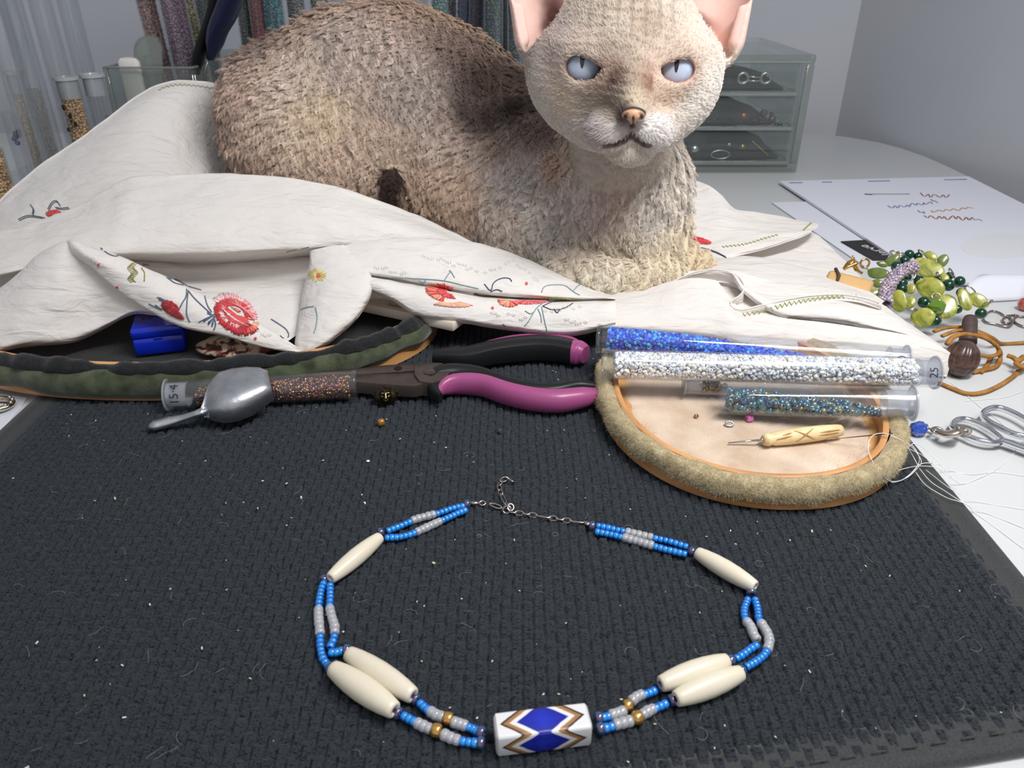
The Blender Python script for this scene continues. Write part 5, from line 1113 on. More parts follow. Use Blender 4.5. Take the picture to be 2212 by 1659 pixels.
sheet('H2', [[(1480, 592, .4420), (1530, 584, .4440), (1580, 586, .4440), (1640, 600, .4420), (1700, 612, .4400), (1800, 632, .4350), (1890, 650, .4280), (1950, 690, .4130), (2000, 722, .4010), (2060, 764, .3850)],
             [(1480, 598, .4390), (1530, 590, .4400), (1580, 592, .4390), (1620, 624, .4290), (1700, 640, .4220), (1800, 645, .4190), (1890, 668, .4120), (1950, 698, .4030), (2000, 727, .3940), (2058, 766, .3800)],
             [(1490, 596, .4380), (1530, 587, .4390), (1582, 590, .4350), (1608, 618, .4240), (1700, 656, .4120), (1800, 662, .4080), (1890, 688, .4010), (1950, 711, .3950), (2000, 732, .3890), (2058, 767, .3780)],
             [(1500, 592, .4380), (1535, 586, .4380), (1580, 590, .4330), (1604, 622, .4220), (1700, 676, .4050), (1800, 682, .4010), (1890, 704, .3955), (1950, 719, .3910), (2000, 737, .3860), (2056, 768, .3775)],
             [(1500, 594, .4390), (1535, 590, .4390), (1578, 596, .4340), (1598, 626, .4230), (1700, 686, .4060), (1800, 696, .4010), (1890, 712, .3960), (1950, 724, .3920), (2000, 741, .3870), (2054, 770, .3785)]], 110, 7, .0006, 34, (45, 140))
hem = [(1448, 612, .4345), (1470, 600, .4370), (1500, 588, .4390), (1535, 583, .4390), (1572, 586, .4360), (1598, 600, .4300), (1608, 620, .4230), (1598, 638, .4170), (1580, 650, .4120), (1582, 664, .4085), (1604, 669, .4080), (1640, 661, .4100), (1700, 647, .4140), (1760, 638, .4170), (1820, 636, .4180), (1870, 644, .4160), (1905, 656, .4120)]
sheet('Hm', [off(hem, 0, 0), [(x-6*(x < 1590)-1, y+9, Y-.0003) for x, y, Y in hem], [(x-16*(x < 1590)*1.0, y+30, Y+.004) for x, y, Y in hem]], 110, 4, .0003, 36, (45, 140), byx=False)
sheet('H3', [[(1400, 545, .500), (1500, 548, .498), (1560, 552, .495), (1640, 556, .490), (1700, 566, .480), (1780, 590, .468), (1850, 618, .452), (1910, 652, .432)],
             [(1400, 570, .478), (1500, 566, .478), (1560, 566, .478), (1640, 566, .476), (1700, 578, .466), (1780, 602, .455), (1850, 628, .442), (1905, 656, .424)],
             [(1400, 600, .450), (1500, 592, .452), (1560, 590, .452), (1640, 600, .446), (1700, 612, .438), (1780, 624, .430), (1850, 642, .424), (1903, 662, .416)],
             [(1400, 626, .435), (1500, 610, .438), (1560, 612, .436), (1640, 640, .424), (1700, 650, .418), (1780, 648, .416), (1850, 654, .414), (1900, 668, .411)]], 70, 8, .0010, 41, (45, 120))
sheet('H4', [[(1440, 365, .60), (1490, 385, .59), (1530, 398, .575), (1560, 420, .565), (1592, 452, .555), (1640, 458, .56), (1690, 466, .56), (1730, 476, .555), (1768, 484, .545)],
             [(1440, 400, .575), (1490, 420, .565), (1530, 436, .555), (1560, 452, .545), (1592, 470, .540), (1640, 476, .543), (1690, 484, .540), (1730, 490, .536), (1766, 492, .534)],
             [(1440, 450, .545), (1490, 468, .536), (1530, 484, .528), (1560, 494, .522), (1592, 502, .518), (1640, 503, .518), (1690, 502, .518), (1730, 500, .520), (1758, 497, .524)],
             [(1440, 520, .510), (1490, 534, .502), (1530, 542, .497), (1560, 543, .494), (1592, 541, .493), (1640, 534, .496), (1690, 520, .503), (1730, 508, .512), (1752, 500, .520)],
             [(1440, 560, .490), (1490, 564, .488), (1530, 564, .487), (1560, 560, .487), (1592, 552, .490), (1640, 542, .495), (1690, 526, .503), (1730, 512, .512), (1750, 503, .520)]], 70, 9, .0010, 44, (35, 100))
# flat under-layer on the desk behind the right hand fold, and a hidden layer beneath the cat
sheet('H5', [[(1560, 470, .575), (1700, 486, .565), (1760, 505, .552), (1800, 540, .528), (1850, 590, .495), (1915, 655, .445)],
             [(1560, 520, .530), (1700, 530, .526), (1760, 540, .520), (1800, 565, .505), (1850, 605, .480), (1905, 660, .440)],
             [(1560, 590, .480), (1700, 590, .480), (1760, 600, .474), (1800, 615, .464), (1850, 640, .448), (1890, 668, .432)]], 60, 8, .0004, 47, (30, 90))
sheet('H0', [[(1440, 590, .450), (1500, 585, .452), (1560, 590, .448), (1640, 610, .440), (1700, 630, .43)], [(1440, 620, .440), (1500, 615, .440), (1560, 625, .434), (1640, 650, .424), (1700, 660, .418)], [(1440, 650, .426), (1500, 650, .424), (1560, 660, .416), (1640, 690, .404), (1700, 700, .400)]], 30, 6, .0004, 52)
g = []
for y in np.linspace(.44, .66, 8): g.append([np.array([x, y, .0165]) for x in np.linspace(-.24, .15, 40)])
P = np.array(g); nr, nc_ = P.shape[:2]; b_ = sum(len(v) for v in CLV); CLV.append(P.reshape(-1, 3)); i = (np.arange(nr-1)[:, None]*nc_+np.arange(nc_-1)[None]).ravel(); CLF.append(np.stack([i, i+1, i+1+nc_, i+nc_], 1)+b_)
clv, clf = np.concatenate(CLV), np.concatenate(CLF)
clv[:, 2] = np.maximum(clv[:, 2], -.0025)
M_cloth, N, L, B = newmat('white_cotton_cloth'); B.inputs['Base Color'].default_value = rgba((238, 233, 229)); B.inputs['Roughness'].default_value = .85; B.inputs['Sheen Weight'].default_value = .15; B.inputs['Specular IOR Level'].default_value = .2
tc = N.new('ShaderNodeTexCoord'); n1 = N.new('ShaderNodeTexNoise'); mpc = N.new('ShaderNodeMapping'); mpc.inputs['Scale'].default_value = (40, 110, 150); mpc.inputs['Rotation'].default_value = (0, .5, .3); L.new(tc.outputs['Object'], mpc.inputs[0]); n1.inputs['Scale'].default_value = 1; n1.inputs['Detail'].default_value = 7; n1.inputs['Distortion'].default_value = .6; L.new(mpc.outputs[0], n1.inputs['Vector'])
n2 = N.new('ShaderNodeTexNoise'); n2.inputs['Scale'].default_value = 2200; n2.inputs['Detail'].default_value = 3; L.new(tc.outputs['Object'], n2.inputs['Vector'])
wv1 = N.new('ShaderNodeTexWave'); wv1.inputs['Scale'].default_value = 420; wv1.inputs['Distortion'].default_value = 1.5; L.new(tc.outputs['Object'], wv1.inputs['Vector'])
b1_ = N.new('ShaderNodeBump'); b1_.inputs['Strength'].default_value = .8; b1_.inputs['Distance'].default_value = .0030; L.new(n1.outputs['Fac'], b1_.inputs['Height'])
b2_ = N.new('ShaderNodeBump'); b2_.inputs['Strength'].default_value = .35; b2_.inputs['Distance'].default_value = .0002; L.new(n2.outputs['Fac'], b2_.inputs['Height']); L.new(b1_.outputs[0], b2_.inputs['Normal'])
b3_ = N.new('ShaderNodeBump'); b3_.inputs['Strength'].default_value = .15; b3_.inputs['Distance'].default_value = .0002; L.new(wv1.outputs['Fac'], b3_.inputs['Height']); L.new(b2_.outputs[0], b3_.inputs['Normal']); L.new(b3_.outputs[0], B.inputs['Normal'])
tr_ = N.new('ShaderNodeBsdfTranslucent'); tr_.inputs[0].default_value = rgba((240, 226, 212)); mx = N.new('ShaderNodeMixShader'); mx.inputs[0].default_value = .14; L.new(B.outputs[0], mx.inputs[1]); L.new(tr_.outputs[0], mx.inputs[2]); L.new(mx.outputs[0], N['Material Output'].inputs[0])
cloth = thing('tablecloth', (0, .48, 0), 'white cotton cloth with embroidered roses, rumpled in folds under the cat', 'tablecloth')
fast_mesh('cloth_folds', clv, clf, M_cloth, cloth, True)
CB = BVHTree.FromPolygons([V(v) for v in clv], [tuple(int(x) for x in q) for q in clf])
def onc(px, py, lift=.00035):
    """point on the cloth seen along a pixel ray, with its normal"""
    d = nrm(ray(px, py)); h, n_, i_, t = CB.ray_cast(V(_cam), V(d), 3)
    if h is None: return None
    n_ = np.array(n_); n_ = n_ if n_@d < 0 else -n_
    return np.array(h)+n_*lift, n_
def thread_mat(name, c): return mat(name, c, .45, sheen=.3, bump=(3000, .3, .0002))
T_ = {'red': thread_mat('red_thread', (200, 40, 52)), 'deep': thread_mat('deep_red_thread', (150, 22, 36)), 'pink': thread_mat('pink_thread', (236, 150, 164)), 'coral': thread_mat('coral_thread', (226, 92, 90)), 'peach': thread_mat('peach_thread', (240, 190, 150)), 'white': thread_mat('white_thread', (240, 236, 232)),
      'blue': thread_mat('grey_blue_thread', (84, 104, 128)), 'teal': thread_mat('pale_teal_thread', (132, 160, 168)), 'navy': thread_mat('dark_blue_thread', (52, 66, 92)), 'olive': thread_mat('olive_thread', (140, 138, 62)), 'yellow': thread_mat('yellow_thread', (226, 208, 130)), 'green': thread_mat('green_hem_thread', (150, 158, 70)), 'brown': thread_mat('brown_thread', (92, 74, 52))}
def stitch(mb, pts, r_=.00022, lift=.00025, mi=0, n=5):
    q = [onc(x, y, lift) for x, y in pts]; q = [p for p in q if p is not None]
    if len(q) < 2: return
    P = [p for p, _ in q]
    if max(np.linalg.norm(P[i+1]-P[i]) for i in range(len(P)-1)) > .012: return
    mb.tube(P, r_, n, mi)
def dens(pts, st=3.0):
    out = []
    for (a, b_) in zip(pts[:-1], pts[1:]):
        n = max(1, int(math.hypot(b_[0]-a[0], b_[1]-a[1])/st)); out += [(a[0]+(b_[0]-a[0])*i/n, a[1]+(b_[1]-a[1])*i/n) for i in range(n)]
    return out+[pts[-1]]
def smooth2(pts, n=20): return [tuple(p) for p in spline([(x, y, 0) for x, y in pts], n)[:, :2]]
def stem(mb, pts, r_=.00032, mi=0):
    """chain-stitched line: short overlapping segments"""
    P = dens(smooth2(pts, 26), 2.2); k = 0
    while k < len(P)-2: stitch(mb, P[k:k+4], r_, .0003, mi); k += 3
def stems(paths, m_, label=None, r_=.00032):
    for p in paths:
        q = MB(); stem(q, p, r_)
        if q.v: q.build('embroidered_stem', m_, cloth, label=label, kind='stuff' if False else None)
def satin(mb, cx, cy, rx, ry, ang, a0, a1, r0_, r1_, mis, step=1.6, jit=.08, seed=1):
    """radial satin stitches in an elliptical sector, from inner fraction r0_ to outer r1_"""
    rg = random.Random(seed); ca, sa = math.cos(math.radians(ang)), math.sin(math.radians(ang)); per = max(rx, ry)*r1_*math.radians(a1-a0); n = int(per/step)
    for i in range(n):
        t = math.radians(a0+(a1-a0)*(i+rg.random()*.4)/n); p = []
        for r_ in np.linspace(r0_+rg.uniform(-jit, jit)*.5, r1_+rg.uniform(-jit, jit), 5):
            x, y = rx*r_*math.cos(t), ry*r_*math.sin(t); p.append((cx+x*ca-y*sa, cy+x*sa+y*ca))
        stitch(mb, p, .00022, .0003+.0002*rg.random(), rg.choice(mis), 4)
# big rose on the front left band
RM = [T_[k] for k in ('red', 'pink', 'coral', 'peach', 'deep', 'white')]
def leaf(mb, p0, p1, w, mis, seed=1, step=1.3, bend=0):
    rg = random.Random(seed); d = np.array(p1, float)-np.array(p0, float); L_ = np.hypot(*d); d /= L_; nv = np.array([-d[1], d[0]]); n = int(L_/step)
    for i in range(1, n):
        t = i/n; c = np.array(p0)+d*L_*t+nv*bend*math.sin(math.pi*t); ww = w*math.sin(math.pi*t)**.7*rg.uniform(.85, 1.1); a, b_ = c-nv*ww+d*2, c+nv*ww-d*2; stitch(mb, dens([tuple(a), tuple(b_)], 4), .00022, .00075, rg.choice(mis), 4)
m = MB(); satin(m, 512, 682, 44, 30, 30, 0, 360, .05, .62, [2, 0, 2], 1.3, seed=41); satin(m, 512, 684, 51, 34, 30, 0, 190, .56, 1.02, [0, 0, 4], 1.15, seed=1); satin(m, 506, 676, 50, 34, 30, 180, 345, .80, 1.04, [1, 1, 5], 1.15, seed=2); satin(m, 508, 678, 46, 31, 30, 170, 350, .50, .92, [0, 2, 0], 1.15, seed=3); satin(m, 534, 696, 22, 22, 30, -50, 60, .60, 1.1, [3, 2], 1.2, seed=31)
satin(m, 504, 684, 36, 21, 34, 40, 215, .66, .96, [1, 5, 5], 1.2, seed=4); satin(m, 520, 668, 30, 12, 36, 190, 350, .4, 1.1, [3, 0, 2], 1.3, seed=5); leaf(m, (494, 654), (550, 692), 1.8, [1], 6, bend=-6); leaf(m, (480, 668), (536, 706), 2.2, [5, 1, 1], 7, bend=4); leaf(m, (500, 664), (540, 692), 3.2, [0, 2, 3], 8, bend=-1); m.build('embroidered_rose', RM, cloth, label='red and pink rose in satin stitch')
m = MB(); satin(m, 368, 664, 20, 13, 30, 0, 360, .3, 1.0, [4, 4, 0], 1.3, seed=8); leaf(m, (352, 656), (398, 690), 9, [4, 0, 4], 9); m.build('embroidered_rose', RM, cloth, label='dark red rosebud in shade')
m = MB(); satin(m, 966, 634, 46, 20, 12, 95, 260, .55, 1.0, [3, 2, 0], 1.3, seed=9); satin(m, 972, 632, 30, 13, 12, 60, 280, .3, 1.0, [0, 2], 1.3, seed=10); satin(m, 968, 646, 50, 14, 6, 30, 120, .6, 1.2, [3, 3, 1], 1.3, seed=11); m.build('embroidered_rose', RM, cloth, label='coral rose folded in half by the crease')
m = MB(); satin(m, 1100, 650, 24, 14, 0, 30, 190, .1, 1.0, [0, 3, 2], 1.3, seed=12); satin(m, 1140, 650, 42, 8, 0, 10, 170, .1, 1., [1, 2, 0], 1.3, seed=13); m.build('embroidered_rose', RM, cloth, label='small red and orange flower on the lower fold')
m = MB(); satin(m, 118, 462, 18, 8, 0, 0, 360, .1, 1., [0, 2], 1.4, seed=14); m.build('embroidered_rose', RM, cloth); m = MB(); satin(m, 1500, 518, 36, 7, 12, 0, 360, .1, 1., [0, 0, 2], 1.4, seed=15); m.build('embroidered_rose', RM, cloth)
for p in ([(360, 600), (378, 612), (402, 618), (438, 628)], [(403, 618), (402, 640), (394, 655), (385, 672)], [(406, 628), (420, 645), (440, 664), (458, 680)], [(406, 632), (404, 656), (404, 680), (412, 698)], [(404, 618), (384, 606), (366, 602), (360, 598)], [(340, 642), (352, 648), (366, 655), (380, 662)], [(322, 656), (334, 662), (350, 668)], [(442, 640), (448, 660), (458, 676)], [(430, 696), (446, 688), (462, 682)], [(462, 684), (466, 700), (462, 714)], [(586, 690), (602, 700), (618, 712), (624, 726), (614, 732), (602, 724)], [(218, 536), (232, 548), (248, 554), (258, 552)]): stems([p], T_['blue'], 'grey blue stem near the big rose', .00034)
m = MB()
for x0, y0, x1, y1 in ((440, 690, 462, 680), (448, 672, 462, 682), (450, 696, 464, 684), (458, 700, 464, 686), (344, 642, 372, 656), (336, 658, 350, 668)):
    for k in range(6): stitch(m, dens([(x0, y0+k*1.2), (x1, y1+k*.4)], 6), .00024)
m.build('embroidered_leaf', T_['blue'], cloth, label='grey blue stitched sepals of the big rose', kind='stuff')
m = MB()
for k in range(17): y = 560+k*3.0; x = 287+4*math.sin(k*.8); w = 9-abs(k-8)*.35; stitch(m, dens([(x-w, y+2), (x, y-1), (x+w*.9, y+1)], 5), .00026)
for p in ([(312, 570), (306, 580), (312, 590), (312, 610)], [(312, 572), (322, 574)]): stem(m, p, .0003)
m.build('embroidered_leaf', T_['olive'], cloth)
m = MB()
for k in range(34): a = k*2*math.pi/34; stitch(m, dens([(686+4*math.cos(a), 594+3*math.sin(a)), (686+(19+3*math.sin(k*3))*math.cos(a), 594+(14+2*math.cos(k*5))*math.sin(a))], 4), .00024)
m.build('embroidered_daisy', T_['yellow'], cloth); m = MB(); satin(m, 689, 597, 5, 4, 0, 0, 360, .1, 1, [0], 1.2, seed=16); m.build('flower_centre', T_['coral'], cloth)
for p in ([(650, 668), (664, 664), (680, 662)], [(682, 664), (686, 682), (684, 702), (678, 722)], [(815, 600), (860, 600), (905, 602), (960, 607), (1000, 616), (1036, 624)], [(960, 606), (968, 594), (975, 585)], [(982, 600), (976, 590), (970, 584)], [(905, 606), (914, 612), (920, 604)], [(1170, 632), (1176, 620), (1195, 616), (1220, 618), (1240, 632), (1256, 640)], [(1238, 630), (1246, 620), (1252, 616)], [(1175, 654), (1160, 665), (1150, 680), (1142, 694), (1132, 706)], [(1170, 664), (1174, 682), (1178, 700), (1182, 716)], [(1134, 672), (1146, 678), (1156, 672)], [(1162, 668), (1168, 682), (1170, 698)]): stems([p], T_['teal'], 'pale teal stem on the centre fold')
for p in ([(1046, 614), (1060, 628), (1066, 612), (1082, 602), (1100, 602), (1107, 612)], [(1060, 630), (1074, 626), (1086, 630)], [(1172, 662), (1196, 652), (1220, 650), (1244, 650)], [(1172, 662), (1195, 670), (1220, 666), (1240, 654)], [(1196, 668), (1204, 676), (1210, 668)], [(1086, 700), (1092, 704)]): stems([p], T_['navy'], 'dark blue curl')
for p in ([(40, 474), (60, 466), (84, 468), (100, 472)], [(66, 442), (72, 452), (70, 464)], [(104, 452), (112, 438), (122, 434), (130, 444)], [(120, 448), (134, 450), (150, 448)], [(1462, 512), (1480, 522), (1510, 528)], [(1500, 532), (1540, 542), (1570, 556)]):
    stems([p, [(x+2, y+3) for x, y in p]], T_['navy'], 'dark blue curl', .00028)
m = MB(); stem(m, [(1024, 634), (1040, 640), (1080, 641), (1110, 645), (1150, 646), (1185, 646)], .0006); m.build('embroidered_stem', T_['brown'], cloth, label='dark line along the crease'); m = MB(); stem(m, [(1170, 645), (1200, 642), (1240, 646), (1256, 646)], .0006); m.build('embroidered_stem', T_['olive'], cloth, label='olive line along the crease')
m = MB(); rg = random.Random(5)
for (x0, y0, x1, y1, n) in ((915, 552, 1035, 585, 16), (1050, 585, 1110, 565, 6), (1112, 566, 1150, 595, 5), (1156, 600, 1160, 615, 3), (810, 575, 885, 592, 8), (202, 556, 222, 575, 4), (560, 716, 590, 728, 4), (1100, 680, 1150, 692, 4), (1220, 690, 1270, 700, 7), (1062, 672, 1084, 680, 4), (1180, 672, 1260, 660, 8)):
    for k in range(n):
        cx, cy = x0+(x1-x0)*k/n+rg.uniform(-3, 3), y0+(y1-y0)*k/n+rg.uniform(-4, 4)
        for a in range(0, 360, 60): stitch(m, [(cx+1.5*math.cos(math.radians(a)), cy+1*math.sin(math.radians(a))), (cx+5*math.cos(math.radians(a)), cy+3.6*math.sin(math.radians(a)))], .00028, .0002)
m.build('white_eyelet_stitches', T_['white'], cloth, kind='stuff')
m = MB()
for x, y in ((214, 572), (254, 620), (552, 731), (1137, 613), (1064, 666)): satin(m, x, y, 3, 3, 0, 0, 360, .1, 1, [0], 1.2, seed=int(x))
m.build('red_berry_stitch', T_['coral'], cloth)
# green zigzag along the hems
m = MB()
for path, am, st in (([(1604, 680), (1650, 672), (1700, 658), (1750, 648), (1800, 642), (1850, 642), (1900, 650)], 4.5, 5), ([(1560, 534), (1610, 528), (1650, 516), (1680, 508)], 2, 4), ([(1600, 456), (1640, 460), (1690, 468), (1730, 478)], 1.8, 4), ([(1735, 498), (1748, 486), (1756, 480)], 1.6, 4), ([(342, 196), (360, 188), (390, 184), (420, 186), (450, 190), (480, 198)], 1.8, 3.6)):
    P = dens(smooth2(path, 30), st)
    for k in range(len(P)-1):
        s1, s2 = (am, -am) if k % 2 else (-am, am); stitch(m, [(P[k][0], P[k][1]+s1), (P[k+1][0], P[k+1][1]+s2)], .00022, .0004)
m.build('zigzag_hem_stitching', T_['green'], cloth, kind='stuff')
# rolled hem edge
for name, row, r_ in (('Hm', 0, .00055), ('A', 0, .0008), ('H4', -1, .0005)):
    m = MB(); m.tube(SHEETS[name][row][::2], r_, 7); m.build('rolled_hem', M_cloth, cloth)
# ------------------------------------------------------------ small things on the trays and the mat
m_ = None
aw = thing('awl', AZ(1700, 945, ZF), 'needle awl with a carved bone handle lying in the tan suede tray', 'awl')
pa, pb = AZ(1649, 951, ZF+.0036), AZ(1819, 929, ZF+.0042)
M_ivory = mat('carved_bone', (234, 214, 170), .35, noise=(220, (222, 196, 146)), sub=.2)
m = MB(); m.lathe(pa, pb, [(0, .0007), (0, .0024), (.05, .0030), (.10, .0026), (.13, .0031), (.3, .0036), (.5, .0037), (.75, .0035), (.93, .0030), (.985, .0026), (1, .0018), (1, .0002)], 28); m.build('handle', M_ivory, aw)
M_groove = mat('carved_groove', (176, 132, 78), .6)
dd = nrm(pb-pa); Lh = np.linalg.norm(pb-pa); cu_ = camup(pa, dd); si_ = np.cross(dd, cu_)
def onh(t, a, R=.00372):
    return pa+dd*t*Lh+(cu_*math.cos(a)+si_*math.sin(a))*R
for t0, t1, a0, a1, R_ in ((.36, .60, -.7, .75, .0037), (.36, .60, .75, -.7, .0037), (.62, .92, .0, -.1, .0034), (.60, .90, .35, .25, .0034), (.12, .36, .15, -.1, .0034), (.2, .36, -.3, -.5, .0034)):
    m = MB(); P = [onh(t0+(t1-t0)*k/10, a0+(a1-a0)*k/10, R_) for k in range(11)]; m.tube(P, np.interp(range(11), [0, 5, 10], [.0001, .00045, .0001]), 6); m.build('carved_groove', M_groove, aw)
M_ss = mat('bright_steel', (214, 214, 216), .12, 1)
m = MB(); m.tube([AZ(1573, 957, ZF+.0012), AZ(1650, 950, ZF+.0034)], [.00035, .0006], 10); m.build('shaft', M_ss, aw); m = MB(); m.lathe(AZ(1642, 950.5, ZF+.0031), AZ(1650, 950, ZF+.0034), [(0, .0007), (.3, .0011), (1, .0011)], 14); m.build('ferrule', M_ss, aw)
nd = MB(); nd.tube([AZ(1640, 963, ZF+.0006), AZ(1780, 950, .0070), AZ(1928, 936, .0155)], [.00014, .00022, .00024], 8); nd = nd.build('beading_needle', mat('dark_needle_steel', (120, 100, 92), .25, 1)); tag(nd, 'long thin beading needle resting against the rim of the tan suede tray', 'needle')
M_rose = mat('pink_bead_glass', (214, 120, 190), .12, coat=.6, sub=.2)
def smallbead(name, px, py, z, R, H, m_, d, label, hole=.3, n=18):
    m = MB(); p = AZ(px, py, z+R); d = nrm(d); m.lathe(p-d*H/2, p+d*H/2, [(.05, R*hole), (0, R*.6), (.1, R*.88), (.3, R*.99), (.5, R), (.7, R*.99), (.9, R*.88), (1, R*.6), (.95, R*hole), (.5, R*hole*.8), (.05, R*hole)], n, cap0=False, cap1=False); return tag(m.build(name, m_), label, 'bead')
smallbead('pink_bead', 1619, 903, ZF, .0019, .0034, M_rose, (1, .3, 0), 'round opaque pink bead lying in the tan suede tray')
smallbead('gold_seed_bead', 1504, 899, ZF, .0011, .0015, mat('rose_gold', (196, 140, 100), .2, 1), (.2, -1, .5), 'tiny rose gold seed bead near the left side of the tan suede tray', .5)
smallbead('amber_bead', 823, 912, 0, .0020, .0034, mat('amber_glass', (196, 130, 30), .08, trans=.5, coat=1, ior=1.5), (1, .4, 0), 'faceted amber glass bead on the mat below the lion head bead', .25, 8)
smallbead('blue_seed_bead', 1080, 931, 0, .0010, .0015, M_iris, (.2, -1, .4), 'single tiny dark blue seed bead on the mat below the pliers', .5)
m = MB(); p = AZ(1576, 915, ZF+.0015); pts = [p+np.array([math.cos(a)*.0018, math.sin(a)*.0010, math.sin(a)*.0006]) for a in np.linspace(0, 6.28, 14, endpoint=False)]; m.tube(pts, .00055, 8, closed=True); tag(m.build('silver_jump_ring', M_ss), 'small oval silver ring beside the pink bead in the tray', 'ring')
m = MB(); rg = random.Random(9); m.sphere(AZ(795, 996, .0005), .0008, 8, 6, sc=(1.1, .9, .6)); tag(m.build('white_crumb', mat('white_crumb', (235, 235, 235), .6)), 'white crumb alone on the black mat above the necklace', 'crumb')
# lion head bead: field with mane, brow, muzzle
c0 = AZ(833, 856, .0048); LG = Field(*[axis_steps(c-.0085, c+.0085, .00030, []) for c in c0]); fv = nrm(_cam-c0); fr = nrm(np.cross([0, 0, 1], fv)); fu = np.cross(fv, fr); LR = np.stack([fr, fu, fv])
LP = lambda x, y, z: c0+fr*x*.001+fu*y*.001+fv*z*.001
LG.ell(LP(0, 0, -.5), (.0062, .0044, .0040), .001, LR)
for k in range(13): a = k*2*math.pi/13+.2; LG.cone(LP(3.2*math.cos(a), 2.4*math.sin(a), 1.5), LP(6.4*math.cos(a+.25), 4.6*math.sin(a+.25), -.2), .0009, .0004, .0005)
LG.ell(LP(0, .4, 2.2), (.0026, .0026, .0020), .0008, LR); LG.ell(LP(0, -1.6, 3.2), (.0016, .0011, .0013), .0005, LR); LG.cone(LP(0, 1.4, 3.6), LP(0, -1, 4.2), .0006, .0008, .0004)
for s in (-1, 1): LG.ell(LP(1.2*s, .5, 4.0), (.0007, .0005, .0006), .0003, LR, 's'); LG.ell(LP(1.3*s, 1.6, 3.3), (.0011, .0005, .0008), .0003, LR)
LG.ell(LP(0, -2.0, 4.3), (.0010, .0003, .0005), .0003, LR, 's'); lp, lq = LG.mesh()
M_ant, N, L, B = newmat('antique_gold'); gm = N.new('ShaderNodeNewGeometry'); r = N.new('ShaderNodeValToRGB'); L.new(gm.outputs['Pointiness'], r.inputs[0]); r.color_ramp.elements[0].position = .50; r.color_ramp.elements[1].position = .58; r.color_ramp.elements[0].color = rgba((30, 26, 20)); r.color_ramp.elements[1].color = rgba((200, 172, 118)); L.new(r.outputs[0], B.inputs['Base Color']); B.inputs['Metallic'].default_value = .9; B.inputs['Roughness'].default_value = .25
tag(fast_mesh('lion_head_bead', lp, lq, M_ant, None, True), 'dark antique gold lion head bead on the mat beside the pliers jaws', 'bead')
# blue lidded case and oval cabochon in the green tray
M_bl = mat('royal_blue_plastic', (10, 42, 190), .28, coat=.4); bx = thing('lidded_case', AZ(350, 745, .006), 'small royal blue plastic case with worn gold letters, in the green suede tray', 'box')
a, b_ = AZ(318, 768, .0065), AZ(408, 757, .0065); xd = nrm(b_-a); yd = np.array([-xd[1], xd[0], 0]); wid = np.linalg.norm(b_-a)*1.22; Rb = np.stack([xd, yd, [0, 0, 1]], 1); cb_ = (a+b_)/2-xd*.0035+yd*.014
m = MB(); m.box(cb_+np.array([0, 0, .0045]), wid, .027, .0100, bev=.0012, rot=Rb); m.build('case_base', M_bl, bx, smooth='auto'); m = MB(); m.box(cb_+np.array([0, 0, .0128]), wid*1.01, .0275, .0064, bev=.0014, rot=Rb); m.build('case_lid', M_bl, bx, smooth='auto')
m = MB(); m.box(cb_+np.array([0, 0, .0094])-yd*.0138, .004, .0008, .0015, bev=.0003, rot=Rb); m.build('clasp', M_bl, bx)
text_on('worn_gold_letters', 'IHB', .013, cb_+np.array([0, .003, .0161]), mat('worn_gold_print', (92, 78, 96), .5, .3), bx, xd, yd)
m = MB(); c = AZ(515, 745, .0085); m.sphere(c, .024, 40, 14, sc=(1, .62, .16)); M_cab, N, L, B = newmat('banded_shell'); tc = N.new('ShaderNodeTexCoord'); wv_ = N.new('ShaderNodeTexNoise'); wv_.inputs['Scale'].default_value = 70; wv_.inputs['Distortion'].default_value = 2; L.new(tc.outputs['Object'], wv_.inputs['Vector']); r = N.new('ShaderNodeValToRGB'); e = r.color_ramp.elements; e[0].color = rgba((30, 18, 18)); e[0].position = .38; e[1].color = rgba((188, 172, 150)); e[1].position = .50; q = e.new(.44); q.color = rgba((110, 50, 46)); L.new(wv_.outputs['Fac'], r.inputs[0]); L.new(r.outputs[0], B.inputs['Base Color']); B.inputs['Roughness'].default_value = .2
tag(m.build('oval_cabochon', M_cab), 'beige and dark red oval shell piece lying in the green suede tray', 'cabochon')
# cardboard packet peeping out under the cloth
pk = thing('packet', AZ(870, 660, .016), 'cream cardboard packet with small printed letters half under the cloth by the pliers', 'packet')
a, b_, c_ = AZ(776, 652, .021), AZ(955, 690, .021), AZ(1060, 640, .021); xd = nrm(b_-a); yd = np.array([-xd[1], xd[0], 0]); Rb = np.stack([xd, yd, [0, 0, 1]], 1); cc = (a+b_)/2+yd*.022+np.array([0, 0, -.0035])
m = MB(); m.box(cc, np.linalg.norm(b_-a)*1.25, .044, .0055, bev=.0006, rot=Rb); m.build('packet_box', mat('cream_card', (216, 204, 190), .6), pk, smooth='auto'); text_on('printed_letters', 'button.com', .0052, cc+np.array([0, 0, .0028])-yd*.016, mat('brown_print', (120, 100, 84), .6), pk, xd, yd)
# pin through the cloth
m = MB(); m.tube([AY(620, 544, .425), AY(668, 534, .431)], .00028, 7); m.sphere(AY(620, 544, .425), .0004, 8, 6); tag(m.build('steel_pin', mat('pin_steel', (130, 122, 116), .3, .9)), 'thin steel pin stuck in the white cloth fold', 'pin')
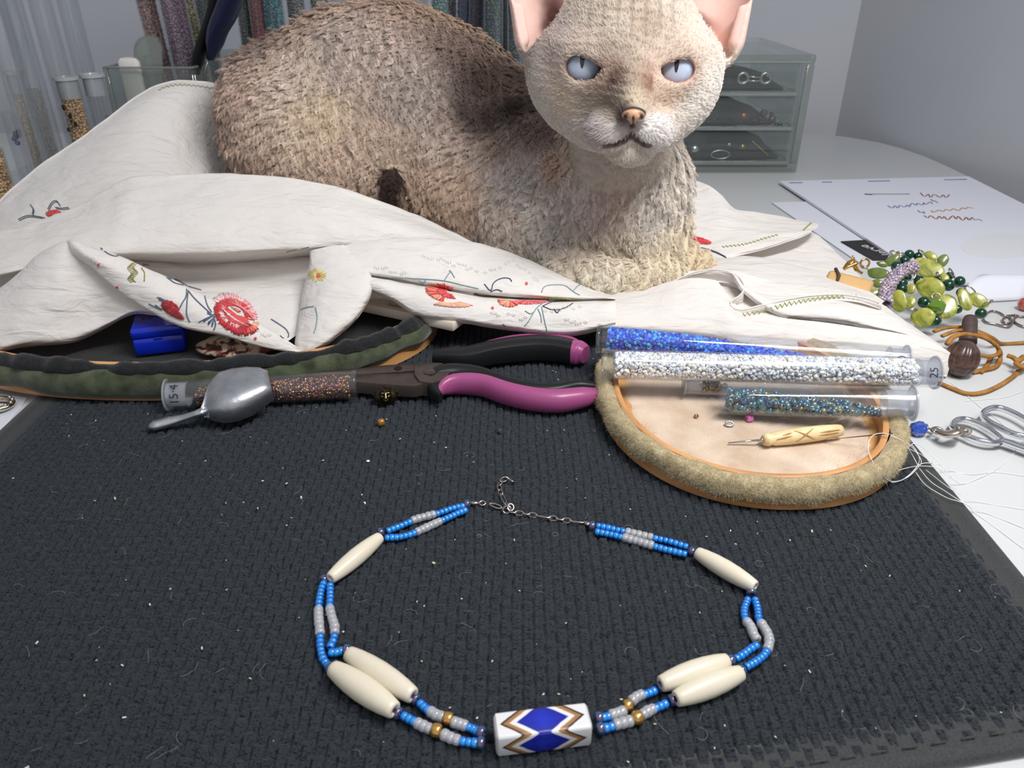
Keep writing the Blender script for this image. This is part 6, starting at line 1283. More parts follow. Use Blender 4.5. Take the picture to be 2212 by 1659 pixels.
# paper and silver ring at far left
a = [AZ(-140, 880, ZT), AZ(-60, 850, ZT), AZ(0, 851, ZT), AZ(60, 861, ZT), AZ(2, 938, ZT), AZ(-70, 1040, ZT), AZ(-200, 1040, ZT)]
M_paper = mat('white_paper', (222, 224, 234), .6)
m = MB(); slab(m, [tuple(p[:2]) for p in a], ZT+.0001, ZT+.0006, .0001); tag(m.build('paper_sheet', M_paper, smooth=False), 'white paper corner on the desk beside the left edge of the mat', 'paper')
m = MB(); c = AZ(-8, 874, ZT+.003); pts = [c+np.array([math.cos(t)*.0075, math.sin(t)*.006, 0]) for t in np.linspace(0, 6.28, 24, endpoint=False)]; m.tube(pts, .0016, 10, closed=True); rgb_ = m.build('ring_band', mat('warm_silver', (210, 196, 170), .15, 1)); rt = thing('silver_ring', c-np.array([0, 0, .0016]), 'silver ring lying on the white paper at the left edge', 'ring')
rgb_.parent = rt; rgb_.location = tuple(WORLD[rgb_.name]-WORLD[rt.name])
m = MB()
for k in range(5): m.sphere(c+np.array([math.cos(k*.5-1)*.0080, math.sin(k*.5-1)*.0064, .0014]), .0010, 8, 6)
m.build('stone_setting', M_ss, rt, kind='stuff')
# ------------------------------------------------------------ papers at the right
def sheet_paper(name, px, z, th, label, m_=None, parent=None):
    P = [AZ(x, y, z)[:2] for x, y in px]; m = MB(); slab(m, [tuple(p) for p in P], z-th, z, .0001)
    return m.build(name, m_ or M_paper, parent, smooth=False)
pB = thing('paper_sheet', AZ(1800, 500, ZT), 'lower sheet of white paper showing along the left side of the big sheet', 'paper'); sheet_paper('sheet', [(1667, 437), (2010, 430), (2230, 560), (1893, 592)], ZT+.0012, .0008, '', None, pB)
pA = thing('paper_sheet', AZ(2000, 480, ZT), 'big white paper sheet with coloured handwriting on the desk by the wall', 'paper'); ZA = ZT+.0040; sheet_paper('sheet', [(1683, 391), (2093, 381), (2215, 442), (2390, 545), (2330, 605), (2020, 612)], ZA, .0020, '', None, pA)
M_b, M_o, M_r, M_gy = mat('blue_pencil', (120, 132, 190), .7), mat('orange_pencil', (196, 136, 92), .7), mat('red_brown_pencil', (160, 84, 66), .7), mat('grey_print', (140, 144, 150), .7)
def scrawl(name, p0, p1, amp, n, m_, seed, parent=pA, r_=.0006, z=None):
    rg = random.Random(seed); P = []; z = z or ZA
    for k in range(n): t = k/(n-1); P.append(AZ(p0[0]+(p1[0]-p0[0])*t+rg.uniform(-3, 3), p0[1]+(p1[1]-p0[1])*t+amp*(1 if k % 2 else -1)*rg.uniform(.4, 1), z+.0002))
    m = MB(); m.tube(spline(P, n*4), r_, 5, flat=.3, up=(0, 0, 1)); m.build(name, m_, parent)
scrawl('handwriting', (1920, 448), (2016, 438), 4, 16, M_b, 1); scrawl('handwriting', (2010, 458), (2102, 448), 3, 12, M_o, 2); scrawl('handwriting', (1990, 420), (2050, 425), 5, 9, M_r, 3); scrawl('handwriting', (1998, 468), (2100, 472), 5, 15, M_r, 4); scrawl('handwriting', (1982, 456), (2000, 460), 2, 4, M_b, 5); scrawl('handwriting', (2010, 432), (2026, 436), 2, 4, M_b, 6); scrawl('handwriting', (2086, 470), (2124, 476), 2, 6, M_gy, 7)
m = MB(); m.tube([AZ(1882, 419, ZA+.0002), AZ(1965, 419, ZA+.0002)], .0010, 5, flat=.2, up=(0, 0, 1)); m.build('printed_line', M_gy, pA); m = MB(); m.tube([AZ(1868, 419, ZA+.0003), AZ(1884, 420, ZA+.0003)], .0016, 6, flat=.2, up=(0, 0, 1)); m.build('printed_line', mat('purple_print', (110, 90, 120), .7), pA)
for x0, x1 in ((1705, 1733), (1776, 1797), (1875, 1922), (2040, 2088)): m = MB(); m.tube([AZ(x0, 395-(x0-1700)*.02, ZA+.0002), AZ(x1, 395-(x1-1700)*.02, ZA+.0002)], .0013, 5, flat=.2, up=(0, 0, 1)); m.build('blue_edge_mark', M_b, pA)
P = [AZ(2160+84*math.cos(t), 532+28*math.sin(t), ZA)[:2] for t in np.linspace(0, 2*math.pi, 40, endpoint=False)]; m = MB(); slab(m, [tuple(p) for p in P], ZA, ZA+.00015, .00005); m.build('grey_oval', mat('pale_grey', (219, 221, 225), .6), pA, smooth=False)  # flat pale grey oval laid on the sheet
cdk = thing('card', AZ(1880, 540, ZT+.002), 'black card with white script lettering between the white sheets', 'card'); sheet_paper('card_face', [(1816, 521), (1885, 517), (1965, 556), (1975, 562), (1886, 561)], ZT+.0022, .0006, '', mat('black_card', (40, 38, 40), .6), cdk)
a, b_ = AZ(1938, 557, ZT+.0023), AZ(1850, 526, ZT+.0023); xd = nrm(b_-a); text_on('script_lettering', 'Verve', .0125, (a*.52+b_*.48), mat('white_print', (220, 220, 222), .6), cdk, xd, np.array([-xd[1], xd[0], 0]))
# curled paper strip
g = []
for u in np.linspace(0, 1, 16):
    row = []
    for v in np.linspace(0, 1, 6):
        a = AZ(2092+u*20, 640-u*10, ZT+.001); b_ = AZ(2240, 632, ZT+.001)
        x = -.0+u; p = a*(1-v)+b_*v; row.append(p+np.array([-.012*math.cos(u*2.6)+.010*u, .030*u-.012, .0125*math.sin(u*math.pi)*(1-.1*v)]))
    g.append(row)
P = np.array(g); nr, nc_ = P.shape[:2]; i = (np.arange(nr-1)[:, None]*nc_+np.arange(nc_-1)[None]).ravel(); sp_ = fast_mesh('curled_paper_strip', P.reshape(-1, 3), np.stack([i, i+1, i+1+nc_, i+nc_], 1), M_paper, None, True); sp_.modifiers.new('thickness', 'SOLIDIFY').thickness = .0003; tag(sp_, 'curled strip of white paper behind the green shell necklace', 'paper')
# ------------------------------------------------------------ green shell necklace
gn = thing('shell_necklace', AZ(1995, 690, ZT), 'heaped necklace of yellow green shell discs and dark green pearls on the desk', 'necklace')
M_pearl = mat('dark_green_pearl', (16, 66, 44), .16, .35, coat=.8)
M_sh, N, L, B = newmat('yellow_green_shell'); tc = N.new('ShaderNodeTexCoord'); n1 = N.new('ShaderNodeTexNoise'); n1.inputs['Scale'].default_value = 130; n1.inputs['Distortion'].default_value = 1.2; L.new(tc.outputs['Object'], n1.inputs['Vector']); r = N.new('ShaderNodeValToRGB'); e = r.color_ramp.elements; e[0].position = .3; e[0].color = rgba((104, 116, 38)); e[1].position = .66; e[1].color = rgba((190, 188, 104)); q = e.new(.48); q.color = rgba((158, 160, 62)); L.new(n1.outputs['Fac'], r.inputs[0]); L.new(r.outputs[0], B.inputs['Base Color']); B.inputs['Roughness'].default_value = .22; B.inputs['Coat Weight'].default_value = .6
M_sh2 = mat('green_shell', (78, 104, 50), .25, noise=(120, (124, 134, 60)), coat=.6)
def hy(py): return .425+(700-py)/150*.062
for k, (x, y, r_) in enumerate(((1964, 550, 10.5), (1983, 554, 9), (1954, 563, 11), (1937, 576, 12), (1986, 607, 12), (1948, 612, 12), (1948, 624, 12), (2049, 616, 13), (2073, 608, 11.5), (1996, 653, 13), (2119, 677, 12), (2021, 693, 12), (2051, 596, 9), (2028, 603, 8), (1960, 598, 9), (2076, 632, 10), (2068, 668, 10))):
    p = AY(x, y, hy(y)); R = r_*(p-_cam)@_f/F_PX
    if k == 0: m = MB(); m.sphere(p, R, 24, 16); pearl0 = m.build('pearl', M_pearl, gn, origin=p); R0 = R
    else: inst(pearl0, p, gn, scale=(R/R0,)*3)
rg = random.Random(12)
for (x, y, rx, ry, tilt, kind) in ((2004, 579, 34, 21, 14, 0), (2010, 622, 30, 22, 10, 0), (2042, 662, 25, 27, 0, 0), (1994, 686, 24, 21, -8, 0), (1942, 650, 17, 24, -25, 0), (1968, 652, 10, 14, -15, 0), (1896, 590, 22, 13, -8, 1), (1894, 634, 17, 11, -10, 0), (1927, 562, 17, 11, -50, 1), (1906, 571, 12, 6, 10, 1), (2011, 553, 15, 9, 20, 0), (2037, 563, 11, 14, 0, 1), (2084, 647, 13, 27, -25, 0), (2113, 649, 22, 15, 22, 0), (2038, 600, 12, 10, 0, 0), (1968, 624, 9, 12, 0, 0), (1895, 612, 12, 9, 0, 1), (2020, 655, 12, 14, 30, 1)):
    p = AY(x, y, hy(y)-.002); s = ((p-_cam)@_f)/F_PX; n_ = nrm(nrm(_cam-p)+np.array([rg.uniform(-.2, .2), rg.uniform(-.1, .2), rg.uniform(.1, .5)])); xx = nrm(np.cross([0, 0, 1], n_)); yy = np.cross(n_, xx); t = math.radians(-tilt); ax_, ay_ = xx*math.cos(t)+yy*math.sin(t), -xx*math.sin(t)+yy*math.cos(t)
    rings = []; nn_ = 28; ph_ = rg.random()*6
    for lv, (k, z) in enumerate(((.82, -1), (.97, -.7), (1, 0), (.96, .7), (.8, 1.0), (.45, 1.25), (.05, 1.3))):
        rings.append([p+ax_*rx*s*k*math.cos(a)*(1+.06*math.sin(3*a+ph_))+ay_*ry*s*k*math.sin(a)*(1+.05*math.sin(2*a+ph_))+n_*z*.0009 for a in np.linspace(0, 2*math.pi, nn_, endpoint=False)])
    m = MB(); m.ring_loft(rings); m.build('shell_disc', M_sh2 if kind else M_sh, gn)
for (x, y, l_, w_) in ((1933, 546, .006, .004), (1990, 545, .008, .003), (1945, 548, .005, .004), (1965, 597, .008, .005), (2056, 590, .007, .005), (2096, 628, .009, .005), (1970, 668, .007, .005), (2022, 640, .005, .004), (1960, 572, .005, .003), (2134, 654, .006, .005), (2028, 597, .006, .004)):
    link(AY(x, y, hy(y)-.004), (rg.uniform(-1, 1), .2, rg.uniform(-.3, .9)), l_, w_, .0005, rg.uniform(-1, 1), 'wire_loop', gn)
m = MB(); p = AY(2023, 663, hy(663)-.006); m.sphere(p, .0055, 8, 5, sc=(1.1, .7, .8)); m.build('faceted_crystal', mat('green_glass', (120, 170, 40), .05, trans=.5, coat=1, ior=1.5), gn, smooth=False)
# lilac seed bead rope
br = thing('bead_rope', AZ(1940, 640, ZT), 'curved rope of pearly lilac seed beads tucked in the green shell necklace', 'bead rope'); axp = spline([AY(x, y, hy(y)-.006) for x, y in ((1975, 576), (1958, 581), (1940, 592), (1928, 605), (1917, 622), (1912, 640), (1914, 655))], 26); pos = []
for k, p in enumerate(axp):
    d = nrm(axp[min(k+1, 25)]-axp[max(k-1, 0)]); a = nrm(np.cross(d, [0, 0, 1])); b_ = np.cross(d, a)
    for j in range(9): t = j*2*math.pi/9+k*.35; pos.append(p+(a*math.cos(t)+b_*math.sin(t))*.0032)
scatter_beads('seed_beads', np.array(pos), .0014, .0022, attr_glass('lilac_pearl', .2, .15), br, [(176, 158, 176), (190, 172, 180), (160, 146, 170)], 7)
# tan pendant with gold clasp
tp = thing('pendant', AZ(1840, 625, ZT), 'rounded rectangular tan pendant tied with dark cord beside the green shell necklace', 'pendant')
a, b_, c_ = AY(1786, 592, .462), AY(1888, 618, .446), AY(1878, 646, .438); xd = nrm(b_-a); n_ = np.array([.1, -.85, .5]); n_ = nrm(n_-xd*(n_@xd)); yd = np.cross(n_, xd); m = MB(); m.box((a+b_)/2-yd*.010*(1 if yd[2] > 0 else -1), np.linalg.norm(b_-a)*.96, .026, .0042, bev=.0035, rot=np.stack([xd, yd, n_], 1)); m.build('pendant_body', mat('tan_leather', (214, 176, 122), .45, noise=(40, (200, 158, 104))), tp)
m = MB(); p = a*.80+b_*.20; m.tube([p+np.array([0, .003, .004]), p+np.array([.0004, -.003, .002]), p+np.array([-.001, -.0048, -.006]), p+np.array([-.0015, -.0042, -.014])], .0011, 8); m.build('dark_cord', mat('dark_brown_cord', (70, 52, 46), .6), tp)
M_gc = mat('gold_clasp_metal', (226, 176, 96), .12, 1); gc = thing('lobster_clasp', AY(1840, 590, .466), 'shiny gold lobster clasp resting on the tan pendant', 'clasp')
m = MB(); m.tube(spline([AY(x, y, .460) for x, y in ((1822, 582), (1832, 572), (1843, 562), (1842, 553))], 14), np.interp(range(14), [0, 6, 13], [.0016, .0028, .0008]), 10, flat=.6); m.build('clasp_body', M_gc, gc); m = MB(); m.tube(spline([AY(x, y, .458) for x, y in ((1828, 578), (1840, 573), (1852, 568))], 10), .0011, 8); m.build('clasp_lever', M_gc, gc)
link(AY(1868, 569, .460), (1, 0, .1), .0056, .0056, .0007, 1.4, 'jump_ring', gc); m = MB(); m.tube(spline([AY(x, y, .460) for x, y in ((1846, 574), (1850, 582), (1858, 588), (1862, 590))], 10), [.0014]*5+[.0009]*5, 8); m.build('chain_tab', M_gc, gc)
for o in (c for c in bpy.data.objects if c.name.startswith('jump_ring') and c.parent == gc): o.data.materials[0] = M_gc
# brown suede cord with wooden beads
M_cord = mat('tan_suede_cord', (172, 122, 58), .75, noise=(200, (144, 96, 40)), bump=(900, .5, .0004)); cdn = thing('cord_necklace', AZ(2110, 780, ZT), 'tan suede cord necklace with two dark carved wooden beads on the desk', 'necklace')
def cord(px, z, r_=.0013, name='cord', n=46):
    m = MB(); P = spline([AZ(x, y, zz) for (x, y), zz in zip(px, z if hasattr(z, '__len__') else [z]*len(px))], n); m.tube(P, r_, 8, flat=.75, up=(0, 0, 1)); m.build(name, M_cord, cdn)
z1 = ZT+.0014
cord([(2018, 716), (2045, 708), (2080, 707), (2115, 716), (2145, 730), (2165, 742), (2212, 740), (2260, 735)], [.008, .008, .008, .006, .004, z1, z1, z1])
cord([(2046, 744), (2056, 730), (2078, 722), (2105, 724), (2135, 734), (2158, 754), (2160, 776), (2150, 792), (2120, 800), (2100, 804)], [.014, .016, .016, .014, .010, .004, z1, z1, z1, z1], .0015)
cord([(2035, 726), (2070, 714), (2110, 718), (2148, 742), (2158, 762), (2138, 770), (2112, 766)], [.010, .011, .009, .005, .003, .003, .004], .0013); cord([(2120, 804), (2134, 786), (2142, 770)], z1, .0012)
cord([(2028, 826), (2056, 838), (2090, 850), (2125, 847), (2160, 832), (2190, 812), (2208, 796), (2260, 780)], z1); cord([(2176, 768), (2188, 772), (2200, 780), (2212, 770), (2222, 780), (2208, 792), (2194, 784)], .002, .0016, 'cord_knot')
M_dw, N, L, B = newmat('dark_carved_wood'); tc = N.new('ShaderNodeTexCoord'); mp = N.new('ShaderNodeMapping'); mp.inputs['Scale'].default_value = (60, 60, 500); L.new(tc.outputs['Object'], mp.inputs[0]); n1 = N.new('ShaderNodeTexNoise'); n1.inputs['Scale'].default_value = 1; L.new(mp.outputs[0], n1.inputs['Vector']); r = N.new('ShaderNodeValToRGB'); r.color_ramp.elements[0].position = .35; r.color_ramp.elements[1].position = .7; r.color_ramp.elements[0].color = rgba((44, 30, 28)); r.color_ramp.elements[1].color = rgba((96, 66, 56)); L.new(n1.outputs['Fac'], r.inputs[0]); L.new(r.outputs[0], B.inputs['Base Color']); B.inputs['Roughness'].default_value = .32; B.inputs['Coat Weight'].default_value = .3
c = AZ(2078, 775, ZT+.0098); ax_ = nrm(np.array([.25, .35, .9])); R = .0090; rings = []; a0 = nrm(np.cross(ax_, [1, 0, 0])); b0_ = np.cross(ax_, a0)
for t in np.linspace(-1, 1, 22):
    rr = R*math.sqrt(max(.05, 1-(t*.97)**2)); rings.append([c+ax_*t*R*1.12+(a0*math.cos(q)+b0_*math.sin(q))*rr*(1-.09*abs(math.cos(q*4.5))**8) for q in np.linspace(0, 2*math.pi, 72, endpoint=False)])
m = MB(); m.ring_loft(rings); m.build('carved_bead', M_dw, cdn); m = MB(); m.lathe(AZ(2090, 742, .006), AZ(2096, 688, .0145), [(0, .0030), (0, .0044), (.05, .0048), (.9, .0040), (1, .0036), (1, .0018)], 24); m.build('barrel_bead', mat('purple_brown_wood', (84, 68, 66), .5, noise=(200, (70, 54, 54))), cdn)
# silver chain at right edge, red bead
sc2 = thing('silver_chain', AZ(2180, 690, ZT), 'piece of shaped silver wire chain at the right edge beside the green pearls', 'chain'); M_wire = mat('dull_silver_wire', (170, 150, 142), .2, 1)
for px in ([(2125, 686), (2140, 672), (2160, 676), (2170, 682), (2196, 681), (2190, 690), (2186, 700), (2176, 706), (2150, 700), (2130, 696)], [(2196, 683), (2212, 684), (2235, 676), (2240, 700), (2215, 706), (2198, 700), (2190, 692)], [(2166, 690), (2176, 684), (2184, 690), (2180, 698), (2170, 698)]):
    m = MB(); m.tube(spline([AZ(x, y, ZT+.0012) for x, y in px], 50, True), .0007, 7, closed=True); m.build('wire_link', M_wire, sc2)
m = MB(); m.sphere(AZ(2214, 657, ZT+.0045), .0045, 10, 6); tag(m.build('red_bead', mat('coral_red_glass', (196, 92, 78), .1, trans=.3, coat=1), smooth=False), 'faceted coral red bead on the desk at the right edge', 'bead')
# ------------------------------------------------------------ scissors with clasp charm
M_chr = mat('chrome', (222, 224, 230), .05, 1); scs = thing('scissors', AZ(2160, 950, ZT), 'small chrome scissors lying on the white desk beside the mat corner', 'scissors')
def ringm(px, z, name):
    m = MB(); P = spline([AZ(x, y, zz) for (x, y), zz in zip(px, z)], 60, True); m.tube(P, .00125, 10, closed=True, flat=1.35, up=(0, 0, 1)); m.build(name, M_chr, scs)
ringm([(2056, 918), (2064, 909), (2082, 906), (2106, 912), (2134, 926), (2158, 944), (2164, 953), (2152, 957), (2130, 956), (2104, 949), (2076, 936), (2060, 926)], [.000]*12, 'finger_ring')
ringm([(2122, 896), (2134, 884), (2156, 881), (2184, 890), (2212, 905), (2240, 925), (2246, 940), (2220, 944), (2190, 938), (2160, 924), (2134, 910)], [.0010]*11, 'finger_ring')
m = MB(); m.tube(spline([AZ(2158, 950, .0002), AZ(2178, 956, .0002), AZ(2212, 968, .0002), (AZ(2300, 1000, .0002))], 16), np.interp(range(16), [0, 3, 15], [.0016, .0021, .0017]), 12, flat=.8, up=(0, 0, 1)); m.build('shank', M_chr, scs)
m = MB(); m.tube(spline([AZ(2238, 940, .0012), AZ(2262, 960, .0012), AZ(2310, 985, .0012)], 12), .0017, 12, flat=.8, up=(0, 0, 1)); m.build('shank', M_chr, scs); q = AZ(2330, 1000, .0005); m = MB(); m.lathe(q-np.array([0, 0, .002]), q+np.array([0, 0, .002]), [(0, .003), (1, .003)], 18); m.build('pivot_screw', M_chr, scs, smooth='auto')
for s in (-1, 1): m = MB(); m.tube([q, q+np.array([.03, -.010+s*.001, -.001]), q+np.array([.06, -.02, -.002])], [.0028, .002, .0003], 10, flat=.35, up=(0, 0, 1)); m.build('blade', M_chr, scs)
ch = thing('clasp_charm', AZ(2040, 935, ZT), 'silver lobster clasp with a faceted blue glass bead hooked on the scissors ring', 'charm'); M_pew = mat('pewter', (206, 194, 180), .2, 1)
m = MB(); m.tube(spline([AZ(x, y, z) for x, y, z in ((2022, 930, .002), (2034, 935, .002), (2050, 938, .003), (2066, 934, .004), (2076, 926, .004))], 20), np.interp(range(20), [0, 3, 12, 19], [.0010, .0022, .0032, .0016]), 12, flat=.6); m.build('clasp_body', M_pew, ch)
m = MB(); m.tube(spline([AZ(x, y, z) for x, y, z in ((2068, 926, .005), (2082, 922, .005), (2094, 926, .004), (2093, 934, .002), (2082, 936, .001))], 20), .0011, 8); m.build('clasp_hook', M_pew, ch); link(AZ(2024, 930, .001), (1, 0, 0), .0048, .0034, .0008, .3, 'end_loop', ch)
m = MB(); d = nrm(AZ(2000, 922, 0)-AZ(1968, 926, 0)); c = AZ(1984, 926, ZT+.0036); m.lathe(c-d*.0042, c+d*.0042, [(0, .0010), (0, .0016), (.22, .0034), (.5, .0040), (.78, .0034), (1, .0016), (1, .0010)], 7); m.build('blue_glass_bead', mat('sapphire_glass', (60, 100, 220), .04, trans=.6, coat=1, ior=1.5), ch, smooth=False)
m = MB(); c = AZ(1999, 921, ZT+.0030); m.lathe(c-d*.0010, c+d*.0010, [(0, .0008), (.2, .0014), (.8, .0014), (1, .0008)], 12); m.build('small_iris_bead', M_iris, ch)
m = MB(); P = [AZ(2003+k*.9, 924+k*.35+1.6*math.sin(k*2.1), ZT+.0025+.0006*math.cos(k*2.1)) for k in range(18)]; m.tube(P, .00028, 6); m.build('wire_wrap', M_pew, ch)
# ------------------------------------------------------------ loose beading thread
M_ny = mat('white_nylon_thread', (236, 238, 240), .4, trans=.0); tw = thing('beading_thread', AZ(2000, 1000, 0), 'loose white beading thread looping from the tan suede tray onto the desk', 'thread')
def th(px, z, r_=.00016, n=60):
    m = MB(); P = spline([AZ(x, y, zz) for (x, y), zz in zip(px, z if hasattr(z, '__len__') else [z]*len(px))], n); m.tube(P, r_, 6); m.build('thread_strand', M_ny, tw)
th([(1922, 938), (1900, 936), (1884, 942), (1876, 958), (1878, 980), (1892, 1010), (1912, 1032), (1926, 1040), (1950, 1036), (1975, 1015), (1986, 995), (1980, 975), (1968, 960), (1962, 967), (1972, 985), (1982, 1004)], [.0155, .0155, .0155, .015, .014, .0135, .008, .004, .002, .003, .006, .009, .010, .008, .004, .002])
th([(1924, 940), (1945, 950), (1966, 962), (1985, 985), (1990, 1000), (1978, 1015), (1962, 1030), (1940, 1040), (1922, 1040), (1935, 1020), (1955, 1012), (1982, 1007), (2015, 1008), (2040, 1015)], [.0155, .0145, .012, .008, .006, .003, .002, .001, .001, .001, .0012, .001, .001, .001])
th([(1930, 950), (1960, 968), (1990, 982), (2020, 1005), (2050, 1030), (2080, 1045), (2110, 1035), (2150, 1015), (2180, 990), (2200, 965), (2212, 950)], [.014, .010, .004, .0012, .0005]+[ZT+.0005]*6)
th([(1962, 966), (1976, 958), (2000, 972), (2030, 1000), (2055, 1030), (2075, 1045)], [.009, .009, .005, .002, .001, .0])
th([(1980, 1006), (2000, 1000), (2030, 1004), (2060, 1018), (2100, 1025), (2150, 1020), (2212, 1028)], [.001, .001, .001, ZT+.0004, ZT+.0004, ZT+.0004, ZT+.0004]); th([(1986, 1012), (2010, 1040), (2040, 1060), (2080, 1085), (2130, 1108), (2212, 1140)], [.001, .001, .001, .0008, ZT+.0005, ZT+.0005]); th([(1978, 1020), (2000, 1048), (2045, 1075), (2085, 1088), (2110, 1110), (2212, 1185)], [.001, .001, .001, .001, ZT+.0005, ZT+.0005])
th([(2030, 815), (2060, 830), (2085, 850), (2120, 880), (2160, 910), (2190, 940)], ZT+.0006, .00014); th([(2085, 866), (2130, 862), (2170, 858), (2212, 845)], ZT+.0005, .00013); th([(2000, 1015), (2060, 1060), (2120, 1085), (2212, 1100)], [.001, .001, ZT+.0005, ZT+.0005], .00013)
# ------------------------------------------------------------ lint and fibres on the mat
rg = np.random.default_rng(31); n = 260; m = MB(); M_lint = mat('pale_lint', (226, 226, 220), .7, attr='col')
for k in range(n):
    x, y = rg.uniform(XL+.015, XR-.01), .135+.26*rg.random()**1.2
    if y < mat_edges(x)+.01: continue
    s = rg.uniform(.00012, .00034)*(2.0 if rg.random() < .05 else 1); c = lin([(226, 228, 226), (206, 200, 170), (200, 205, 215)][rg.integers(0, 3)]); a = rg.uniform(0, 3.14)
    m.box((x, y, .0003), s*2*rg.uniform(1, 1.8), s*1.2, s, rot=np.array([[math.cos(a), -math.sin(a), 0], [math.sin(a), math.cos(a), 0], [0, 0, 1]]), col=c)
tag(m.build('lint_specks', M_lint, smooth=False), 'pale lint specks scattered over the black mat', 'lint', None, 'stuff')
n = 170; P = []
for k in range(n):
    x, y = rg.uniform(XL+.015, XR-.01), .135+.25*rg.random()**1.2; y = max(y, mat_edges(x)+.012); a = rg.uniform(0, 6.28); cv = rg.normal()*350; L_ = rg.uniform(.002, .009); q = [np.array([x, y, .0006])]
    for j in range(7): a += cv*L_/7+rg.normal()*.15; q.append(q[-1]+np.array([math.cos(a), math.sin(a), 0])*L_/7)
    P.append(q)
ho = hair('loose_cat_hairs', np.array(P), .000034, mat('pale_hair', (170, 172, 172), .6), None, 'stuff', taper=.6); tag(ho, 'short pale cat hairs lying on the black mat', 'hair', None, 'stuff')
# ------------------------------------------------------------ clear drawer chest by the wall
M_acr = clearmat('acrylic_sheet', (240, 243, 242), 1, .04, 1.5, .05, (200, 206, 204)); M_edge = clearmat('acrylic_edge', (205, 210, 207), .8, .1, 1.5, .30, (188, 194, 190))
cy0 = AZ(1715, 372, ZT)[1]; xr = AZ(1718, 372, ZT)[0]; zt_ = AY(1760, 118, cy0)[2]; xl = xr-.245; dep = .19
dc = thing('drawer_chest', ((xl+xr)/2, cy0+dep/2, ZT), 'clear acrylic chest of three small drawers holding jewellery on the desk by the wall', 'drawer chest')
def pane(name, c, sx, sy, sz, m_=None, parent=dc, bev=.001): m = MB(); m.box(c, sx, sy, sz, bev=bev); return m.build(name, m_ or M_acr, parent, smooth='auto')
H_ = zt_-ZT; xm, ym = (xl+xr)/2, cy0+dep/2; w_ = xr-xl
pane('side_panel', (xr-.002, ym, ZT+H_/2), .004, dep, H_); pane('side_panel', (xl+.002, ym, ZT+H_/2), .004, dep, H_); pane('top_panel', (xm, ym, zt_-.002), w_-.008, dep, .004); pane('back_panel', (xm, cy0+dep-.002, ZT+H_/2), w_-.008, .004, H_-.008); pane('base_panel', (xm, ym, ZT+.004), w_-.008, dep, .008)
for n_, c, s in (('front_frame', (xm, cy0-.001, zt_-.004), (w_, .003, .008)), ('front_frame', (xm, cy0-.001, ZT+.005), (w_, .003, .010)), ('front_frame', (xr-.004, cy0-.001, ZT+H_/2), (.008, .003, H_-.018)), ('front_frame', (xl+.004, cy0-.001, ZT+H_/2), (.008, .003, H_-.018))): pane(n_, c, *s, M_edge)
zs_ = [AY(1700, y, cy0)[2] for y in (353, 279, 205, 132)]
M_vel = mat('black_velvet', (28, 29, 34), .95, sheen=.3, noise=(90, (44, 46, 54)), bump=(300, .4, .001)); M_sil = mat('tarnished_silver', (190, 194, 190), .25, 1); M_brn = mat('brown_beads', (96, 72, 62), .2, .3, coat=.6); M_gd = mat('gold_bits', (206, 176, 92), .2, 1)
rg = random.Random(21)
for k in range(3):
    z0, z1 = zs_[k], zs_[k+1]; h = z1-z0-.004; x0, x1 = xl+.007, xr-.010-.001*k
    d = pane('drawer', ((x0+x1)/2, cy0-.001, z0+h/2+.002), x1-x0, .003, h); ym_ = cy0+.09
    pane('drawer_floor', ((x0+x1)/2, ym_, z0+.002), x1-x0, .17, .003, parent=d); pane('drawer_side', (x1-.0015, ym_, z0+h/2+.002), .003, .17, h, parent=d); pane('drawer_side', (x0+.0015, ym_, z0+h/2+.002), .003, .17, h, parent=d); pane('drawer_lip', ((x0+x1)/2, cy0-.004, z0+.0015), x1-x0-.002, .006, .004, M_edge, parent=d)
    # black velvet liner rising inside the drawer, cut off aslant at the right
    m = MB(); xe = [x1-.022, x1-.034, x1-.026][k]; rings = []
    for x, s_ in ((x0+.004, 1), ((x0+xe)/2, .95), (xe-.03, .9), (xe-.012, [.86, .72, .7][k]), (xe-.004, [.55, .5, .45][k]), (xe+.012, .10)):
        yq = cy0+.004; hh = (h-.004)*s_; rings.append([(x, yq, z0+.004), (x, yq+.001, z0+.004+hh), (x, yq+.06, z0+.004+hh*.8), (x, yq+.12, z0+.004+hh*.7), (x, yq+.12, z0+.004)])
    m.ring_loft(rings); m.build('velvet_liner', M_vel, d)
def trinket(name, label, cat_, group=None, x=0, y=0): t = thing(name, AY(x, y, cy0+.003), label, cat_, group); return t
t = trinket('silver_link', 'silver double ring link in the top drawer of the clear chest', 'jewellery', None, 1625, 172)
for cx_ in (1605, 1654):
    c = AY(cx_, 169, cy0+.0025); m = MB(); m.tube([c+np.array([math.cos(a)*.0050, 0, math.sin(a)*.0050]) for a in np.linspace(0, 6.28, 22, endpoint=False)], .0018, 9, closed=True); m.build('ring', M_sil, t)
m = MB(); m.tube([AY(1613, 165, cy0+.0025), AY(1646, 168, cy0+.0025)], .0013, 8); m.tube([AY(1613, 175, cy0+.0025), AY(1646, 175, cy0+.0025)], .0013, 8); m.build('bars', M_sil, t, kind='stuff')
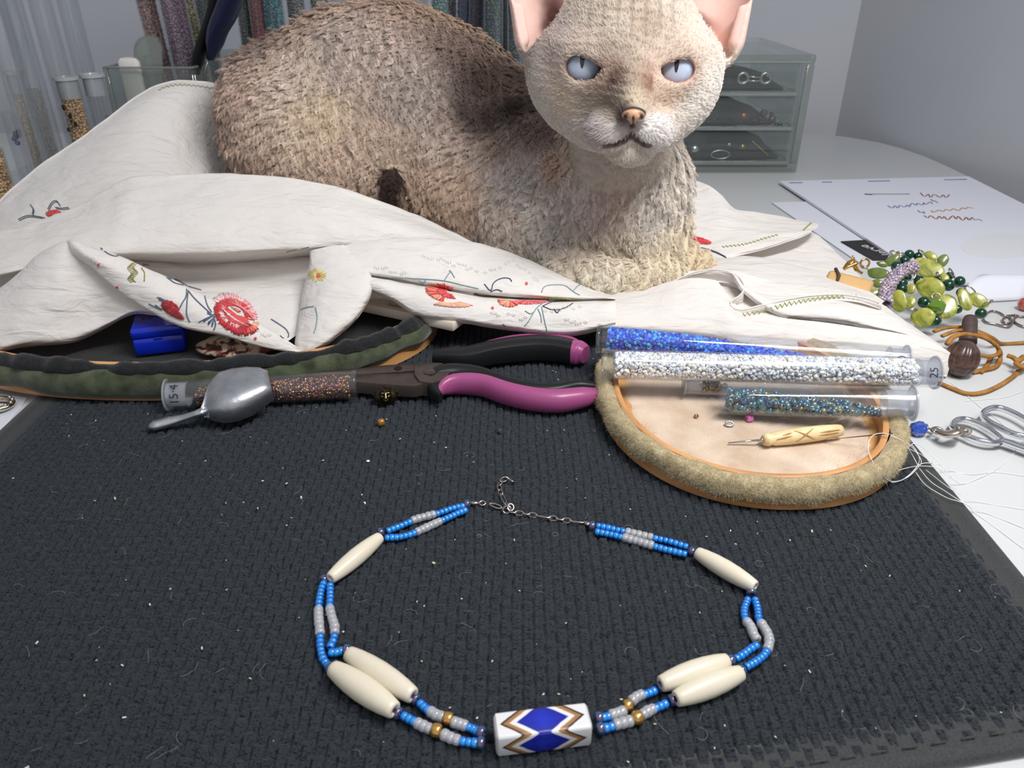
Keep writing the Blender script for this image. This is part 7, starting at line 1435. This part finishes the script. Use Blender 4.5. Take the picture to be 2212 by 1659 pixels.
for i_, (x, y, r_, mm, lb) in enumerate(((1650, 244, 8, M_brn, 'brown bead with a bright glint in the middle drawer'), (1668, 258, 9, M_brn, 'large brown bead beside the glinting one in the middle drawer'), (1685, 268, 6, M_brn, 'brown bead at the right end of the middle drawer'), (1606, 250, 9, mat('copper', (168, 112, 88), .3, .8), 'copper coloured bead in the middle of the middle drawer'), (1513, 248, 7, M_sil, 'silver bead close to the cat in the middle drawer'), (1500, 322, 12, M_sil, 'silver twist close to the cat in the bottom drawer'), (1604, 316, 6, M_gd, 'gold teardrop in the bottom drawer'), (1648, 349, 4, M_gd, 'tiny gold bead on the lip of the bottom drawer'), (1575, 312, 5, M_sil, 'small silver ball left of the gold teardrop in the bottom drawer'))):
    p = AY(x, y, cy0+.0035); R = r_*((p-_cam)@_f)/F_PX; m = MB(); m.sphere(p, R, 14, 9, sc=(1, .8, .9)); tag(m.build('jewellery_bead', mm), lb, 'bead', 'beads inside the clear drawers')
m = MB(); c = AY(1556, 334, cy0+.003); m.tube([c+np.array([math.cos(a)*.010, 0, math.sin(a)*.0045]) for a in np.linspace(0, 6.28, 26, endpoint=False)], .0009, 8, closed=True); tag(m.build('silver_hoop', M_sil), 'oval silver hoop in the bottom drawer of the clear chest', 'earring')
m = MB()
for k in range(12): p = AY(1626+k*2.9, 306+k*2.6, cy0+.0032); m.sphere(p, .0011, 8, 6)
tag(m.build('gold_ball_chain', M_gd), 'short gold ball chain in the bottom drawer of the clear chest', 'chain', None, 'stuff')
m = MB()
for k in range(46): x = rg.uniform(1500, 1690); p = AY(x, 262+rg.uniform(-20, 8)-(1 if x < 1600 else 0), cy0+.003+rg.uniform(0, .003)); m.sphere(p, rg.uniform(.001, .0026), 8, 6)
tag(m.build('brown_bead_heap', mat('brown_glass_mix', (70, 54, 50), .2, .4, coat=.6)), 'heap of small dark brown beads in the middle drawer', 'beads', None, 'stuff')
# ------------------------------------------------------------ vials and upright tubes at the back left
M_tubeb = clearmat('storage_tube_plastic', (248, 249, 250), 1, .05, 1.5, .05, (214, 217, 220)); M_capb = clearmat('milky_cap', (225, 228, 228), .6, .2, 1.5, .6, (216, 220, 222))
def vertical_tube(px, py, Y, R, zb, zt, label, fill=None, fz=(0, 1), cap='top', lean=(0, 0), beads=.0016, cat_='bead tube', name='bead_tube', grp='upright bead tubes at the back', seed=1, nb=5, capl=.014):
    """px,py,Y: a point on the axis as seen; zb, zt: base and top heights"""
    c = AY(px, py, Y); lean = np.array([lean[0], lean[1], 0]); p0 = c+lean*(zb-c[2])+np.array([0, 0, zb-c[2]]); p1 = c+lean*(zt-c[2])+np.array([0, 0, zt-c[2]])
    t = thing(name, p0, label, cat_, grp); Lc = np.linalg.norm(p1-p0)
    m = MB(); m.lathe(p0, p1, [(0, R*.2), (0, R*.95), (.004, R), (1, R), (1, R*.93), (.01, R*.92), (.01, R*.2)], 28, cap0=True, cap1=False); m.build('tube_wall', M_tubeb, t, smooth='auto')
    if cap:
        q0, q1 = (p0, p1) if cap == 'top' else (p1, p0); cl = capl/Lc
        m = MB(); m.lathe(q0, q1, [(1-cl, R*.9), (1.0, R*.9), (1.0, R*1.12), (1+.0025/Lc, R*1.12), (1+.0025/Lc, R*.75), (1+.001/Lc, R*.7), (1+.001/Lc, R*.1)], 28, cap0=False, cap1=True); m.build('tube_cap', M_capb, t, smooth='auto')
    if fill is not None:
        cols, z0f, z1f, mt = fill; rg2 = np.random.default_rng(seed); d = (p1-p0)/Lc; pos = []; st = beads*.82; Ri = R*.92-beads*.55
        vis_ = nrm((_cam-c)*np.array([1, 1, 0])); a0 = math.atan2(vis_[1], vis_[0])
        for z in np.arange(z0f, z1f, st):
            nn_ = int(2*1.75*Ri/st)+1
            for a in np.linspace(a0-1.75, a0+1.75, nn_): aa = a+rg2.uniform(-.5, .5)*st/Ri; rr = Ri*rg2.uniform(.86, 1); pos.append(p0+d*((z-p0[2]+rg2.uniform(-.4, .4)*beads)/max(d[2], .1))+np.array([math.cos(aa)*rr, math.sin(aa)*rr, 0]))
        scatter_beads('seed_beads', np.array(pos), beads*.5, beads*.8, mt, t, cols, seed, n=nb)
        m = MB(); q0 = p0+d*((z0f-p0[2])/max(d[2], .1)); q1 = p0+d*((z1f-p0[2])/max(d[2], .1)); m.lathe(q0, q1, [(0, Ri*.82), (1, Ri*.82)], 20); m.build('bead_core', mat('core_'+str(seed), tuple(int(x*.55) for x in cols[0]), .7), t, kind='stuff')
    return t
GOLDF = attr_glass('gold_bead_fill', .2, .35); GL = attr_glass('glass_bead_fill', .15, .2); gcol = [(226, 174, 100), (250, 206, 134), (190, 138, 74), (236, 186, 112)]
M_lab = mat('ink_marks', (40, 36, 34), .7)
v2 = vertical_tube(150, 200, .655, .0088, .0, AY(149, 172, .655)[2], 'vial of gold beads with a milky cap standing second from the left', (gcol, .02, AY(150, 196, .655)[2], GOLDF), seed=51, beads=.0024, grp='vials of beads standing at the left'); v1 = vertical_tube(42, 200, .640, .0062, .0, AY(36, 160, .640)[2], 'narrow vial of gold beads seen through the clear tubes at the left', (gcol, .005, AY(45, 190, .640)[2], GOLDF), seed=52, beads=.0022, grp='vials of beads standing at the left')
vertical_tube(82, 240, .630, .0070, .0, .24, 'tall tube half filled with pale tan beads, right of the narrow gold vial', ([(176, 158, 138), (160, 146, 130)], .005, AY(78, 192, .63)[2], GL), seed=53, cap=None, grp='tall clear tubes at the left edge', beads=.0020); vertical_tube(208, 200, .67, .0088, .0, AY(207, 166, .67)[2], 'frosted capped empty vial right of the big gold vial', None, grp='vials of beads standing at the left')
vertical_tube(-6, 380, .560, .0090, .0, AY(-8, 320, .56)[2], 'gold bead vial cut off by the left edge of the frame', (gcol, .005, AY(-6, 325, .56)[2], GOLDF), seed=54, beads=.0024, cap=None, grp='vials of beads standing at the left')
for k, (x, lb) in enumerate(((12, 'leftmost tall empty clear tube'), (48, 'second tall empty clear tube from the left edge'), (112, 'tall empty clear tube just left of the big gold vial'), (170, 'tall empty clear tube behind the big gold vial'))): vertical_tube(x, 100, [.60, .615, .66, .72][k], .0085, .0, .27, lb, None, cap=None, grp='tall clear tubes at the left edge', name='clear_tube', cat_='tube')
for (x, y, lb, cl) in ((38, 292, 'short vial holding a blue and a few dark beads', (60, 66, 130)), (230, 258, 'short vial with dark red beads beside the clear box', (92, 40, 44))):
    t = vertical_tube(x, y, .69, .0085, .0, AY(x, y-50, .69)[2], lb+' at the back left', None, cap=None, grp='vials of beads standing at the left'); rg = random.Random(x)
    for k in range(7): m = MB(); p = AY(x+rg.uniform(-9, 9), y+rg.uniform(-14, 18), .69); m.sphere(p, rg.uniform(.0016, .0028), 9, 6); m.build('loose_bead', mat('lb%d_%d' % (x, k), cl if k % 3 else (70, 62, 50), .15, coat=.8), t)
m = MB()
for (x, y, r_) in ((137, 232, 5), (152, 250, 5), (163, 268, 5), (148, 280, 4), (155, 262, 3), (56, 215, 4), (62, 232, 5), (50, 200, 4)): p = AY(x, y, .655-.0092); m.sphere(p, r_*.00036, 8, 5, sc=(.8, .3, 1.3))
m.build('ink_marks', M_lab, v2, kind='stuff')
# clear tray the vials stand on, with low cups
tr2 = thing('organiser_tray', (-.31, .66, ZT), 'clear plastic organiser tray under the vials at the back left', 'tray'); m = MB(); m.box((-.4425, .755, ZT+.0015), .195, .27, .003, bev=.001); m.build('tray_base', M_tubeb, tr2, smooth='auto')
for c, s in (((-.4425, .621, ZT+.012), (.195, .002, .022)), ((-.4425, .889, ZT+.03), (.195, .002, .06)), ((-.4425, .755, ZT+.012), (.002, .266, .022))): pane('tray_wall', c, *s, M_tubeb, tr2)
cup_l = None
for k, (x, y) in enumerate(((-.30, .97), (-.36, .97), (-.42, .97), (-.48, .97), (-.33, 1.03), (-.40, 1.03))):
    t = thing('clear_cup', (x, y, ZT), 'one of the round clear bead jars standing behind the vials', 'jar', 'clear jars behind the vials'); m = MB(); m.lathe((x, y, ZT), (x, y, .062), [(0, .010), (0, .024), (.05, .026), (.78, .026), (.8, .0275), (1, .0275), (1, .01)], 26); m.build('jar_wall', M_tubeb, t, smooth='auto')
# clear box holding tools
f0, f1 = AY(228, 150, .69), AY(450, 142, .69); zb = (f0[2]+f1[2])/2; bxx = thing('clear_tool_box', ((f0[0]+f1[0])/2, .76, ZT), 'open clear acrylic box holding tools behind the cloth at the left', 'box')
X0, X1, Y0_, Y1_ = f0[0], AY(500, 110, .83)[0]+.012, .69, .84; hb = zb-ZT
for c, s in ((((X0+X1)/2, Y0_, ZT+hb/2), (X1-X0, .003, hb)), (((X0+X1)/2, Y1_, ZT+hb/2), (X1-X0, .003, hb)), ((X0, (Y0_+Y1_)/2, ZT+hb/2), (.003, Y1_-Y0_, hb)), ((X1, (Y0_+Y1_)/2, ZT+hb/2), (.003, Y1_-Y0_, hb))): pane('box_wall', c, *s, M_acr, bxx)
for c, s in ((((X0+X1)/2, Y0_, zb), (X1-X0+.003, .0035, .0016)), ((X0, (Y0_+Y1_)/2, zb), (.0035, Y1_-Y0_, .0016)), ((X1, (Y0_+Y1_)/2, zb), (.0035, Y1_-Y0_, .0016)), ((X0, Y0_, ZT+hb/2), (.0035, .0035, hb))): pane('box_edge', c, *s, M_edge, bxx, .0004)
m = MB(); c = AY(298, 190, .705); m.box((c[0], c[1], ZT+.065), .018, .02, .13, bev=.003); tag(m.build('white_eraser', mat('white_block', (222, 218, 214), .6)), 'white block standing inside the clear tool box', 'block')
# rounded acrylic paddle
a = AY(322, 200, .70); top = AY(320, 78, .70); m = MB(); rings = []; w2 = .0118
d = nrm(top-a); sd = np.array([1, 0, 0.]); nn_ = nrm(np.cross(sd, d)); ln = np.linalg.norm(top-a)+.06; base = top-d*ln
out = [(-w2, 0), (w2, 0)]+[(w2*math.cos(t), ln-w2+w2*math.sin(t)) for t in np.linspace(0, math.pi, 16)]
for o_ in (-.0012, .0012): rings.append([base+sd*x+d*y+nn_*o_ for x, y in out])
m.ring_loft(rings); pd_ = thing('acrylic_paddle', base, 'clear acrylic strip with a rounded end leaning in the tool box', 'tool'); m.build('strip', M_edge, pd_, smooth='auto')
m = MB(); m.tube([top-d*w2+sd*w2*math.cos(t)+d*w2*math.sin(t)-nn_*.0014 for t in np.linspace(-.6, math.pi+.6, 24)], .0012, 6); m.build('bright_rim', M_acr, pd_)
# navy and black handled pliers standing in the box
M_navy = mat('navy_plastic', (14, 22, 62), .25, coat=.6); M_blk = mat('black_plastic', (12, 12, 14), .4); pn = thing('pliers', AY(440, 160, .70), 'navy and black handled pliers standing on end in the clear tool box', 'pliers')
m = MB(); m.tube(spline([AY(*p) for p in ((455, 128, .70), (462, 100, .70), (472, 60, .695), (490, 20, .69), (512, -40, .68), (520, -90, .67))], 20), np.interp(range(20), [0, 3, 8, 14, 19], [.0055, .0115, .0150, .0160, .0120]), 18, flat=.6); m.build('navy_handle', M_navy, pn)
m = MB(); m.tube(spline([AY(*p) for p in ((422, 158, .705), (430, 120, .705), (446, 70, .70), (462, 20, .69), (475, -60, .68))], 16), np.interp(range(16), [0, 2, 15], [.0060, .0080, .0080]), 14, flat=.6); m.build('black_handle', M_blk, pn)
m = MB(); m.tube([AY(452, 122, .70), AY(444, 150, .70), AY(440, 200, .70)], .0011, 8); m.build('steel_tip', M_sil, pn)
# upright coloured tubes
COL = [(330, 60, .74, .0088, (-.05, 0), [(190, 140, 120), (206, 160, 140), (170, 120, 100)], 'tube of peach beads left of the mauve tube', 13), (384, 60, .72, .0112, (-.03, 0), [(142, 96, 128), (160, 112, 146), (120, 78, 108)], 'wide tube of mauve beads beside the navy pliers handle', 14), (412, 50, .78, .0080, (-.04, 0), [(140, 130, 60), (120, 112, 60), (170, 160, 70)], 'tube of olive yellow beads behind the mauve tube', 15),
       (444, 40, .80, .0090, (0, 0), [(88, 104, 96), (70, 84, 80)], 'tube of grey green beads behind the pliers handles', 16), (533, 40, .78, .0085, (.02, 0), [(70, 92, 84), (96, 110, 100)], 'dull green tube left of the red tube', 17), (560, 60, .76, .0070, (.02, 0), [(158, 24, 34), (130, 16, 28)], 'narrow tube of deep red beads behind the cat', 18), (592, 40, .76, .0095, (.02, 0), [(20, 120, 136), (30, 160, 176), (14, 84, 100)], 'tube of sparkling teal beads right of the red tube', 19),
       (640, 20, .80, .0090, (0, 0), [(150, 156, 150), (130, 138, 134)], 'pale grey tube above the cat haunch', 20), (690, 10, .80, .0090, (0, 0), [(176, 176, 166), (150, 150, 146)], 'cream grey tube second from the teal tube', 21), (950, 20, .78, .0080, (.01, 0), [(146, 190, 184), (120, 170, 168)], 'pale aqua bead tube above the cat back', 25), (975, 30, .80, .0060, (.01, 0), [(120, 110, 112), (140, 160, 170)], 'narrow grey tube right of the aqua tube', 26),
       (1003, 30, .78, .0075, (.05, 0), [(40, 62, 118), (30, 48, 96)], 'slim tube of navy blue beads left of the cat ear', 27), (1032, 40, .77, .0085, (.06, 0), [(40, 42, 78), (70, 62, 96), (30, 32, 60)], 'dark iris purple bead tube leaning behind the cat', 28), (1066, 60, .74, .0085, (.01, 0), [(40, 84, 84), (90, 120, 90), (40, 70, 110)], 'green iris bead tube beside the cat ear', 29), (1092, 60, .79, .0090, (0, 0), [(22, 52, 54), (34, 70, 68)], 'darkest green bead tube beside the cat ear', 30), (1118, 100, .74, .0085, (-.02, 0), [(60, 92, 92), (110, 130, 110), (60, 90, 140)], 'green iris tube partly behind the cat cheek', 31)]
for (x, y, Y, R, ln_, cols, lb, sd_) in COL:
    zc = AY(x, 150, Y)[2]; vertical_tube(x, y, Y, R, max(0, zc-.045) if x < 420 else .0, .30, lb, (cols, max(.02, zc-.025), .245, GL), seed=sd_, lean=ln_, beads=.0022 if x not in (412,) else .0026, cap='bottom')
for k, x in enumerate((735, 780, 825, 868, 905)): vertical_tube(x, 10, .82, .0095, .0, .30, ['cloudy empty tube above the highest part of the cat back', 'second cloudy empty tube along the cat back', 'third cloudy empty tube, midway along the cat back', 'fourth cloudy empty tube along the cat back', 'cloudy empty tube left of the pale aqua tube'][k], None, cap='bottom')
rk = thing('tube_rack', (-.12, .80, ZT), 'low clear rack board holding the upright bead tubes behind the cat', 'rack'); pane('rack_base', (-.12, .79, ZT+.002), .56, .13, .0035, M_acr, rk)
